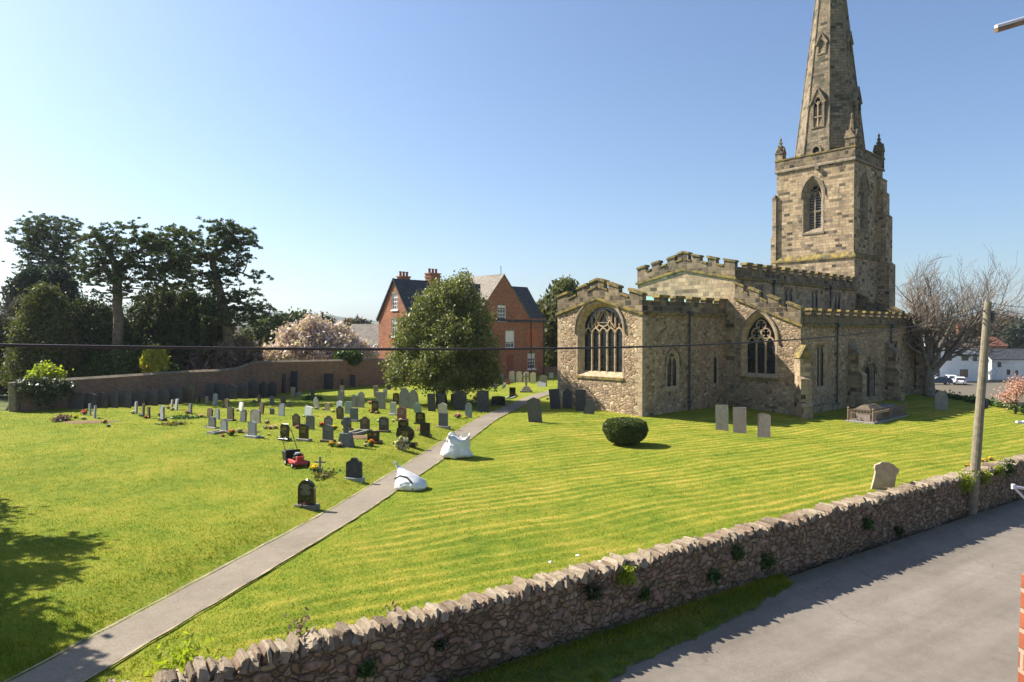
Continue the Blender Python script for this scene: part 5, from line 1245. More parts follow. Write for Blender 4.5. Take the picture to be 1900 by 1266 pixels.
M['yew'] = leafmat('yew needles', [(.022, .032, .014), (.045, .06, .024), (.08, .092, .035)], .15, .6)  # raised like the pine: some distance haze is mixed into the colour
M['olive'] = leafmat('cypress sprays', [(.04, .05, .016), (.09, .10, .033), (.17, .165, .06)], .25, .6)
M['bluefir'] = leafmat('blue fir needles', [(.014, .026, .018), (.026, .044, .030), (.04, .06, .04)], .2, .6)
M['gold_con'] = leafmat('golden cypress', [(.20, .20, .02), (.33, .31, .03), (.45, .40, .05)], .3, .6)
M['lime'] = leafmat('lime leaves', [(.16, .20, .02), (.25, .30, .03), (.34, .36, .05)], .45, .6)
M['laurel'] = leafmat('laurel leaves', [(.02, .045, .012), (.05, .10, .02), (.12, .17, .04)], .25, .5, .35)
M['scrub'] = leafmat('scrub leaves', [(.07, .075, .02), (.13, .12, .04), (.17, .14, .06)], .3)
M['blossom'] = leafmat('magnolia petals', [(.34, .21, .21), (.52, .38, .38), (.66, .55, .55), (.78, .72, .72)], .2, .5)
M['pinkblossom'] = leafmat('pink blossom', [(.40, .20, .18), (.55, .32, .28), (.5, .3, .2)], .3)
M['twig'] = leafmat('reddish twigs', [(.13, .085, .07), (.19, .13, .11), (.24, .18, .15)], .2)
M['ivy'] = leafmat('ivy leaves', [(.014, .022, .008), (.025, .04, .012), (.06, .075, .03), (.16, .16, .11)], .2, .4, .5)
M['bush'] = leafmat('clipped yew leaves', [(.025, .04, .01), (.07, .095, .022), (.14, .16, .04)], .2, .5, .3)
M['woods'] = leafmat('bare woodland', [(.07, .06, .05), (.11, .09, .07), (.14, .115, .09)], .2)

# central evergreen
shrub('evergreen_tree', 'broad leafy evergreen tree standing among the gravestones', 'tree',
      [(848, 548, 32, 32), (815, 575, 44, 40), (862, 590, 44, 42, .3), (775, 622, 40, 40, -.5), (830, 632, 60, 50, -1), (888, 640, 34, 44), (757, 675, 38, 34, .2), (812, 685, 60, 38, -1.3), (868, 690, 52, 34, .4), (905, 690, 20, 26), (735, 695, 18, 16, .3), (860, 520, 10, 12), (820, 543, 22, 18), (788, 590, 20, 22), (820, 610, 50, 40, 2), (820, 675, 60, 40, 2.3), (748, 640, 16, 18)],
      45, 84000, .11, 'holly', .19, 20, .75, [([(823, 752, -.3), (822, 715), (824, 670)], .24, .16), ([(814, 752), (812, 700), (800, 650)], .2, .1), ([(824, 690), (850, 640), (860, 600)], .13, .05), ([(818, 700), (790, 660), (770, 620)], .12, .05), ([(823, 670), (828, 600), (840, 550)], .14, .04)], base=822, asp=1.3, rough=.75)
# scots pines
def pine(name, label, blobs, Y, trunk, n_tuft, group, zb=-.3, base=None, tuft=.43):
    B = pxb(blobs, Y); cx = at(base, 600, Y).x; o = empty(name, (cx, Y, zb), 0, label, 'tree', group); org = np.array((cx, Y, zb))
    A = np.array(B); w = A[:, 3] * A[:, 5]; w /= w.sum(); k = rng.choice(len(A), n_tuft, p=w); A = A[k]; d = rng.normal(size=(n_tuft, 3)); d /= np.linalg.norm(d, axis=1)[:, None]
    Ct = A[:, :3] + d * A[:, 3:6] * (.3 + .7 * rng.random(n_tuft))[:, None] ** .6
    Ct = np.repeat(Ct, 4, 0) + rng.normal(size=(n_tuft * 4, 3)) * tuft * [1.1, 1.1, .6]; n_tuft *= 4
    per = 26; C = np.repeat(Ct, per, 0); g = rng.normal(size=(len(C), 3)); g /= np.linalg.norm(g, axis=1)[:, None]; g[:, 2] = np.abs(g[:, 2]) * 1.1 - .05
    sz = np.repeat(tuft * (.4 + .5 * rng.random(n_tuft)), per)[:, None]
    P0 = C + g * sz * .25 * [1, 1, .9]; P1 = C + g * sz * [1., 1., .95]; s = np.cross(g, rng.normal(size=g.shape)); s /= np.linalg.norm(s, axis=1)[:, None] + 1e-9; s *= .03
    V = np.stack([P0 - s, P1 - s * .8, P1 + s * .8, P0 + s], 1) - org
    quads('crown', V, M['pine'], o)
    mb = MB()
    for (pts, r0, r1) in trunk:
        W = [at(a, b, Y + (c[0] if c else 0)) - Vector(org) for a, b, *c in pts]; path = []
        for i in range(len(W) - 1):
            for q in range(4): path.append(W[i].lerp(W[i + 1], q / 4) + Vector([random.uniform(-1, 1) * r0 * .2 for _ in range(3)]) * (1 if (q or i) else 0))
        path.append(W[-1]); mb.tube(path, [r0 + (r1 - r0) * i / (len(path) - 1) for i in range(len(path))], 9)
    nodes = [Vector(v) for v in mb.v[::9]]
    for q in range(0, n_tuft, 14):
        t = Vector(Ct[q] - org); nb = min(nodes, key=lambda v: (v - t).length + max(0, v.z - t.z) * 2); m_ = nb.lerp(t, .55) + Vector((0, 0, -.25))
        if (nb - t).length < 6: mb.tube([nb, m_, t], [.07, .045, .02], 4, False)
    mb.build('trunk', M['bark'], o, smooth_=True); return o
PG = 'tall pines behind the brick wall'
pine('pine_tree', 'tall pine with thick straight trunk and forked limbs, middle of the three', [(185, 450, 45, 26), (240, 440, 50, 24), (285, 455, 45, 22), (215, 490, 60, 22), (300, 480, 50, 26), (330, 445, 34, 30), (175, 520, 38, 18), (215, 545, 40, 14), (250, 520, 40, 22), (345, 470, 30, 26), (320, 515, 42, 26), (160, 490, 24, 24)], 49,
     [([(223, 705), (220, 640), (219, 570), (217, 500), (216, 488)], .40, .27), ([(216, 492), (200, 465), (178, 438), (160, 440), (135, 452)], .24, .09), ([(217, 492), (240, 478), (265, 462), (290, 450), (330, 430)], .23, .06), ([(216, 520), (195, 500), (180, 492)], .2, .07), ([(219, 500), (255, 492), (300, 500)], .2, .05), ([(218, 540), (205, 510), (185, 470)], .18, .05)], 310, PG, base=220, tuft=.33)
pine('pine_tree', 'tall pine whose spreading crown is leftmost of the three', [(85, 425, 45, 26), (60, 440, 34, 22), (120, 435, 30, 32), (110, 470, 40, 26), (60, 465, 26, 16), (34, 455, 14, 9), (38, 488, 14, 8), (130, 500, 30, 22), (80, 490, 36, 18), (98, 520, 28, 26), (115, 548, 26, 26)], 66,
     [([(118, 700), (116, 620), (112, 540), (106, 480)], .5, .25), ([(106, 485), (80, 462), (50, 450)], .2, .06), ([(108, 490), (120, 455), (100, 425)], .2, .06)], 270, PG, base=118)
pine('pine_tree', 'tall pine with slanting bare trunk, rightmost of the three', [(415, 425, 34, 18), (440, 440, 34, 22), (400, 450, 40, 20), (455, 455, 26, 22), (380, 470, 34, 18), (430, 480, 40, 16), (350, 480, 30, 24), (470, 515, 24, 8), (440, 505, 30, 8), (455, 540, 34, 22), (480, 575, 32, 16), (420, 560, 36, 26), (440, 590, 50, 20), (360, 520, 40, 30), (400, 520, 24, 18), (510, 600, 26, 10)], 52,
     [([(431, 665), (424, 620), (414, 560), (402, 510), (393, 480)], .42, .24), ([(393, 482), (380, 474), (350, 478), (320, 480)], .22, .06), ([(394, 480), (412, 462), (436, 440)], .2, .05), ([(400, 505), (430, 500), (470, 515)], .13, .04), ([(412, 555), (440, 560), (480, 575), (520, 598)], .15, .04)], 290, PG, base=431, tuft=.35)
BG = 'trees and shrubs beyond the brick wall'
def s_(*a, **k): return shrub(*a, group=BG, zb=-.4, **k)
s_('yew_tree', 'big dark upright yew between the pine trunks', 'tree', [(330, 655, 72, 48), (330, 620, 50, 40)] + [(x, 628 - 34 * math.sin((x - 250) / 155 * math.pi) + 8 * math.sin(x * 1.7), 8, 58 + 10 * math.sin(x * 2.3), math.sin(x) * 1.5) for x in range(258, 408, 8)], 54, 70000, .12, 'yew', .2, 14, .7, up=1.6, asp=3, rough=.2, trunk=[([(330, 712), (330, 650), (332, 560)], .3, .1)])
s_('cypress_tree', 'big conical olive green cypress at the left behind the wall', 'tree', [(82, 580, 28, 38), (80, 630, 46, 45), (85, 680, 60, 45), (62, 620, 26, 40), (110, 640, 30, 50), (84, 550, 14, 16), (50, 690, 30, 30)], 48.5, 62000, .11, 'olive', .26, 16, .6, up=.3, asp=2.2, trunk=[([(84, 712), (83, 640), (82, 560)], .3, .08)])
s_('fir_tree', 'bluish fir rising behind the olive cypress', 'tree', [(55, 540, 22, 34), (40, 560, 20, 40), (62, 520, 14, 16), (112, 545, 22, 30), (125, 580, 22, 36), (105, 520, 14, 22)], 60, 26000, .14, 'bluefir', .3, 14, .5, up=.2, asp=2.5, trunk=[([(60, 700), (58, 600), (56, 510)], .25, .06)])
s_('laurel_thicket', 'dark rounded evergreens left of the thick pine trunk', 'tree', [(160, 600, 40, 45), (195, 610, 36, 40), (150, 650, 50, 45), (210, 660, 50, 42), (255, 670, 46, 36), (180, 690, 60, 25), (120, 680, 30, 30)], 50.5, 50000, .13, 'yew', .3, 14, .5, trunk=[([(175, 705), (176, 660), (165, 600)], .2, .08)])
s_('laurel_bush', 'dark glossy laurel low behind the wall', 'shrub', [(200, 680, 40, 22), (240, 672, 36, 26), (165, 690, 40, 18), (310, 690, 26, 12, 1)], 49.2, 14000, .11, 'laurel', .2, 12, .5)
s_('golden_conifer', 'small golden upright conifer behind the brick wall', 'shrub', [(288, 668, 16, 22), (281, 660, 9, 14), (294, 662, 9, 16), (300, 680, 9, 24), (287, 650, 5, 8), (277, 676, 8, 16)], 47.9, 5500, .12, 'gold_con', .11, 12, .6, up=1.6, asp=2.2)
s_('lime_shrub', 'bright yellow-green shrub above the ivy-covered wall', 'shrub', [(82, 700, 24, 14), (96, 694, 14, 12), (68, 705, 14, 10), (84, 686, 12, 8)], 44.5, 3200, .13, 'lime', .18, 8, .3)
s_('winter_shrub', 'bare pinkish twiggy shrub behind the brick wall', 'shrub', [(400, 670, 45, 26), (440, 665, 36, 26), (370, 682, 30, 16), (455, 680, 24, 18)], 53, 9000, .16, 'twig', .35, 10, .2, up=.8, asp=5)
s_('scrub_bush', 'yellowish scrubby bush at the foot of the slanting pine', 'shrub', [(405, 640, 26, 24), (415, 615, 14, 20), (380, 655, 24, 20), (235, 640, 16, 14), (450, 645, 20, 14)], 55, 6000, .17, 'scrub', .3, 10, .3)
s_('laurel_thicket', 'dark shrubs closing the view at the far left edge', 'tree', [(-10, 640, 40, 60), (15, 690, 34, 44), (-20, 700, 40, 44), (22, 650, 22, 40)], 56, 16000, .15, 'yew', .3, 14, .5, trunk=[([(5, 720), (4, 660)], .2, .08)])
s_('magnolia_tree', 'spreading magnolia covered in pale pink blossom', 'tree', [(590, 640, 62, 30), (560, 625, 40, 24), (585, 605, 24, 18), (640, 640, 34, 24), (520, 655, 36, 18), (628, 612, 14, 16), (660, 650, 26, 14), (575, 660, 60, 14), (540, 615, 18, 12), (500, 660, 16, 12), (690, 655, 12, 10)], 62, 15000, .2, 'blossom', .22, 5, .35, trunk=[([(580, 690), (578, 660), (560, 620)], .16, .05), ([(580, 680), (600, 650), (630, 615)], .12, .04), ([(580, 680), (550, 655), (510, 650)], .12, .04), ([(580, 670), (590, 640), (585, 600)], .1, .03)], rough=.6)
s_('dark_evergreen', 'dark broadleaf evergreen left of the blossom tree', 'tree', [(500, 610, 30, 16), (530, 605, 26, 18), (555, 600, 26, 16), (470, 630, 24, 18), (520, 625, 30, 14), (470, 650, 20, 14)], 78, 9000, .26, 'pine', .35, 12, .4, trunk=[([(515, 660), (516, 620), (518, 600)], .2, .08)])
s_('round_shrub', 'rounded glossy green shrub just above the brick wall', 'shrub', [(645, 662, 23, 12), (636, 666, 16, 8), (656, 664, 14, 10)], 59.5, 3600, .13, 'laurel', .14, 8, .5, asp=2)
s_('bushy_yew', 'bushy dark green conifer behind the chancel and house', 'tree', [(1030, 600, 36, 50), (1045, 555, 24, 28), (1010, 590, 18, 30), (1040, 640, 34, 40), (1060, 560, 18, 22), (1052, 535, 12, 14), (1020, 660, 18, 30), (1085, 590, 20, 40)], 84, 16000, .28, 'olive', .4, 14, .5, up=.5, asp=2.4, trunk=[([(1040, 700), (1040, 620), (1042, 550)], .3, .1)])
s_('fir_tree', 'dark pointed fir above the blossom tree', 'tree', [(605, 606, 12, 14), (600, 598, 6, 8), (612, 616, 14, 10)], 90, 2400, .3, 'bluefir', .35, 12, .4, trunk=[([(605, 660), (605, 620), (604, 600)], .2, .06)])
s_('far_bare_tree', 'small bare tree on the skyline left of the brick house', 'tree', [(662, 606, 11, 7)], 150, 700, .5, 'woods', .6, 8, .2, up=.5, asp=4, trunk=[([(662, 640), (662, 620), (662, 604)], .25, .08)])
s_('far_conifer', 'tiny dark conifer on the skyline beside the brick house', 'tree', [(683, 606, 3, 3), (683, 612, 6, 4), (684, 602, 1.5, 4)], 150, 420, .4, 'bluefir', .4, 8, .3, trunk=[([(683, 640), (683, 620), (683, 602)], .15, .05)])
# far left bare tree
M['twigmat'] = simple('pale twigs', (.17, .14, .11), .9, .25, 3, .1, bmp=0)
def bare_tree(name, label, base, H, spread, Y_, seed, first, n_levels=5, xlim=lambda x: 0, r0=.35, minr=.008, bark='bark_grey', lean=(0, 0), group=None, low=.22, kids=(2, 4)):
    rs = random.Random(seed); o = empty(name, base, 0, label, 'tree', group); tr = MB(); br = MB()
    def grow(p, d, L, r, lev):
        n = 5 if lev < 2 else 4; pts = [p.copy()]; rad = [r]; q = p.copy(); dd = d.copy(); upk = .10 if lev > 0 else .03
        for i in range(n):
            dd = (dd + Vector((rs.gauss(0, .10) + xlim(q.x) * .1, rs.gauss(0, .10), rs.gauss(0, .06) + upk))).normalized(); q = q + dd * (L / n); pts.append(q.copy()); rad.append(max(minr * .7, r * (1 - .62 * (i + 1) / n)))
        (tr if lev < 2 else br).tube(pts, rad, 8 if lev == 0 else 6 if lev == 1 else 4 if lev == 2 else 3, False)
        if lev >= n_levels: return
        m = rs.randint(*kids) + (2 if lev in (1, 2) else 1)
        for k in range(m):
            t = (k + 1 + rs.random() * .6) / (m + 1); i = min(n - 1, int(t * n)); f = t * n - i; P = pts[i].lerp(pts[i + 1], min(1, f)); rr = rad[i] * .62
            tang = (pts[i + 1] - pts[i]).normalized(); az = rs.random() * 2 * math.pi; side = tang.orthogonal().normalized(); side = Matrix.Rotation(az, 3, tang) @ side
            nd = (tang * rs.uniform(.65, 1.0) + side * rs.uniform(.45, .85)).normalized(); nd = (nd + Vector((xlim(P.x), 0, 0))).normalized(); grow(P, nd, L * rs.uniform(.5, .74), max(minr, rr), lev + 1)
    for (p0, d, L, r) in first: grow(Vector(p0), Vector(d).normalized(), L, r, 1)
    tr.tube([(0, 0, -.3), (0, 0, .3), (first[0][0][0] * .5, 0, first[0][0][2] * .6), first[0][0]], [r0 * 1.3, r0 * 1.05, r0 * .95, r0 * .85], 12)
    tr.build('trunk', M[bark], o, smooth_=True); br.build('branches', M['twigmat'], o, recalc=False, uv=False)
    return o
tb = gp(1724, 736)
bare_tree('bare_tree', 'wide bare tree with many spreading limbs beside the church end', tb, 11.5, 5, 54, 5,
          [((.0, 0, 2.0), (-.12, .1, 1), 4.6, .22), ((.1, 0, 1.7), (.9, -.1, 1.0), 5.8, .24), ((.05, 0, 2.3), (.15, .2, 1), 5.0, .2), ((.1, .1, 2.0), (.55, .5, 1), 5.2, .2), ((-.1, 0, 2.2), (-.38, -.2, 1), 3.6, .16), ((.3, 0, 2.2), (1.3, .2, .8), 5.6, .2), ((.1, -.1, 2.3), (.3, -.5, 1), 4.6, .18), ((.5, 0, 2.6), (1.5, -.3, .45), 5.0, .14), ((0, 0, 2.9), (-.02, .0, 1), 4.4, .18)], 5, xlim=lambda x: 1.6 * min(1, max(0, (-.6 - x) / 1.6)) - 1.2 * min(1, max(0, (x - 6) / 2)), r0=.40, minr=.011)
lb = at(-8, 700, 56); bare_tree('bare_tree', 'bare tree at the far left edge of the view', (lb.x, 56, -.4), 9, 4, 56, 11, [((0, 0, 2.4), (.1, 0, 1), 4.2, .16), ((0, 0, 2.2), (.6, .1, 1), 4.0, .13), ((0, 0, 2.0), (-.5, .1, 1), 4, .13), ((0, 0, 2.6), (.4, -.4, 1), 4, .12)], 4, r0=.25, minr=.012)
# woods and conifers at the far right
zf = -12
w_ = shrub('woodland', 'brown leafless woodland on the rising ground beyond the street', 'woodland', [(x, 612 + 6 * math.sin(x * .05), 24, 14, 20 * math.sin(x)) for x in range(1655, 2000, 22)] + [(x, 630, 26, 12) for x in range(1660, 2000, 30)], 210, 16000, .9, 'woods', 1.3, 10, .3, zb=zf, up=.6, asp=2.4); w_['kind'] = 'stuff'
shrub('conifer_clump', 'dark green conifers at the far right skyline', 'tree', [(1888, 620, 14, 14), (1878, 624, 10, 12), (1900, 616, 14, 16)], 190, 3000, .8, 'bluefir', .9, 12, .4, zb=zf, up=.4, asp=2, trunk=[([(1888, 650), (1888, 620)], .4, .1)])
shrub('hedge', 'low clipped hedge along the far edge of the churchyard', 'hedge', [(x, 733 + (x - 1735) * .17, 10, 4, -(x - 1735) * .065) for x in range(1738, 1960, 12)], 54.5, 5000, .12, 'laurel', .14, 8, .3, zb=-.5)
pb2 = gp(1884, 768); 
shrub('blossom_shrub', 'small pink flowering tree at the right churchyard edge', 'shrub', [(1884, 728, 18, 16), (1868, 738, 16, 9), (1898, 722, 16, 16), (1886, 712, 14, 10)], pb2.y, 1300, .08, 'pinkblossom', .22, 6, .1, trunk=[([(1884, 768), (1885, 745), (1888, 715)], .07, .03), ([(1885, 750), (1866, 736), (1850, 734)], .04, .015), ([(1885, 745), (1900, 725)], .04, .015), ([(1885, 752), (1868, 745), (1856, 748)], .03, .012)], zb=pb2.z)
# clipped bush
bp = gp(1160, 825)
o = empty('clipped_bush', bp, 0, 'dense dark clipped round bush alone on the mown lawn', 'bush')
k = F / bp.y; n = 26000; d = rng.normal(size=(n, 3)); d /= np.linalg.norm(d, axis=1)[:, None]; nn = np.array([noise.noise(Vector(v) * 4) for v in d])
P = d * np.array([1.0, .95, .66]); P[:, 2] = np.sign(P[:, 2]) * (1 - np.exp(-np.abs(P[:, 2]) * 3.2)) * .62; P *= (1 + .05 * nn - .10 * rng.random(n) ** 2)[:, None]; P[:, 2] += .62; lowk = np.clip((P[:, 2] - 0) / .7, 0, 1)[:, None]
P[:, :2] *= (.74 + .26 * lowk); P += rng.normal(size=P.shape) * .012
quads('foliage', leaf_quads(P, np.full(n, .065), 1.5), M['bush'], o)
mb = MB(); mb.lathe([(.1, 0), (.45, .2), (.72, .6), (.66, .95), (.3, 1.05)], 14); mb.build('branches', M['bark_dark'], o)
# ivy over the left end of the wall, plants growing on the road wall
shrub('ivy', 'dark ivy draped over the left end of the brick wall', 'ivy', [(60, 716, 34, 7), (95, 716, 30, 9), (70, 730, 16, 14), (110, 722, 22, 12), (40, 716, 14, 6), (90, 738, 10, 12), (35, 726, 6, 12)], 41.4, 5200, .12, 'ivy', .16, 10, .1, zb=-.2)
def wall_plant(i, px, py, s, mat, label):
    d = ray(px, py); n_ = AN; t = (WO.dot(n_) - .0) / (d.dot(n_)); p = Vector((0, 0, CZ)) + d * t - AN * .05
    o = empty('wall_plant', p, 0, label, 'plant', 'plants rooted in the roadside wall'); C_ = np.clip(rng.normal(size=(int(150 * s) + 30, 3)), -2, 2) * .07 * s * [1, .5, 1]; C_[:, 1] -= .03
    quads('foliage', leaf_quads(C_, np.full(len(C_), .055), 1.8), M[mat], o)
for i, (px, py, s, mt, lb_) in enumerate([(1159, 1067, 1.5, 'lime', 'bright green leafy tuft just under the coping'), (1321, 1067, 1.2, 'laurel', 'green tuft low on the wall face, middle of the wall'), (1364, 1024, 1.2, 'laurel', 'dark tuft beneath the coping right of the bright tuft'), (1419, 1040, 1.4, 'laurel', 'dark hanging plant right of the middle of the wall'), (1099, 1096, 1.1, 'ivy', 'dark tuft left of the bright one under the coping'), (1192, 1100, .9, 'laurel', 'small green tuft below the bright leafy one'), (1605, 970, 1.3, 'laurel', 'green fern-like plant on the wall left of the pole'), (1664, 984, 1.0, 'ivy', 'small dark plant low on the wall near the pole'),
        (1786, 893, 2.6, 'lime', 'bright green creeper left of the pole under the coping'), (1822, 884, 1.8, 'lime', 'bright green creeper right of the pole'), (1866, 868, 2.2, 'laurel', 'dark green creeper on the wall top at the right'), (678, 1238, 1.0, 'laurel', 'green grass tuft in the wall face, lower middle'), (815, 1194, .7, 'ivy', 'tiny dark tuft in the wall below the coping'), (1849, 872, 1.2, 'lime', 'light green sprig between two creepers near the right edge')]):
    wall_plant(i, px, py, s, mt, lb_)
def tuft(px, py, s, mat, label, name='weed', n=90, cat='plant', hgt=.35):
    p = gp(px, py); o = empty(name, p, 0, label, cat); C_ = rng.normal(size=(n, 3)) * [.12, .12, 0] * s; C_[:, 2] = np.abs(rng.normal(size=n)) * hgt * .5; quads('foliage', leaf_quads(C_, np.full(n, .03 + .012 * s), 2.6, up=1.5), M[mat], o)
tuft(556, 1196, .8, 'twig', 'dead brown weed stalks standing behind the wall coping', hgt=.5); tuft(343, 1240, 1.5, 'lime', 'bright green leaves growing behind the coping at bottom left', n=260)
tuft(728, 1152, .5, 'twig', 'small dead weed on the coping line', hgt=.25)
# tree just outside the frame at left, whose shade falls on the lawn
shrub('shade_tree', 'leafy evergreen tree just beyond the left edge shading the lawn', 'tree', [], 1, 0, 1, 'yew') if False else None
def left_tree():
    c = (-19.4, 16); o = empty('shade_tree', (c[0], c[1], -.2), 0, 'evergreen tree just outside the left edge, shading the lawn', 'tree')
    bl_ = [(-.5, 0, 5.6, 2.3, 2.3, 2.2), (-2.2, 3.6, 5.6, 2.1, 2, 1.7), (-.2, 1.4, 6.2, 1.9, 1.8, 1.5), (1.7, -1.0, 5.8, 1.8, 1.7, 1.4), (2.6, -3.0, 5.4, 1.9, 1.7, 1.5), (-.5, -2.2, 5.0, 2.1, 2.0, 1.8), (-3.2, .6, 5.6, 2.2, 2.2, 2.0), (3.2, -4.6, 5.0, 1.5, 1.4, 1.3), (-4, 5.6, 5.8, 1.8, 1.8, 1.6), (1.6, -5.4, 4.6, 1.9, 1.6, 1.5), (-1, .2, 7.6, 1.5, 1.5, 1.2), (3.0, .3, 6.6, .8, .7, .4), (1.6, 2.2, 7.3, .8, .6, .35), (4.1, -2.0, 6.0, .8, .7, .4), (5.4, -3.8, 5.2, 1.5, 1.4, 1.1), (7.0, -4.4, 4.9, 1.1, 1.0, .8), (4.2, -5.6, 4.8, 1.6, 1.3, 1.2)]
    P, _ = cloud(bl_, 48000, .28, 14, .2); quads('crown', leaf_quads(P, np.full(len(P), .17), 1.6), M['olive'], o)
    mb = MB(); mb.tube([(0, 0, -.3), (0, .1, 2), (.1, 0, 5), (0, 0, 7.5)], [.3, .26, .18, .06], 8)
    for b in bl_[1:]: mb.tube([(0, 0, 2.6), (b[0] * .5, b[1] * .5, 3.8), b[:3]], [.14, .09, .04], 5)
    mb.build('trunk', M['bark_dark'], o, smooth_=True)
left_tree()
# ------------------------------------------------------------------ gravestones
def top_outline(shape, w, h):
    a = w / 2; s = lambda pts: [(-a, 0)] + pts + [(a, 0)]
    arc = lambda cx, cz, r, t0, t1, n=8: [(cx + r * math.cos(R(t0 + (t1 - t0) * i / n)), cz + r * math.sin(R(t0 + (t1 - t0) * i / n))) for i in range(n + 1)]
    if shape == 'rect': return s([(-a, h), (a, h)])
    if shape == 'round': return s(arc(0, h - a, a, 180, 0, 10))
    if shape == 'curve':
        q = w * .14; rr = (a * a + q * q) / (2 * q); t = math.degrees(math.asin(a / rr)); return s(arc(0, h - rr, rr, 90 + t, 90 - t))
    if shape == 'gothic':
        rz = min(h * .4, w * .9); RR = (a * a + rz * rz) / (2 * a); t1 = math.degrees(math.atan2(rz, -(RR - a))); L = arc(-a + RR, h - rz, RR, 180, t1, 6); return s(L + [(-x, z) for x, z in reversed(L[:-1])])
    if shape == 'peak': return s([(-a, h - w * .2), (0, h), (a, h - w * .2)])
    if shape == 'shoulder': b = w * .34; return s([(-a, h - b * .8), (-b, h - b * .8)] + arc(0, h - b * .9, b * .95, 170, 10, 7) + [(b, h - b * .8), (a, h - b * .8)])
    if shape == 'ogee':
        L = [(-a, h - w * .32), (-a * .8, h - w * .24), (-a * .6, h - w * .22), (-a * .42, h - w * .14), (-a * .25, h - w * .03), (0, h)]; return s(L + [(-x, z) for x, z in reversed(L[:-1])])
    if shape == 'notch': k = w * .13; return s([(-a, h - k), (-a + k, h - k), (-a + k * 1.2, h), (a - k * 1.2, h), (a - k, h - k), (a, h - k)])
    if shape == 'disc': r = w / 2; return [(x, z) for x, z in arc(0, h - r, r, 235, -55, 18)]
    if shape == 'lobed':
        L = [(-a * .95, 0), (-a * .88, h * .3), (-a * .86, h * .6), (-a, h * .72), (-a * .98, h * .84), (-a * .7, h * .9), (-a * .45, h * .98), (0, h)]; return L + [(-x, z) for x, z in reversed(L[:-1])]
    if shape == 'broken': return s([(-a, h * .86), (-a * .3, h), (a * .2, h * .93), (a * .7, h * .95), (a, h * .6)])
    if shape == 'low': return s([(-a * .98, h * .8), (-a * .85, h * .95), (0, h), (a * .85, h * .95), (a * .98, h * .8)])
def rows_text(mb, w, h, z0, z1, dep, lines, rs, wf=.7):
    """worn lines of incised lettering: rows of short strokes"""
    for k in range(lines):
        z = z1 - (z1 - z0) * (k + .5) / lines; lh = (z1 - z0) / lines * .42; half = w * wf / 2 * rs.uniform(.55, 1); x = -half
        while x < half:
            l = rs.uniform(.25, .9) * lh
            mb.add([(x, dep, z - lh / 2 * rs.uniform(.6, 1)), (x + l, dep, z - lh / 2), (x + l, dep, z + lh / 2 * rs.uniform(.5, 1)), (x, dep, z + lh / 2)], [(0, 1, 2, 3)]); x += l + lh * rs.uniform(.15, .5)
def headstone(cx, base, w, h, shape, mat, yaw, label, group='gravestones in the churchyard', **o):
    p = gp(cx, base); rs = random.Random(int(cx * 31 + base)); k = p.y / F; H_ = h * k
    n = Vector((-math.sin(R(yaw)), -math.cos(R(yaw)))); v = Vector((p.x, p.y)).normalized(); fac = max(.45, abs(n.dot(v))); th = o.get('th', .085)
    W = max(.2, (w * k - th * math.sqrt(max(0, 1 - fac * fac)) * .8) / fac); th = min(th, W * .5)
    rz = -R(yaw); e = empty('gravestone', p, rz, label, 'gravestone', group); mp = lambda s, z, d: (s, d, z)
    ph = 0; tilt = Matrix.Rotation(R(o.get('back', rs.uniform(-6, 5))), 4, 'X') @ Matrix.Rotation(R(o.get('t', rs.uniform(-3, 3))), 4, 'Y')
    if o.get('p'):
        ph = min(.11, H_ * .13); mb = MB(); pw = W * o.get('pw', 1.3)
        mb.box(-pw / 2, pw / 2, -.13, .15, -.08, ph); mb.build('plinth', M_st(o.get('pm', mat)), e, bevel=.012)
    mb = MB(); ol = top_outline(shape, W, H_ - ph); mb.plate([(x, z if z > 0 else -.12 if not ph else 0) for x, z in ol], [], -th / 2, th / 2, mp); mb.xf(Matrix.Translation((0, 0, ph)) @ (Matrix.Identity(4) if ph else tilt))
    mb.build('tablet', M_st(mat), e, bevel=.008 if p.y < 40 else 0)
    if o.get('txt'):
        mb = MB(); rows_text(mb, W, H_, H_ * o.get('z0', .35), H_ * .86 - ph, -th / 2 - .012, o.get('ln', 7), rs); mb.xf(Matrix.Translation((0, 0, ph)) @ (Matrix.Identity(4) if ph else tilt)); mb.build('inscription', M[{'g': 'gold', 'w': 'letter_white'}[o['txt']]], e, recalc=False, uv=False)
    if o.get('kerb'):
        L = o['kerb']; mb = MB(); a = W * .62
        mb.box(-a, -a + .1, -L, -.14, -.1, .1); mb.box(a - .1, a, -L, -.14, -.1, .1); mb.box(-a + .1, a - .1, -L, -L + .1, -.1, .098); mb.build('kerb', M_st(o.get('km', 'mid')), e)
    return e
def M_st(k): return ST[k]
G1 = 'slate slabs leaning in a row against the brick wall'
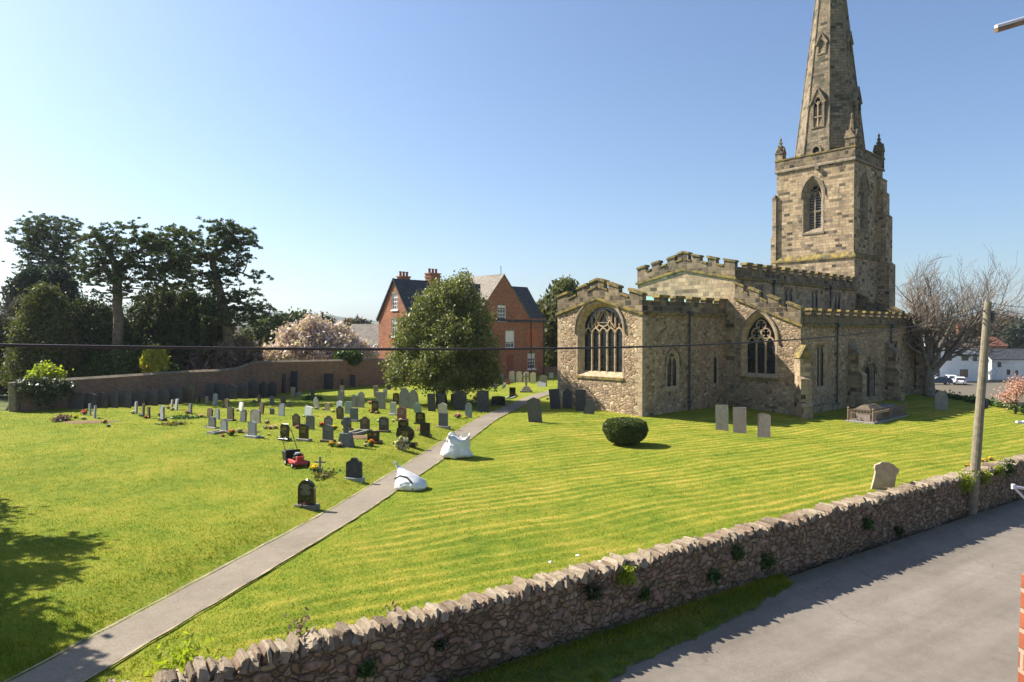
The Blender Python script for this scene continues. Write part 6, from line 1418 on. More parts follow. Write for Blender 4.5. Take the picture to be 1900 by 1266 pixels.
for (x0, x1, top, bot, shp, m, lab) in [
    (128.5, 153, 729, 759, 'rect', 'slate', 'square topped slate slab at the left end of the row along the brick wall'),
    (153, 176, 729, 758.5, 'curve', 'slate', 'slate slab second from the left end of the wall row'),
    (176, 198, 728.5, 757.5, 'shoulder', 'slate', 'slate slab with small arched head, third from the left of the wall row'),
    (199, 218, 730, 757, 'rect', 'slate', 'plain slate slab right of the small arched one in the wall row'),
    (219, 242, 724, 756.5, 'rect', 'slate', 'taller square slate slab fifth in the wall row'),
    (243, 267, 727.5, 754, 'rect', 'slate', 'low slate slab left of the ogee headed one in the wall row'),
    (268, 291, 720.7, 752.5, 'ogee', 'slate', 'ogee headed slate slab mid-way in the left wall row'),
    (291.5, 312, 724, 751, 'curve', 'slate', 'slate slab just right of the ogee headed one in the left wall row'),
    (312.5, 337, 719, 749.5, 'rect', 'slate', 'wide slate slab left of the tallest one in the left wall row'),
    (338, 360, 714, 747.5, 'rect', 'brown', 'tall mossy brown slab ending the left wall row'),
    (380, 396, 711.5, 744, 'curve', 'slate', 'slate slab with rounded corner starting the second wall row'),
    (396.5, 415, 711.7, 743, 'rect', 'slate', 'slate slab second in the second wall row'),
    (416, 439.5, 714.5, 741, 'curve', 'slate', 'broad low slate slab with pale worn edge in the second wall row'),
    (440.5, 459.5, 709.4, 740, 'gothic', 'slate', 'slate slab with rounded shoulders left of the tallest ogee slab'),
    (460, 479, 703, 738.5, 'ogee', 'slate', 'tall ogee topped slate slab below the wall pier'),
    (479.5, 495, 708, 737.5, 'ogee', 'slate', 'slate slab right of the tall ogee one under the pier'),
    (495.5, 512, 708, 736.5, 'shoulder', 'slate', 'arched slate slab ending the second wall row')]:
    headstone((x0 + x1) / 2, bot, x1 - x0, bot - top, shp, m, 17, lab, G1, back=-5, t=0, th=.07)
G2 = 'tall slabs standing flat against the high brick wall'
for (x0, x1, top, bot, m, lab) in [(510, 529, 693.4, 729, 'slate', 'tall grey slab against the high brick wall, left one of a close pair'), (531, 551.6, 689, 728, 'slate', 'tallest slab against the high brick wall, right one of a close pair'),
    (599, 618, 693.7, 722, 'slate', 'single upright slab against the middle of the high brick wall'), (625, 637, 704, 719, 'brown', 'small faint dark slab at the foot of the high wall'), (645, 659, 695.6, 718, 'slate', 'narrow dark slab at the right of the high wall, near the evergreen tree')]:
    headstone((x0 + x1) / 2, bot, x1 - x0, bot - top, 'rect', m, 17, lab, G2, back=-3, t=0, th=.07)
S = headstone
S(161, 757, 5, 14, 'rect', 'grey', 48, 'rearmost of three slim grey stones at the left of the graves')
S(167.3, 771, 5.5, 22, 'round', 'grey', 48, 'middle of three slim grey stones at the left, behind pink flowers')
S(175.3, 776, 5.5, 23, 'round', 'grey', 48, 'nearest of three slim grey stones at the left of the graves')
S(252, 767, 7, 22, 'round', 'grey', 46, 'slim grey stone with white posy, left of two dark ones')
S(265.5, 772, 5.5, 22.5, 'curve', 'brown', 46, 'dark brown slim stone with blue and white posy')
S(276, 776, 6.5, 21, 'curve', 'brown', 46, 'dark brown slim stone with red posy at its foot')
S(301.5, 781, 9, 28, 'curve', 'grey', 44, 'tall grey stone with purple flowers and dark base', p=1, pm='black', txt='w')
S(318.5, 756, 5, 14, 'rect', 'mid', 46, 'small grey stone behind flowers, left of a paler one')
S(326.7, 760.5, 7, 20.5, 'curve', 'grey', 46, 'pale grey stone standing behind a clump of mixed flowers')
S(352.7, 768, 7, 19, 'curve', 'dgrey', 44, 'dark leaning stone between flowers left of the mossy rows', t=-9)
S(368.5, 748, 5, 14, 'rect', 'slate', 44, 'small black stone near the gap in the slabs')
S(384.7, 750, 5.5, 14, 'rect', 'mid', 42, 'small brownish grey stone beside the pale arched stone')
S(399.3, 752, 8.5, 22, 'round', 'grey', 38, 'pale grey arched stone in front of the second slab row')
S(421, 757, 8, 18, 'peak', 'brown', 38, 'brown stone on a black plinth with peach flowers', p=1, pm='black', pw=1.7)
S(446.5, 762, 7.5, 15, 'rect', 'white', 34, 'small white stone tilted to the right', t=8)
S(389, 776, 9.5, 18, 'curve', 'brown', 36, 'olive brown curved stone behind a grey stepped one')
S(403, 778.5, 8.5, 20, 'round', 'green', 34, 'pale bluish green round topped stone')
S(394, 795, 12.5, 21, 'notch', 'dgrey', 32, 'grey stone on a wide base at the left front of the rows', p=1, pm='mid', pw=1.6)
S(416, 802, 12, 25, 'ogee', 'grey', 32, 'grey stone with shaped top and a flower bed before it', p=1, pm='mid', pw=1.6, kerb=.7)
S(428, 781, 11.5, 24, 'rect', 'brown', 32, 'dark olive stone with pale rim on a thin base', p=1)
S(451, 783, 10.5, 23, 'shoulder', 'dgrey', 32, 'dark upright stone right of the olive one with a worn crown')
S(474, 785, 18, 25, 'curve', 'mid', 28, 'broad light grey curved stone with yellow flowers')
S(484.3, 769, 8.5, 22, 'rect', 'brown', 30, 'dark ornate brown stone behind the broad grey curved one', txt='g', ln=4)
S(481, 747, 6, 15, 'ogee', 'brown', 32, 'small brown stone with flowers near the end of the slab row')
S(505.3, 751, 7, 16, 'rect', 'dgrey', 30, 'narrow grey stone in front of the arched slab')
S(525.6, 751, 8.5, 17, 'gothic', 'brown', 28, 'brown pointed stone below the tall wall pair')
S(542.8, 736, 8, 17.5, 'rect', 'tan', 24, 'tan stone leaning right near the high brick wall', t=6)
S(554.6, 736, 7, 9, 'curve', 'grey', 24, 'squat little grey stone near the high brick wall')
S(580.5, 736, 7, 13, 'round', 'slate2', 24, 'dark stone flanked by green bushes near the high wall')
S(505.3, 769, 7.5, 11, 'rect', 'slate2', 28, 'very low dark stone between the rows')
S(522.2, 772, 10.5, 23, 'curve', 'grey', 28, 'clean light grey stone standing alone in the left rows')
S(536.4, 754.5, 6, 9.5, 'round', 'brown', 26, 'tiny brown stone with a white ornament')
S(587.8, 759.5, 9.5, 23, 'gothic', 'pale', 26, 'pale pointed stone with a dark pot at its foot', t=-4)
S(606.5, 762, 9, 15, 'rect', 'tan', 24, 'small tan stone leaning right beside potted flowers', t=9)
S(571.5, 771, 13.5, 16.5, 'rect', 'white', 24, 'bright white slab tilted right', t=8)
S(468.3, 812, 14.5, 31, 'peak', 'grey', 26, 'tall grey peaked stone with pink posy, left front of the graves', p=1, pw=1.7)
S(528.5, 817, 15, 30, 'notch', 'black', 24, 'black stone with gold text and white pots behind the mower', p=1, txt='g', ln=5)
S(550.5, 791.5, 13.5, 24, 'ogee', 'brown', 24, 'reddish brown stone with shaped top and pink flowers', txt='g', ln=5, t=-3)
S(575.5, 797.5, 15, 26.5, 'notch', 'dgrey', 24, 'grey stone with cut corners behind the gold lettered black one')
S(563.8, 818, 16.5, 31, 'curve', 'black', 22, 'dark stone with gold lettering and vase on a pale base', p=1, pm='mid', txt='g', ln=7, pw=1.5)
S(608.5, 793, 15, 21.5, 'ogee', 'slate2', 22, 'grey stone with red flowers on its left side')
S(608.5, 820, 19, 31.5, 'curve', 'dgrey', 20, 'dark grey stone with gold badge, left of the stone cross', p=1, pm='brown', txt='g', z0=.55, ln=3)
S(635, 742, 8, 27, 'rect', 'tan', 22, 'tall thin tan stone at the back of the middle rows')
S(632.7, 754, 10.5, 30, 'peak', 'mid', 22, 'tall grey stone just before the thin tan one')
S(629.3, 762, 10.5, 18, 'curve', 'white', 20, 'white topped stone behind the crowned black one')
S(646, 768, 12.5, 22.5, 'rect', 'green', 20, 'greenish grey square stone in the middle rows')
S(631.5, 778, 13, 24.5, 'ogee', 'brown', 20, 'black stone with gold scrolls behind the cross', txt='g', ln=5)
S(657, 782, 14, 24.5, 'rect', 'dgrey', 18, 'dark leaning stone with a small posy on its face', t=-6, p=1)
S(657, 756, 9.5, 24, 'peak', 'mid', 20, 'narrow stepped grey stone left of the gothic one')
S(669, 756, 13.5, 29.5, 'gothic', 'mid', 18, 'grey gothic stone beside the narrow stepped one')
S(698.5, 737, 9, 21, 'rect', 'tan', 18, 'tan upright stone behind the wide grey slab')
S(707, 758.5, 17, 31.5, 'rect', 'mid', 16, 'wide grey rectangular slab behind the star stone')
S(714.5, 739, 7.5, 16.5, 'rect', 'pale', 16, 'pale narrow stone just right of the wide grey slab')
S(696, 767, 12, 23, 'notch', 'black', 16, 'black stone with gold star and flowers at both sides', txt='g', ln=4, p=1)
S(721.4, 723.5, 7, 10, 'rect', 'slate', 14, 'small dark stone at the left edge of the evergreen tree')
S(734.8, 750.5, 11.5, 21.5, 'curve', 'black', 14, 'black stone with gilt oval beside the big gothic pair', txt='g', ln=5)
S(749.8, 758, 18.5, 39, 'gothic', 'mid', 14, 'biggest grey gothic stone, left of the pair by the tree')
S(768.6, 758.5, 18, 36, 'gothic', 'mid', 14, 'grey gothic stone, right of the pair by the tree')
S(729.5, 770.5, 11, 24, 'rect', 'pale', 14, 'pale grey square stone left of the red granite one', p=1)
S(745.6, 781, 16.5, 25, 'curve', 'red', 12, 'red brown granite stone with white posy', p=1, txt='w', ln=6)
S(775.5, 766, 14, 19, 'broken', 'green', 14, 'greenish leaning stone below the gothic pair', t=-6)
S(801.5, 763, 14, 33, 'rect', 'slate', 12, 'dark slate slab left of the evergreen tree trunk', t=-2)
S(819, 762, 14, 31, 'rect', 'slate', 12, 'dark slate slab right in front of the evergreen tree trunk')
S(780, 787, 18, 21.5, 'low', 'black', 12, 'dark stone with drooping curved top near the path side', p=1, txt='g', z0=.3, ln=4)
S(821.5, 767, 16.5, 19.5, 'peak', 'pale', 12, 'pale stone with small pediment and two panels')
S(822.5, 794, 17, 27.5, 'rect', 'dgrey', 12, 'dark grey stone standing close to the path, before the pale pediment one', p=1, pm='mid', pw=1.5)
S(645, 798, 13, 24, 'gothic', 'brown', 18, 'dark pointed stone half behind the stone cross', p=1)
S(677.2, 800, 17, 27, 'ogee', 'brown', 16, 'dark brown stone at the head of a kerbed bed', p=1, pm='mid', kerb=1.3, txt='g', ln=7)
S(712.3, 802, 17.5, 28, 'curve', 'brown', 14, 'brown rounded stone with red and white ornaments at its base', p=1, txt='w', ln=6)
S(748.5, 797.5, 19, 17.5, 'curve', 'black', 12, 'low black stone with gold text behind the round one', p=1, txt='g', z0=.3, ln=4)
S(788.8, 809, 18, 24, 'rect', 'black', 10, 'glossy black square stone with vase of cream flowers', p=1)
S(854.5, 761, 24, 36, 'notch', 'slate', 12, 'broad dark slate slab right of the tree, left of two', t=-1)
S(896.3, 764, 22, 39, 'rect', 'slate', 12, 'tall dark slate slab with sloping top beside the path', t=-2)
S(924.7, 752.5, 26, 17.5, 'low', 'black', 10, 'low wide black stone with rounded corners by the path', p=1, pw=1.15)
S(869.5, 775, 12.5, 27.5, 'round', 'green', 12, 'pale blue green round topped stone between the two slate slabs')
S(951, 737, 11.5, 18, 'rect', 'black', 12, 'black square stone at the head of a green kerbed grave', p=1, kerb=1.6, km='green')
S(839.5, 751, 6, 20, 'rect', 'brown', 14, 'narrow brown stone partly behind the broad slate slab')
WG = 'matching cream war grave headstones by the house'
for cx_, b_, lab in ((949.7, 708.8, 'cream round topped headstone, leftmost of the four matching ones'), (963, 709.5, 'cream round topped headstone, second from left of the four'), (976, 710, 'cream round topped headstone directly behind the stone cross'), (989, 711.2, 'cream round topped headstone, rightmost of the four matching ones')):
    S(cx_, b_, 10.2, 20, 'curve', 'cream', 14, lab, WG, t=0, back=0)
S(1008, 717, 14, 20, 'curve', 'mid', 16, 'grey stone with a pale slab leaning on it near the church')
S(1005.5, 717.5, 15, 11, 'rect', 'grey', 16, 'low pale slab leaning before a grey stone near the church', back=-28, th=.05)
S(1023, 702, 8, 10.5, 'rect', 'pale', 16, 'small pale stone close to the church corner')
S(934.7, 721, 7.5, 11, 'rect', 'white', 14, 'small white stone left of the kerbed black one')
S(941, 713.5, 11.5, 9.5, 'rect', 'red', 14, 'low reddish stone left of the four cream ones')
S(931, 707, 8, 13, 'round', 'green', 14, 'mossy green stone at the right edge of the tree crown')
S(917, 720, 13, 9.5, 'low', 'white', 14, 'low pale stone under the tree edge with white flowers')
S(993.5, 783, 25, 46, 'peak', 'slate2', 4, 'tall leaning slate stone with peaked top right of the path', t=-5)
S(1031, 758.5, 19, 37, 'rect', 'slate', 12, 'dark slate slab leaning left beside the church wall', t=-5)
S(1052.5, 758.3, 17, 36.5, 'shoulder', 'slate', 12, 'dark slate stone with arched head beside the church wall', t=0)
S(1077.5, 763, 19, 40, 'rect', 'slate', 12, 'tallest slate slab beside the church wall, right of the arched one', t=0)
S(1092, 768, 19, 27, 'broken', 'slate2', 12, 'broken slate stone leaning against the tall slab by the church', t=14)
G3 = 'three upright stones on the lawn before the church'
S(1339.7, 798.5, 22.5, 46.5, 'rect', 'mid', 22, 'greyish square stone, left of the three on the open lawn', G3, t=-1.2)
S(1372.7, 803.5, 23, 47, 'rect', 'pink', 22, 'pinkish square stone, middle of the three on the open lawn', G3, t=-1.2)
S(1417.5, 811.5, 22, 44.5, 'curve', 'pink', 22, 'round cornered stone, right of the three on the open lawn', G3, t=0)
S(1637.5, 908, 41, 51, 'lobed', 'tan', 8, 'leaning sandstone headstone with lobed top near the roadside wall', t=9, th=.1)
S(1746, 760.5, 21, 36, 'gothic', 'mid', 10, 'pointed grey headstone standing in the church shadow at the right', t=0)
S(569.3, 942.5, 31, 52, 'round', 'black', 10, 'black round topped headstone with white inscription nearest the camera', p=1, pm='dgrey', pw=1.36, txt='w', ln=12, th=.11)
S(657.3, 891.5, 29, 42.5, 'ogee', 'slate', 12, 'dark slate headstone standing alone left of the path', p=1, pm='green', pw=1.2, th=.11, txt='g' if False else None)
# special shapes
def stone_cross(cx, base, w, h, label, mat, wheel=False):
    p = gp(cx, base); k = p.y / F; H_ = h * k; W = w * k; o = empty('stone_cross', p, -R(16), label, 'cross')
    mb = MB(); z = 0; steps = ((1, .10), (.72, .10), (.48, .09)) if not wheel else ((1, .0),)
    if not wheel:
        for f, q in steps: a = W * f / 2; mb.box(-a, a, -a * .8, a * .8, z - .05, z + H_ * q); z += H_ * q
    else: a = W / 2; mb.box(-a, a, -a * .7, a * .7, -.1, H_ * .46, top=(a * .38, a * .2)); z = H_ * .46
    mb.build('stepped_base', ST[mat], o, bevel=.01); mb = MB(); s = H_ * (.045 if not wheel else .07); mb.box(-s, s, -s, s, z - .01, H_); zc = H_ * (.80 if not wheel else .82); aw = W * (.36 if not wheel else .30)
    mb.box(-aw, -s, -s * .9, s * .9, zc - s, zc + s); mb.box(s, aw, -s * .9, s * .9, zc - s, zc + s); mb.build('cross_shaft', ST[mat], o, bevel=.01)
    if wheel: mb = MB(); r = aw * .72; mb.strip([(r * math.cos(t * math.pi / 8), zc + r * math.sin(t * math.pi / 8)) for t in range(16)], s * 1.1, -s * .6, s * .6, lambda a, z, d: (a, d, z), True); mb.build('wheel_ring', ST[mat], o)
stone_cross(976.3, 728, 20, 37, 'stone cross on three steps in front of the cream headstones', 'mid')
stone_cross(642, 828, 29, 54, 'grey wheel cross on a tall tapering base among the front graves', 'dgrey', True)
p = gp(752, 826); o = empty('round_headstone', p, -R(12), 'black disc shaped headstone with gilt text and cream rose wreath', 'gravestone'); k = p.y / F
mb = MB(); mb.box(-22 * k, 22 * k, -.16, .16, -.05, .11); mb.build('plinth', ST['black'], o, bevel=.01)
mb = MB(); r = 17.4 * k; mb.plate([(r * math.cos(R(t)), r * .97 + .07 + r * .93 * math.sin(R(t))) for t in range(-75, 256, 15)], [], -.05, .06, lambda a, z, d: (a, d, z)); mb.build('tablet', ST['black'], o, bevel=.01)
mb = MB(); rows_text(mb, r * 1.3, r * 2, r * .7, r * 1.5, -.062, 5, random.Random(3)); mb.build('inscription', M['gold'], o, recalc=False, uv=False)
p = gp(693, 822); o = empty('book_headstone', p, -R(14), 'open book shaped black headstone with orange flowers in front', 'gravestone'); k = p.y / F
mb = MB(); mb.box(-13 * k, 15 * k, -.2, .2, -.05, .1); mb.build('plinth', ST['black'], o, bevel=.01)
for q in (-1, 1):
    mb = MB(); hw = 12 * k; mb.plate([(0, .1), (hw, .1), (hw, 22 * k), (hw * .5, 23 * k), (0, 21.5 * k)], [], -.04, .04, lambda a, z, d: (q * a * .96, d - a * .22 + .06, z)); mb.build('page', ST['black'], o)
    mb = MB(); rows_text(mb, hw, 23 * k, .32, 19 * k, -.05, 6, random.Random(q + 4), .65); mb.xf(Matrix.Translation((q * hw * .5, -.06, 0)) @ Matrix.Rotation(-q * math.atan(.22), 4, 'Z')); mb.build('inscription', M['gold'], o, recalc=False, uv=False)

# ------------------------------------------------------------------ flowers on the graves
def posy(px, py, size, cols, label, pot=False, cat='flowers', green=1.0):
    """px, py = foot of the flowers in the picture; size = height in metres"""
    p = gp(px, py); o = empty('flower_posy', p, random.uniform(0, 6), label, cat); s = size * .9
    n = int(26 * max(1, s / .25)); d = rng.normal(size=(n, 3)); d[:, 2] = np.abs(d[:, 2]); d /= np.linalg.norm(d, axis=1)[:, None]; z0 = s * .35
    C0 = d * s * .40 * (.5 + .5 * rng.random((n, 1))); C0[:, 2] += z0
    per = 6
    for i, c in enumerate(cols):
        sub = C0[i::len(cols)]; C_ = np.repeat(sub, per, 0) + rng.normal(size=(len(sub) * per, 3)) * s * .05
        quads('blooms', leaf_quads(C_, np.full(len(C_), max(.035, s * .17)), 1.1), M[c], o)
    m = int(60 * green); C_ = rng.normal(size=(m, 3)) * s * [.2, .2, .12]; C_[:, 2] = np.abs(C_[:, 2]) + s * .2
    quads('leaves', leaf_quads(C_, np.full(m, s * .2), 2.2, up=.6), M['stem'], o)
    mb = MB(); mb.lathe([(s * .14, -.02), (s * .2, s * .28), (s * .17, s * .28)], 8); mb.build('flower_pot', M['pot'], o)
    return o
PP = [(141, 777, .32, ['yellow'], 'yellow flowers in a pot, leftmost of the graves'), (156.5, 770, .42, ['pinkf', 'redf', 'palef'], 'large pink and red bunch beside the three slim stones'), (155, 779, .25, ['palef'], 'small cream bunch right of the yellow pot'), (183, 777, .16, ['whitef'], 'white posy right of the slim grey stones'), (194, 786, .34, ['palef', 'orange'], 'dry tan grasses on the earth mound'), (201, 793, .24, ['whitef', 'blue'], 'white and blue posy on the mound edge'),
    (247, 768, .28, ['whitef', 'palef'], 'white bunch left of a slim grey stone'), (261.5, 773, .26, ['whitef', 'blue'], 'blue and white posy by the dark slim stone'), (271, 777, .24, ['redf', 'whitef'], 'red posy at the foot of a brown slim stone'), (297, 773, .28, ['purple'], 'purple flowers before the tall grey stone'), (293.5, 788, .12, ['whitef'], 'tiny white posy below the purple flowers'), (316, 788, .26, ['yellow'], 'yellow daffodil clump near the tall grey stone'), (309, 788, .2, ['palef', 'blue'], 'small mixed pot left of the daffodils'), (334, 788, .24, ['whitef', 'purple'], 'white and mauve pot right of the daffodils'),
    (312, 759, .3, ['orange', 'palef'], 'peach flowers behind the pale grey stone'), (320, 762, .28, ['whitef', 'purple'], 'white and purple bunch before the pale grey stone'), (347, 768, .3, ['pinkf', 'palef'], 'pink bunch at the dark leaning stone'), (373.5, 775, .3, ['pinkf', 'whitef', 'palef'], 'pink and cream bunch at the end of the planted bed'), (412, 755, .26, ['orange', 'palef'], 'peach flowers left of the brown plinth stone'), (440.5, 763, .24, ['palef', 'whitef'], 'cream posy beside the tilted white stone'), (383, 793, .16, ['purple', 'whitef'], 'mauve posy on the wide grey base'), (429, 808, .42, ['orange', 'redf', 'palef'], 'long bed of orange and red flowers by the shaped grey stone'), (414, 811, .18, ['redf', 'pinkf'], 'red flowers at the near edge of the kerbed bed'), (443, 803, .3, ['palef'], 'thin pale sprig in the grass between stones'),
    (475, 784, .34, ['yellow', 'orange'], 'bright yellow flowers on the broad curved stone'), (466.5, 806, .22, ['pinkf', 'whitef'], 'pink posy on the tall peaked stone'), (487, 813, .17, ['whitef'], 'white round pot in the grass right of the peaked stone'), (498, 808, .16, ['yellow', 'whitef'], 'single pale yellow bloom in the grass'), (496, 787, .3, ['pinkf', 'redf', 'whitef'], 'pink and red bunch at the back of the flower plot'), (492, 796, .26, ['whitef', 'purple'], 'white pansies at the left of the flower plot'), (502, 797, .26, ['whitef', 'pinkf'], 'white and pink pansies in the middle of the flower plot'), (511, 796, .26, ['whitef', 'pinkf'], 'white and pink pansies at the right of the flower plot'), (533, 797, .28, ['whitef', 'purple'], 'pale bunch behind the black notched stone'), (519, 816, .22, ['whitef', 'yellow'], 'white flower trough at the black stone, left'), (528, 818, .22, ['whitef', 'blue'], 'white flower trough at the black stone, right'),
    (551.5, 796, .26, ['pinkf'], 'pink posy at the reddish brown stone'), (576, 797, .34, ['palef', 'yellow'], 'pale yellow bunch beside the grey notched stone'), (597.5, 793, .34, ['redf'], 'bright red flowers left of a grey stone'), (620.5, 798, .34, ['yellow'], 'bright yellow flowers left of the cross'), (471, 746, .26, ['orange', 'palef'], 'peach bunch below the ogee slabs'), (475, 747, .2, ['whitef', 'palef'], 'cream bunch near the end of the slab row'), (540, 735, .2, ['pinkf', 'redf'], 'small red posy by the tan leaning stone'), (586, 760, .22, ['whitef', 'redf'], 'red and white pot at the pale pointed stone'), (600, 761, .24, ['whitef', 'palef'], 'white bunch left of the small tan stone'), (617, 765, .26, ['palef', 'whitef'], 'cream bunch right of the small tan stone'), (564, 774, .18, ['whitef'], 'white ornament left of the bright white slab'),
    (616, 829, .34, ['yellow', 'orange'], 'orange flowers left of the cross base'), (628, 830, .32, ['palef', 'orange', 'whitef'], 'mixed faded flowers in front of the cross base'), (686, 750, .34, ['orange', 'pinkf', 'palef'], 'peach flowers behind the black star stone'), (686.5, 764, .24, ['orange', 'redf'], 'red orange flowers left of the star stone'), (689, 766, .2, ['yellow'], 'yellow posy at the star stone'), (698, 768, .24, ['pinkf', 'whitef', 'yellow'], 'pink posy at the foot of the star stone'), (643, 801, .24, ['palef', 'yellow'], 'pale flowers just right of the wheel cross'), (656, 777, .26, ['orange', 'pinkf', 'whitef'], 'pink and orange posy on the leaning dark stone'), (689, 828, .42, ['yellow', 'orange', 'redf'], 'orange and yellow bunch before the book headstone'), (678, 829, .22, ['palef'], 'green and cream sprig left of the book headstone'), (713, 799, .26, ['redf', 'whitef'], 'red and white ornaments on the brown rounded stone'), (702, 783, .2, ['whitef'], 'white posy behind the brown rounded stone'), (742.5, 782, .24, ['whitef', 'palef'], 'cream posy at the red granite stone'), (728.5, 783, .18, ['whitef'], 'white posy beside a dark pot near the red granite stone'),
    (781, 801, .36, ['palef', 'yellow', 'pinkf'], 'cream and pink lilies in a vase by the glossy black stone'), (849.5, 776, .42, ['pinkf', 'magenta', 'palef'], 'pink bunch in front of the broad slate slab'), (864.5, 777, .22, ['yellow'], 'yellow posy near the pale round topped stone'), (882, 742, .44, ['yellow', 'orange'], 'tall yellow daffodils between the two slate slabs'), (881, 750, .3, ['palef', 'whitef'], 'pale posy below the tall daffodils'), (958, 736, .34, ['orange', 'redf', 'palef'], 'orange flowers right of the kerbed black stone'), (917, 753, .14, ['whitef'], 'white posy before the low wide black stone'), (912, 718, .4, ['whitef', 'pinkf'], 'white and pink flowers under the right edge of the tree'), (880, 724, .22, ['whitef'], 'white posy under the tree branches'), (1016, 742, .28, ['orange', 'palef', 'whitef'], 'small posy on the path edge by the church'), (1027, 708, .15, ['redf'], 'tiny pot near the church corner'), (566, 768, .16, ['redf', 'purple'], 'dark posy left of the bright white slab')]
for a in PP: posy(*a)
posy(565, 941, .30, ['magenta', 'pinkf'], 'magenta chrysanthemums on the nearest black headstone, left bunch'); posy(571.5, 939, .30, ['magenta', 'pinkf'], 'magenta chrysanthemums on the nearest black headstone, right bunch')
p = gp(746, 834); o = empty('rose_wreath', p, 0, 'wreath of cream roses leaning on the disc headstone', 'wreath'); th = rng.random(700) * 2 * np.pi; rr = .19 + rng.normal(size=700) * .05
C_ = np.stack([rr * np.cos(th), rng.normal(size=700) * .05 - .02, .24 + rr * np.sin(th)], 1); quads('roses', leaf_quads(C_[:520], np.full(520, .09), 1.1), M['palef'], o); quads('leaves', leaf_quads(C_[520:], np.full(180, .08), 2), M['stem'], o)
def low_plants(px, py, w, h, mat, label, n=300):
    p = gp(px, py); o = empty('grave_plants', p, 0, label, 'plant'); k = p.y / F; C_ = rng.normal(size=(n, 3)) * [w * k / 4, .25, h * k * .3]; C_[:, 2] = np.abs(C_[:, 2]); quads('foliage', leaf_quads(C_, np.full(n, .09), 1.8, up=.5), M[mat], o)
low_plants(113, 781, 20, 14, 'twig', 'rounded grey lavender bush at the left of the graves', 500); low_plants(343, 777, 46, 7, 'laurel', 'low leafy planted bed between the left rows', 600); low_plants(572, 742, 14, 12, 'laurel', 'green bush left of the dark stone by the wall'); low_plants(590, 742, 14, 11, 'laurel', 'green bush right of the dark stone by the wall')
low_plants(318, 788, 42, 5, 'scrub', 'straggling plants on the earth mound of the tall grey stone', 260)
M['soil'] = simple('bare soil', (.17, .115, .06), .95, .3, 6, .1, coord='World')
for px, py, rx, ry, lab in ((170, 784, 1.9, .7, 'bare earth mound of a fresh grave at the left'), (668, 812, .9, .5, 'patch of bare earth before the kerbed brown stone'), (462, 802, .6, .4, 'sunken earth patch beside the broad stone')):
    p = gp(px, py); mb = MB(); mb.lathe([(1, -.06), (.85, .02), (.5, .07), (.01, .09)], 22, (0, 0, 0), rx, ry); o = mb.build('grave_mound', M['soil'], smooth_=True); o.location = p; tag(o, lab, 'mound')

# ------------------------------------------------------------------ railed tombs by the church
tp = gp(1620, 787); tomb = None
def railing(o, L, D, mat, h=.75):
    for (a, b) in (((0, 0), (L, 0)), ((L, 0), (L, D)), ((L, D), (0, D)), ((0, D), (0, 0))):
        A, B = Vector((*a, 0)), Vector((*b, 0)); n = max(2, int((B - A).length / .16)); mb = MB()
        for z in (.2, h - .08): mb.tube([A + Vector((0, 0, z)), B + Vector((0, 0, z))], .018, 5)
        for i in range(1, n): q = A.lerp(B, i / n); mb.tube([q + Vector((0, 0, .08)), q + Vector((0, 0, h))], .013, 4); mb.lathe([(.013, h), (.03, h + .03), (.005, h + .1)], 5, tuple(q))
        mb.build('railing', M['rail'], o)
    for q in ((0, 0), (L, 0), (L, D), (0, D)):
        mb = MB(); mb.lathe([(.055, -.1), (.055, h + .05), (.03, h + .09), (.07, h + .15), (.07, h + .2), (.01, h + .26)], 8, (*q, 0)); mb.build('post', M['rail'], o)
M['rail'] = simple('rusted railing', (.20, .14, .10), .8, .5, 12)
for (dx, L, lab, ml, hh) in ((0, 2.5, 'railed chest tomb with brown coped lid, nearer of the two by the church', 'brown', .75), (2.75, 2.4, 'railed tomb with grey lid, farther of the two by the church', 'slate2', .55)):
    p0 = CMI @ tp; q = CM @ Vector((p0.x + dx, p0.y, 0)); q.z = ground(q.x, q.y); o = empty('railed_tomb', q, CA, lab, 'tomb', 'railed tombs beside the church'); D = 1.35
    mb = MB(); mb.box(-.12, L + .12, -.12, D + .12, -.3, .09); mb.build('kerb', ST['mid'], o, bevel=.02); railing(o, L, D, 'brown', .62)
    mb = MB(); mb.box(.34, L - .34, .29, D - .29, .08, hh - .101); mb.build('tomb_chest', ST['dgrey' if ml != 'brown' else 'pink'], o, bevel=.02)
    mb = MB(); mb.box(.24, L - .24, .19, D - .19, hh - .10, hh); mb.box(.28, L - .28, .23, D - .23, hh + .001, hh + .22, top=(.34, .28)); mb.build('tomb_lid', ST[ml], o, bevel=.012)

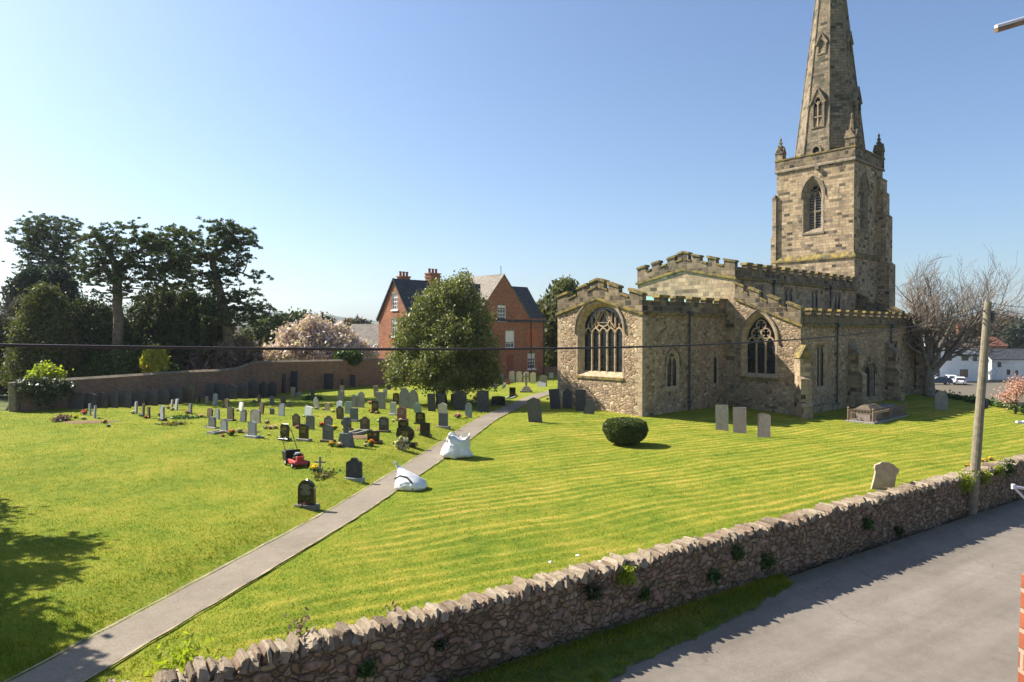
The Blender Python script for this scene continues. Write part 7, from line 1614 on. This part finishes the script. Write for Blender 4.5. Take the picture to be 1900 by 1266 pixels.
# ------------------------------------------------------------------ white bulk bags on the path
def bag_mat():
    m, nt, b = new_mat('woven white bag', .55, .35); v = vec(nt)
    nt.links.new(ramp(nt, nz(nt, v, 3, 4), [(.3, (.60, .60, .58)), (.7, (.80, .80, .79))]), b.inputs['Base Color']); bump(nt, b, nz(nt, v, 9, 5, .7), .6, .05); return m
M['bag'] = bag_mat()
def crumple(mb_v, amp, f, seed):
    out = []
    for v in mb_v:
        q = Vector(v); n = Vector((noise.noise(q * f + Vector((seed, 0, 0))), noise.noise(q * f + Vector((0, seed, 3))), noise.noise(q * f + Vector((5, 0, seed))))); n2 = Vector((noise.noise(q * f * 3), noise.noise(q * f * 3 + Vector((4, 4, 0))), 0)) * .4; out.append(tuple(q + (n + n2) * amp))
    return out
def bag_solid(prof, sides, sx, sy, sq, seed, amp=.07):
    """rounded-square lathe; prof = (radius, z, shift x)"""
    mb = MB(); vs = []
    for (r, z, dx) in prof:
        for i in range(sides):
            a = 2 * math.pi * i / sides; c, s = math.cos(a), math.sin(a); e = sq; k = (abs(c) ** e + abs(s) ** e) ** (-1 / e); vs.append((r * sx * c * k + dx, r * sy * s * k, z))
    vs = crumple(vs, amp, 2.6, seed); vs = [(x, y, max(z, .0)) for x, y, z in vs]; n = len(prof)
    mb.add(vs, [(j * sides + i, j * sides + (i + 1) % sides, (j + 1) * sides + (i + 1) % sides, (j + 1) * sides + i) for j in range(n - 1) for i in range(sides)] + [tuple(range(sides - 1, -1, -1))]); return mb
p = gp(847, 847); k = p.y / F; o = empty('bulk_bag', p, R(20), 'open topped white bulk bag standing on the path', 'bag')
w = 25 * k; h = 38 * k; mb = bag_solid([(1.08, 0, -.04), (1.12, h * .12, -.03), (1.0, h * .35, 0), (.88, h * .6, .02), (.80, h * .8, .04), (.84, h * .98, .05), (.76, h * .9, .05), (.62, h * .6, .03), (.5, h * .42, 0), (.02, h * .4, 0)], 44, w, w * .85, 3.2, 2.0, .13)
n_ = 44; mb.v = [(x, y, z + (h * .22 * (.5 + .5 * math.cos(3 * math.atan2(y, x) + .9)) - h * .12 if 5 * n_ <= i < 7 * n_ else 0)) for i, (x, y, z) in enumerate(mb.v)]
mb.build('bag_body', M['bag'], o, recalc=False, smooth_=True)
for q in (-1, 1):
    mb = MB(); mb.strip([(q * w * .85, h * .7), (q * w * .7, h * 1.12), (q * w * .35, h * 1.16), (q * w * .25, h * .75)], .05, -.01, .01, lambda a, z, d: (a, d - w * .45, z)); mb.build('lifting_loop', M['bag'], o)
p = gp(763, 907); k = p.y / F; o = empty('bulk_bag', p, R(-14), 'slumped white bulk bag with tied top and grey strap beside the path', 'bag')
w = 29 * k; h = 34 * k; mb = bag_solid([(.9, 0, 0), (1.03, h * .18, .02), (1.0, h * .4, -.02), (.82, h * .6, -.10), (.52, h * .8, -.24), (.26, h * .97, -.36), (.10, h * 1.1, -.44), (.03, h * 1.2, -.48)], 40, w, w * .8, 2.6, 7.0, .08)
mb.build('bag_body', M['bag'], o, recalc=False, smooth_=True)
mb = MB(); mb.tube([(-.47, 0, h * 1.1), (-.52, 0, h * 1.3), (-.60, .02, h * 1.42), (-.56, .02, h * 1.46)], [.045, .03, .04, .02], 7); mb.build('tied_neck', M['bag'], o)
mb = MB(); mb.strip([(-.42, h * .62), (-.25, h * .80), (.0, h * .74), (.18, h * .5), (.22, h * .12)], .05, -.012, .012, lambda a, z, d: (a, d - w * .80 * (1.02 - .25 * (z / h) ** 2), z)); mb.build('strap', M['pipe'], o)

# ------------------------------------------------------------------ lawn mower and wooden cross
M['mred'] = simple('red mower paint', (.42, .03, .02), .35, .15, 8, .5); M['mblk'] = simple('black plastic', (.012, .012, .013), .5, .3, 8)
p = gp(566, 872); pb_ = gp(534, 856); ang = math.atan2(p.y - pb_.y, p.x - pb_.x); L = (p - pb_).length
o = empty('lawn_mower', (p + pb_) / 2, ang, 'red and black petrol lawn mower with its handle raised', 'mower')      # local +x = front
mb = MB(); mb.box(-.30, .52, -.26, .26, .10, .24, top=(.05, .04)); mb.build('deck', M['mred'], o, bevel=.02)
mb = MB(); mb.lathe([(.17, .24), (.18, .30), (.15, .38), (.15, .44), (.09, .47)], 14, (.16, 0, 0)); E_ = mb.build('engine', M['mblk'], o); mb = MB(); mb.box(.28, .44, -.13, .13, .24, .38); mb.box(.02, .12, .14, .24, .26, .42); mb.build('engine_cover', M['mred'], E_, bevel=.015)
mb = MB(); mb.lathe([(.10, .475), (.10, .49), (.03, .5)], 12, (.16, 0, 0)); mb.build('starter_cap', M['metal'], E_)
mb = MB(); mb.add([(-.30, -.24, .18), (-.30, .24, .18), (-.30, .24, .50), (-.30, -.24, .50), (-.78, -.22, .10), (-.78, .22, .10), (-.88, .22, .46), (-.88, -.22, .46)], [(0, 1, 2, 3), (4, 5, 6, 7), (0, 1, 5, 4), (1, 2, 6, 5), (2, 3, 7, 6), (3, 0, 4, 7)]); mb.build('grass_box', M['mblk'], o, bevel=.03)
for x, r in ((.42, .10), (-.26, .12)):
    for y in (-.29, .29): mb = MB(); mb.tube([(x, y - .025, r), (x, y + .025, r)], r, 14); w_ = mb.build('wheel', M['mblk'], o); mb = MB(); mb.tube([(x, y - .03, r), (x, y + .03, r)], r * .45, 10); mb.build('hub', M['lightmetal'], w_)
mb = MB()
for y in (-.22, .22): mb.tube([(-.25, y, .22), (-.62, y, .66), (-1.05, y, 1.12)], .014, 6)
mb.tube([(-1.05, -.22, 1.12), (-1.07, -.12, 1.14), (-1.07, .12, 1.14), (-1.05, .22, 1.12)], .016, 6); mb.tube([(-.72, -.22, .77), (-.72, .22, .77)], .01, 6); mb.build('handle', M['mblk'], o)
p = gp(594, 878); o = empty('wooden_cross', p, R(-14), 'small weathered wooden cross marking a grave behind the mower', 'cross'); k = p.y / F
mb = MB(); mb.box(-.03, .03, -.02, .02, -.1, 31 * k); mb.box(-.21, -.031, -.018, .018, 19 * k, 21.8 * k); mb.box(.031, .21, -.018, .018, 19 * k, 21.8 * k); mb.build('timber', ST['mid'], o)
posy(583.5, 876, .42, ['yellow'], 'bright yellow flowers in a black pot beside the wooden cross'); posy(591, 876, .3, ['whitef', 'palef'], 'white and green bunch at the foot of the wooden cross')
low_plants(600, 884, 30, 8, 'scrub', 'rough grass on the mound before the wooden cross', 200)
# litter-like daisies on the lawn by the wall
for i, (px, py, lab) in enumerate(((1072, 1032, 'white scrap on the grass behind the wall, larger one'), (1021, 1044, 'white scrap on the grass left of the larger one'), (1113, 1043, 'white scrap on the grass right of the larger one'))):
    p = gp(px, py); mb = MB(); mb.box(-.05, .05, -.035, .035, .0, .03, top=(.015, .01)); o = mb.build('litter', M['white'], bevel=.006); o.location = p; o.rotation_euler = (0.2, .1, i); tag(o, lab, 'litter')
# daffodils near the pole on the lawn side
for px, py, lab in ((1797, 868, 'yellow flowers on the lawn behind the wall, left of the pole'), (1826, 859, 'yellow flowers on the lawn behind the wall, right of the pole'), (1838, 855, 'yellow flowers on the lawn farthest right of the pole')): posy(px, py, .26, ['yellow', 'orange'], lab)
for px, py, an in ((18, 762, .5),):
    p = gp(px, py); mb = MB()
    for q in (0, .35, .7): mb.tube([(q - .2, 0, 0), (q + .35, .1, 1.0)], .07, 6)
    o = mb.build('leaning_timbers', M['bark_grey']); o.location = p; tag(o, 'old stakes leaning against the end pier of the garden wall', 'stakes')

# ------------------------------------------------------------------ haze
mb = MB(); mb.box(-3200, 3600, -1600, 3300, -60, 170); hz = mb.build('haze', None, uv=False); hz['kind'] = 'stuff'
m = bpy.data.materials.new('haze'); m.use_nodes = True; nt = m.node_tree; nt.nodes.clear(); out = nt.nodes.new('ShaderNodeOutputMaterial'); pv = nt.nodes.new('ShaderNodeVolumePrincipled')
pv.inputs['Color'].default_value = (.80, .88, 1, 1); pv.inputs['Density'].default_value = .00014; pv.inputs['Anisotropy'].default_value = .35; nt.links.new(pv.outputs[0], out.inputs['Volume']); hz.data.materials.append(m)
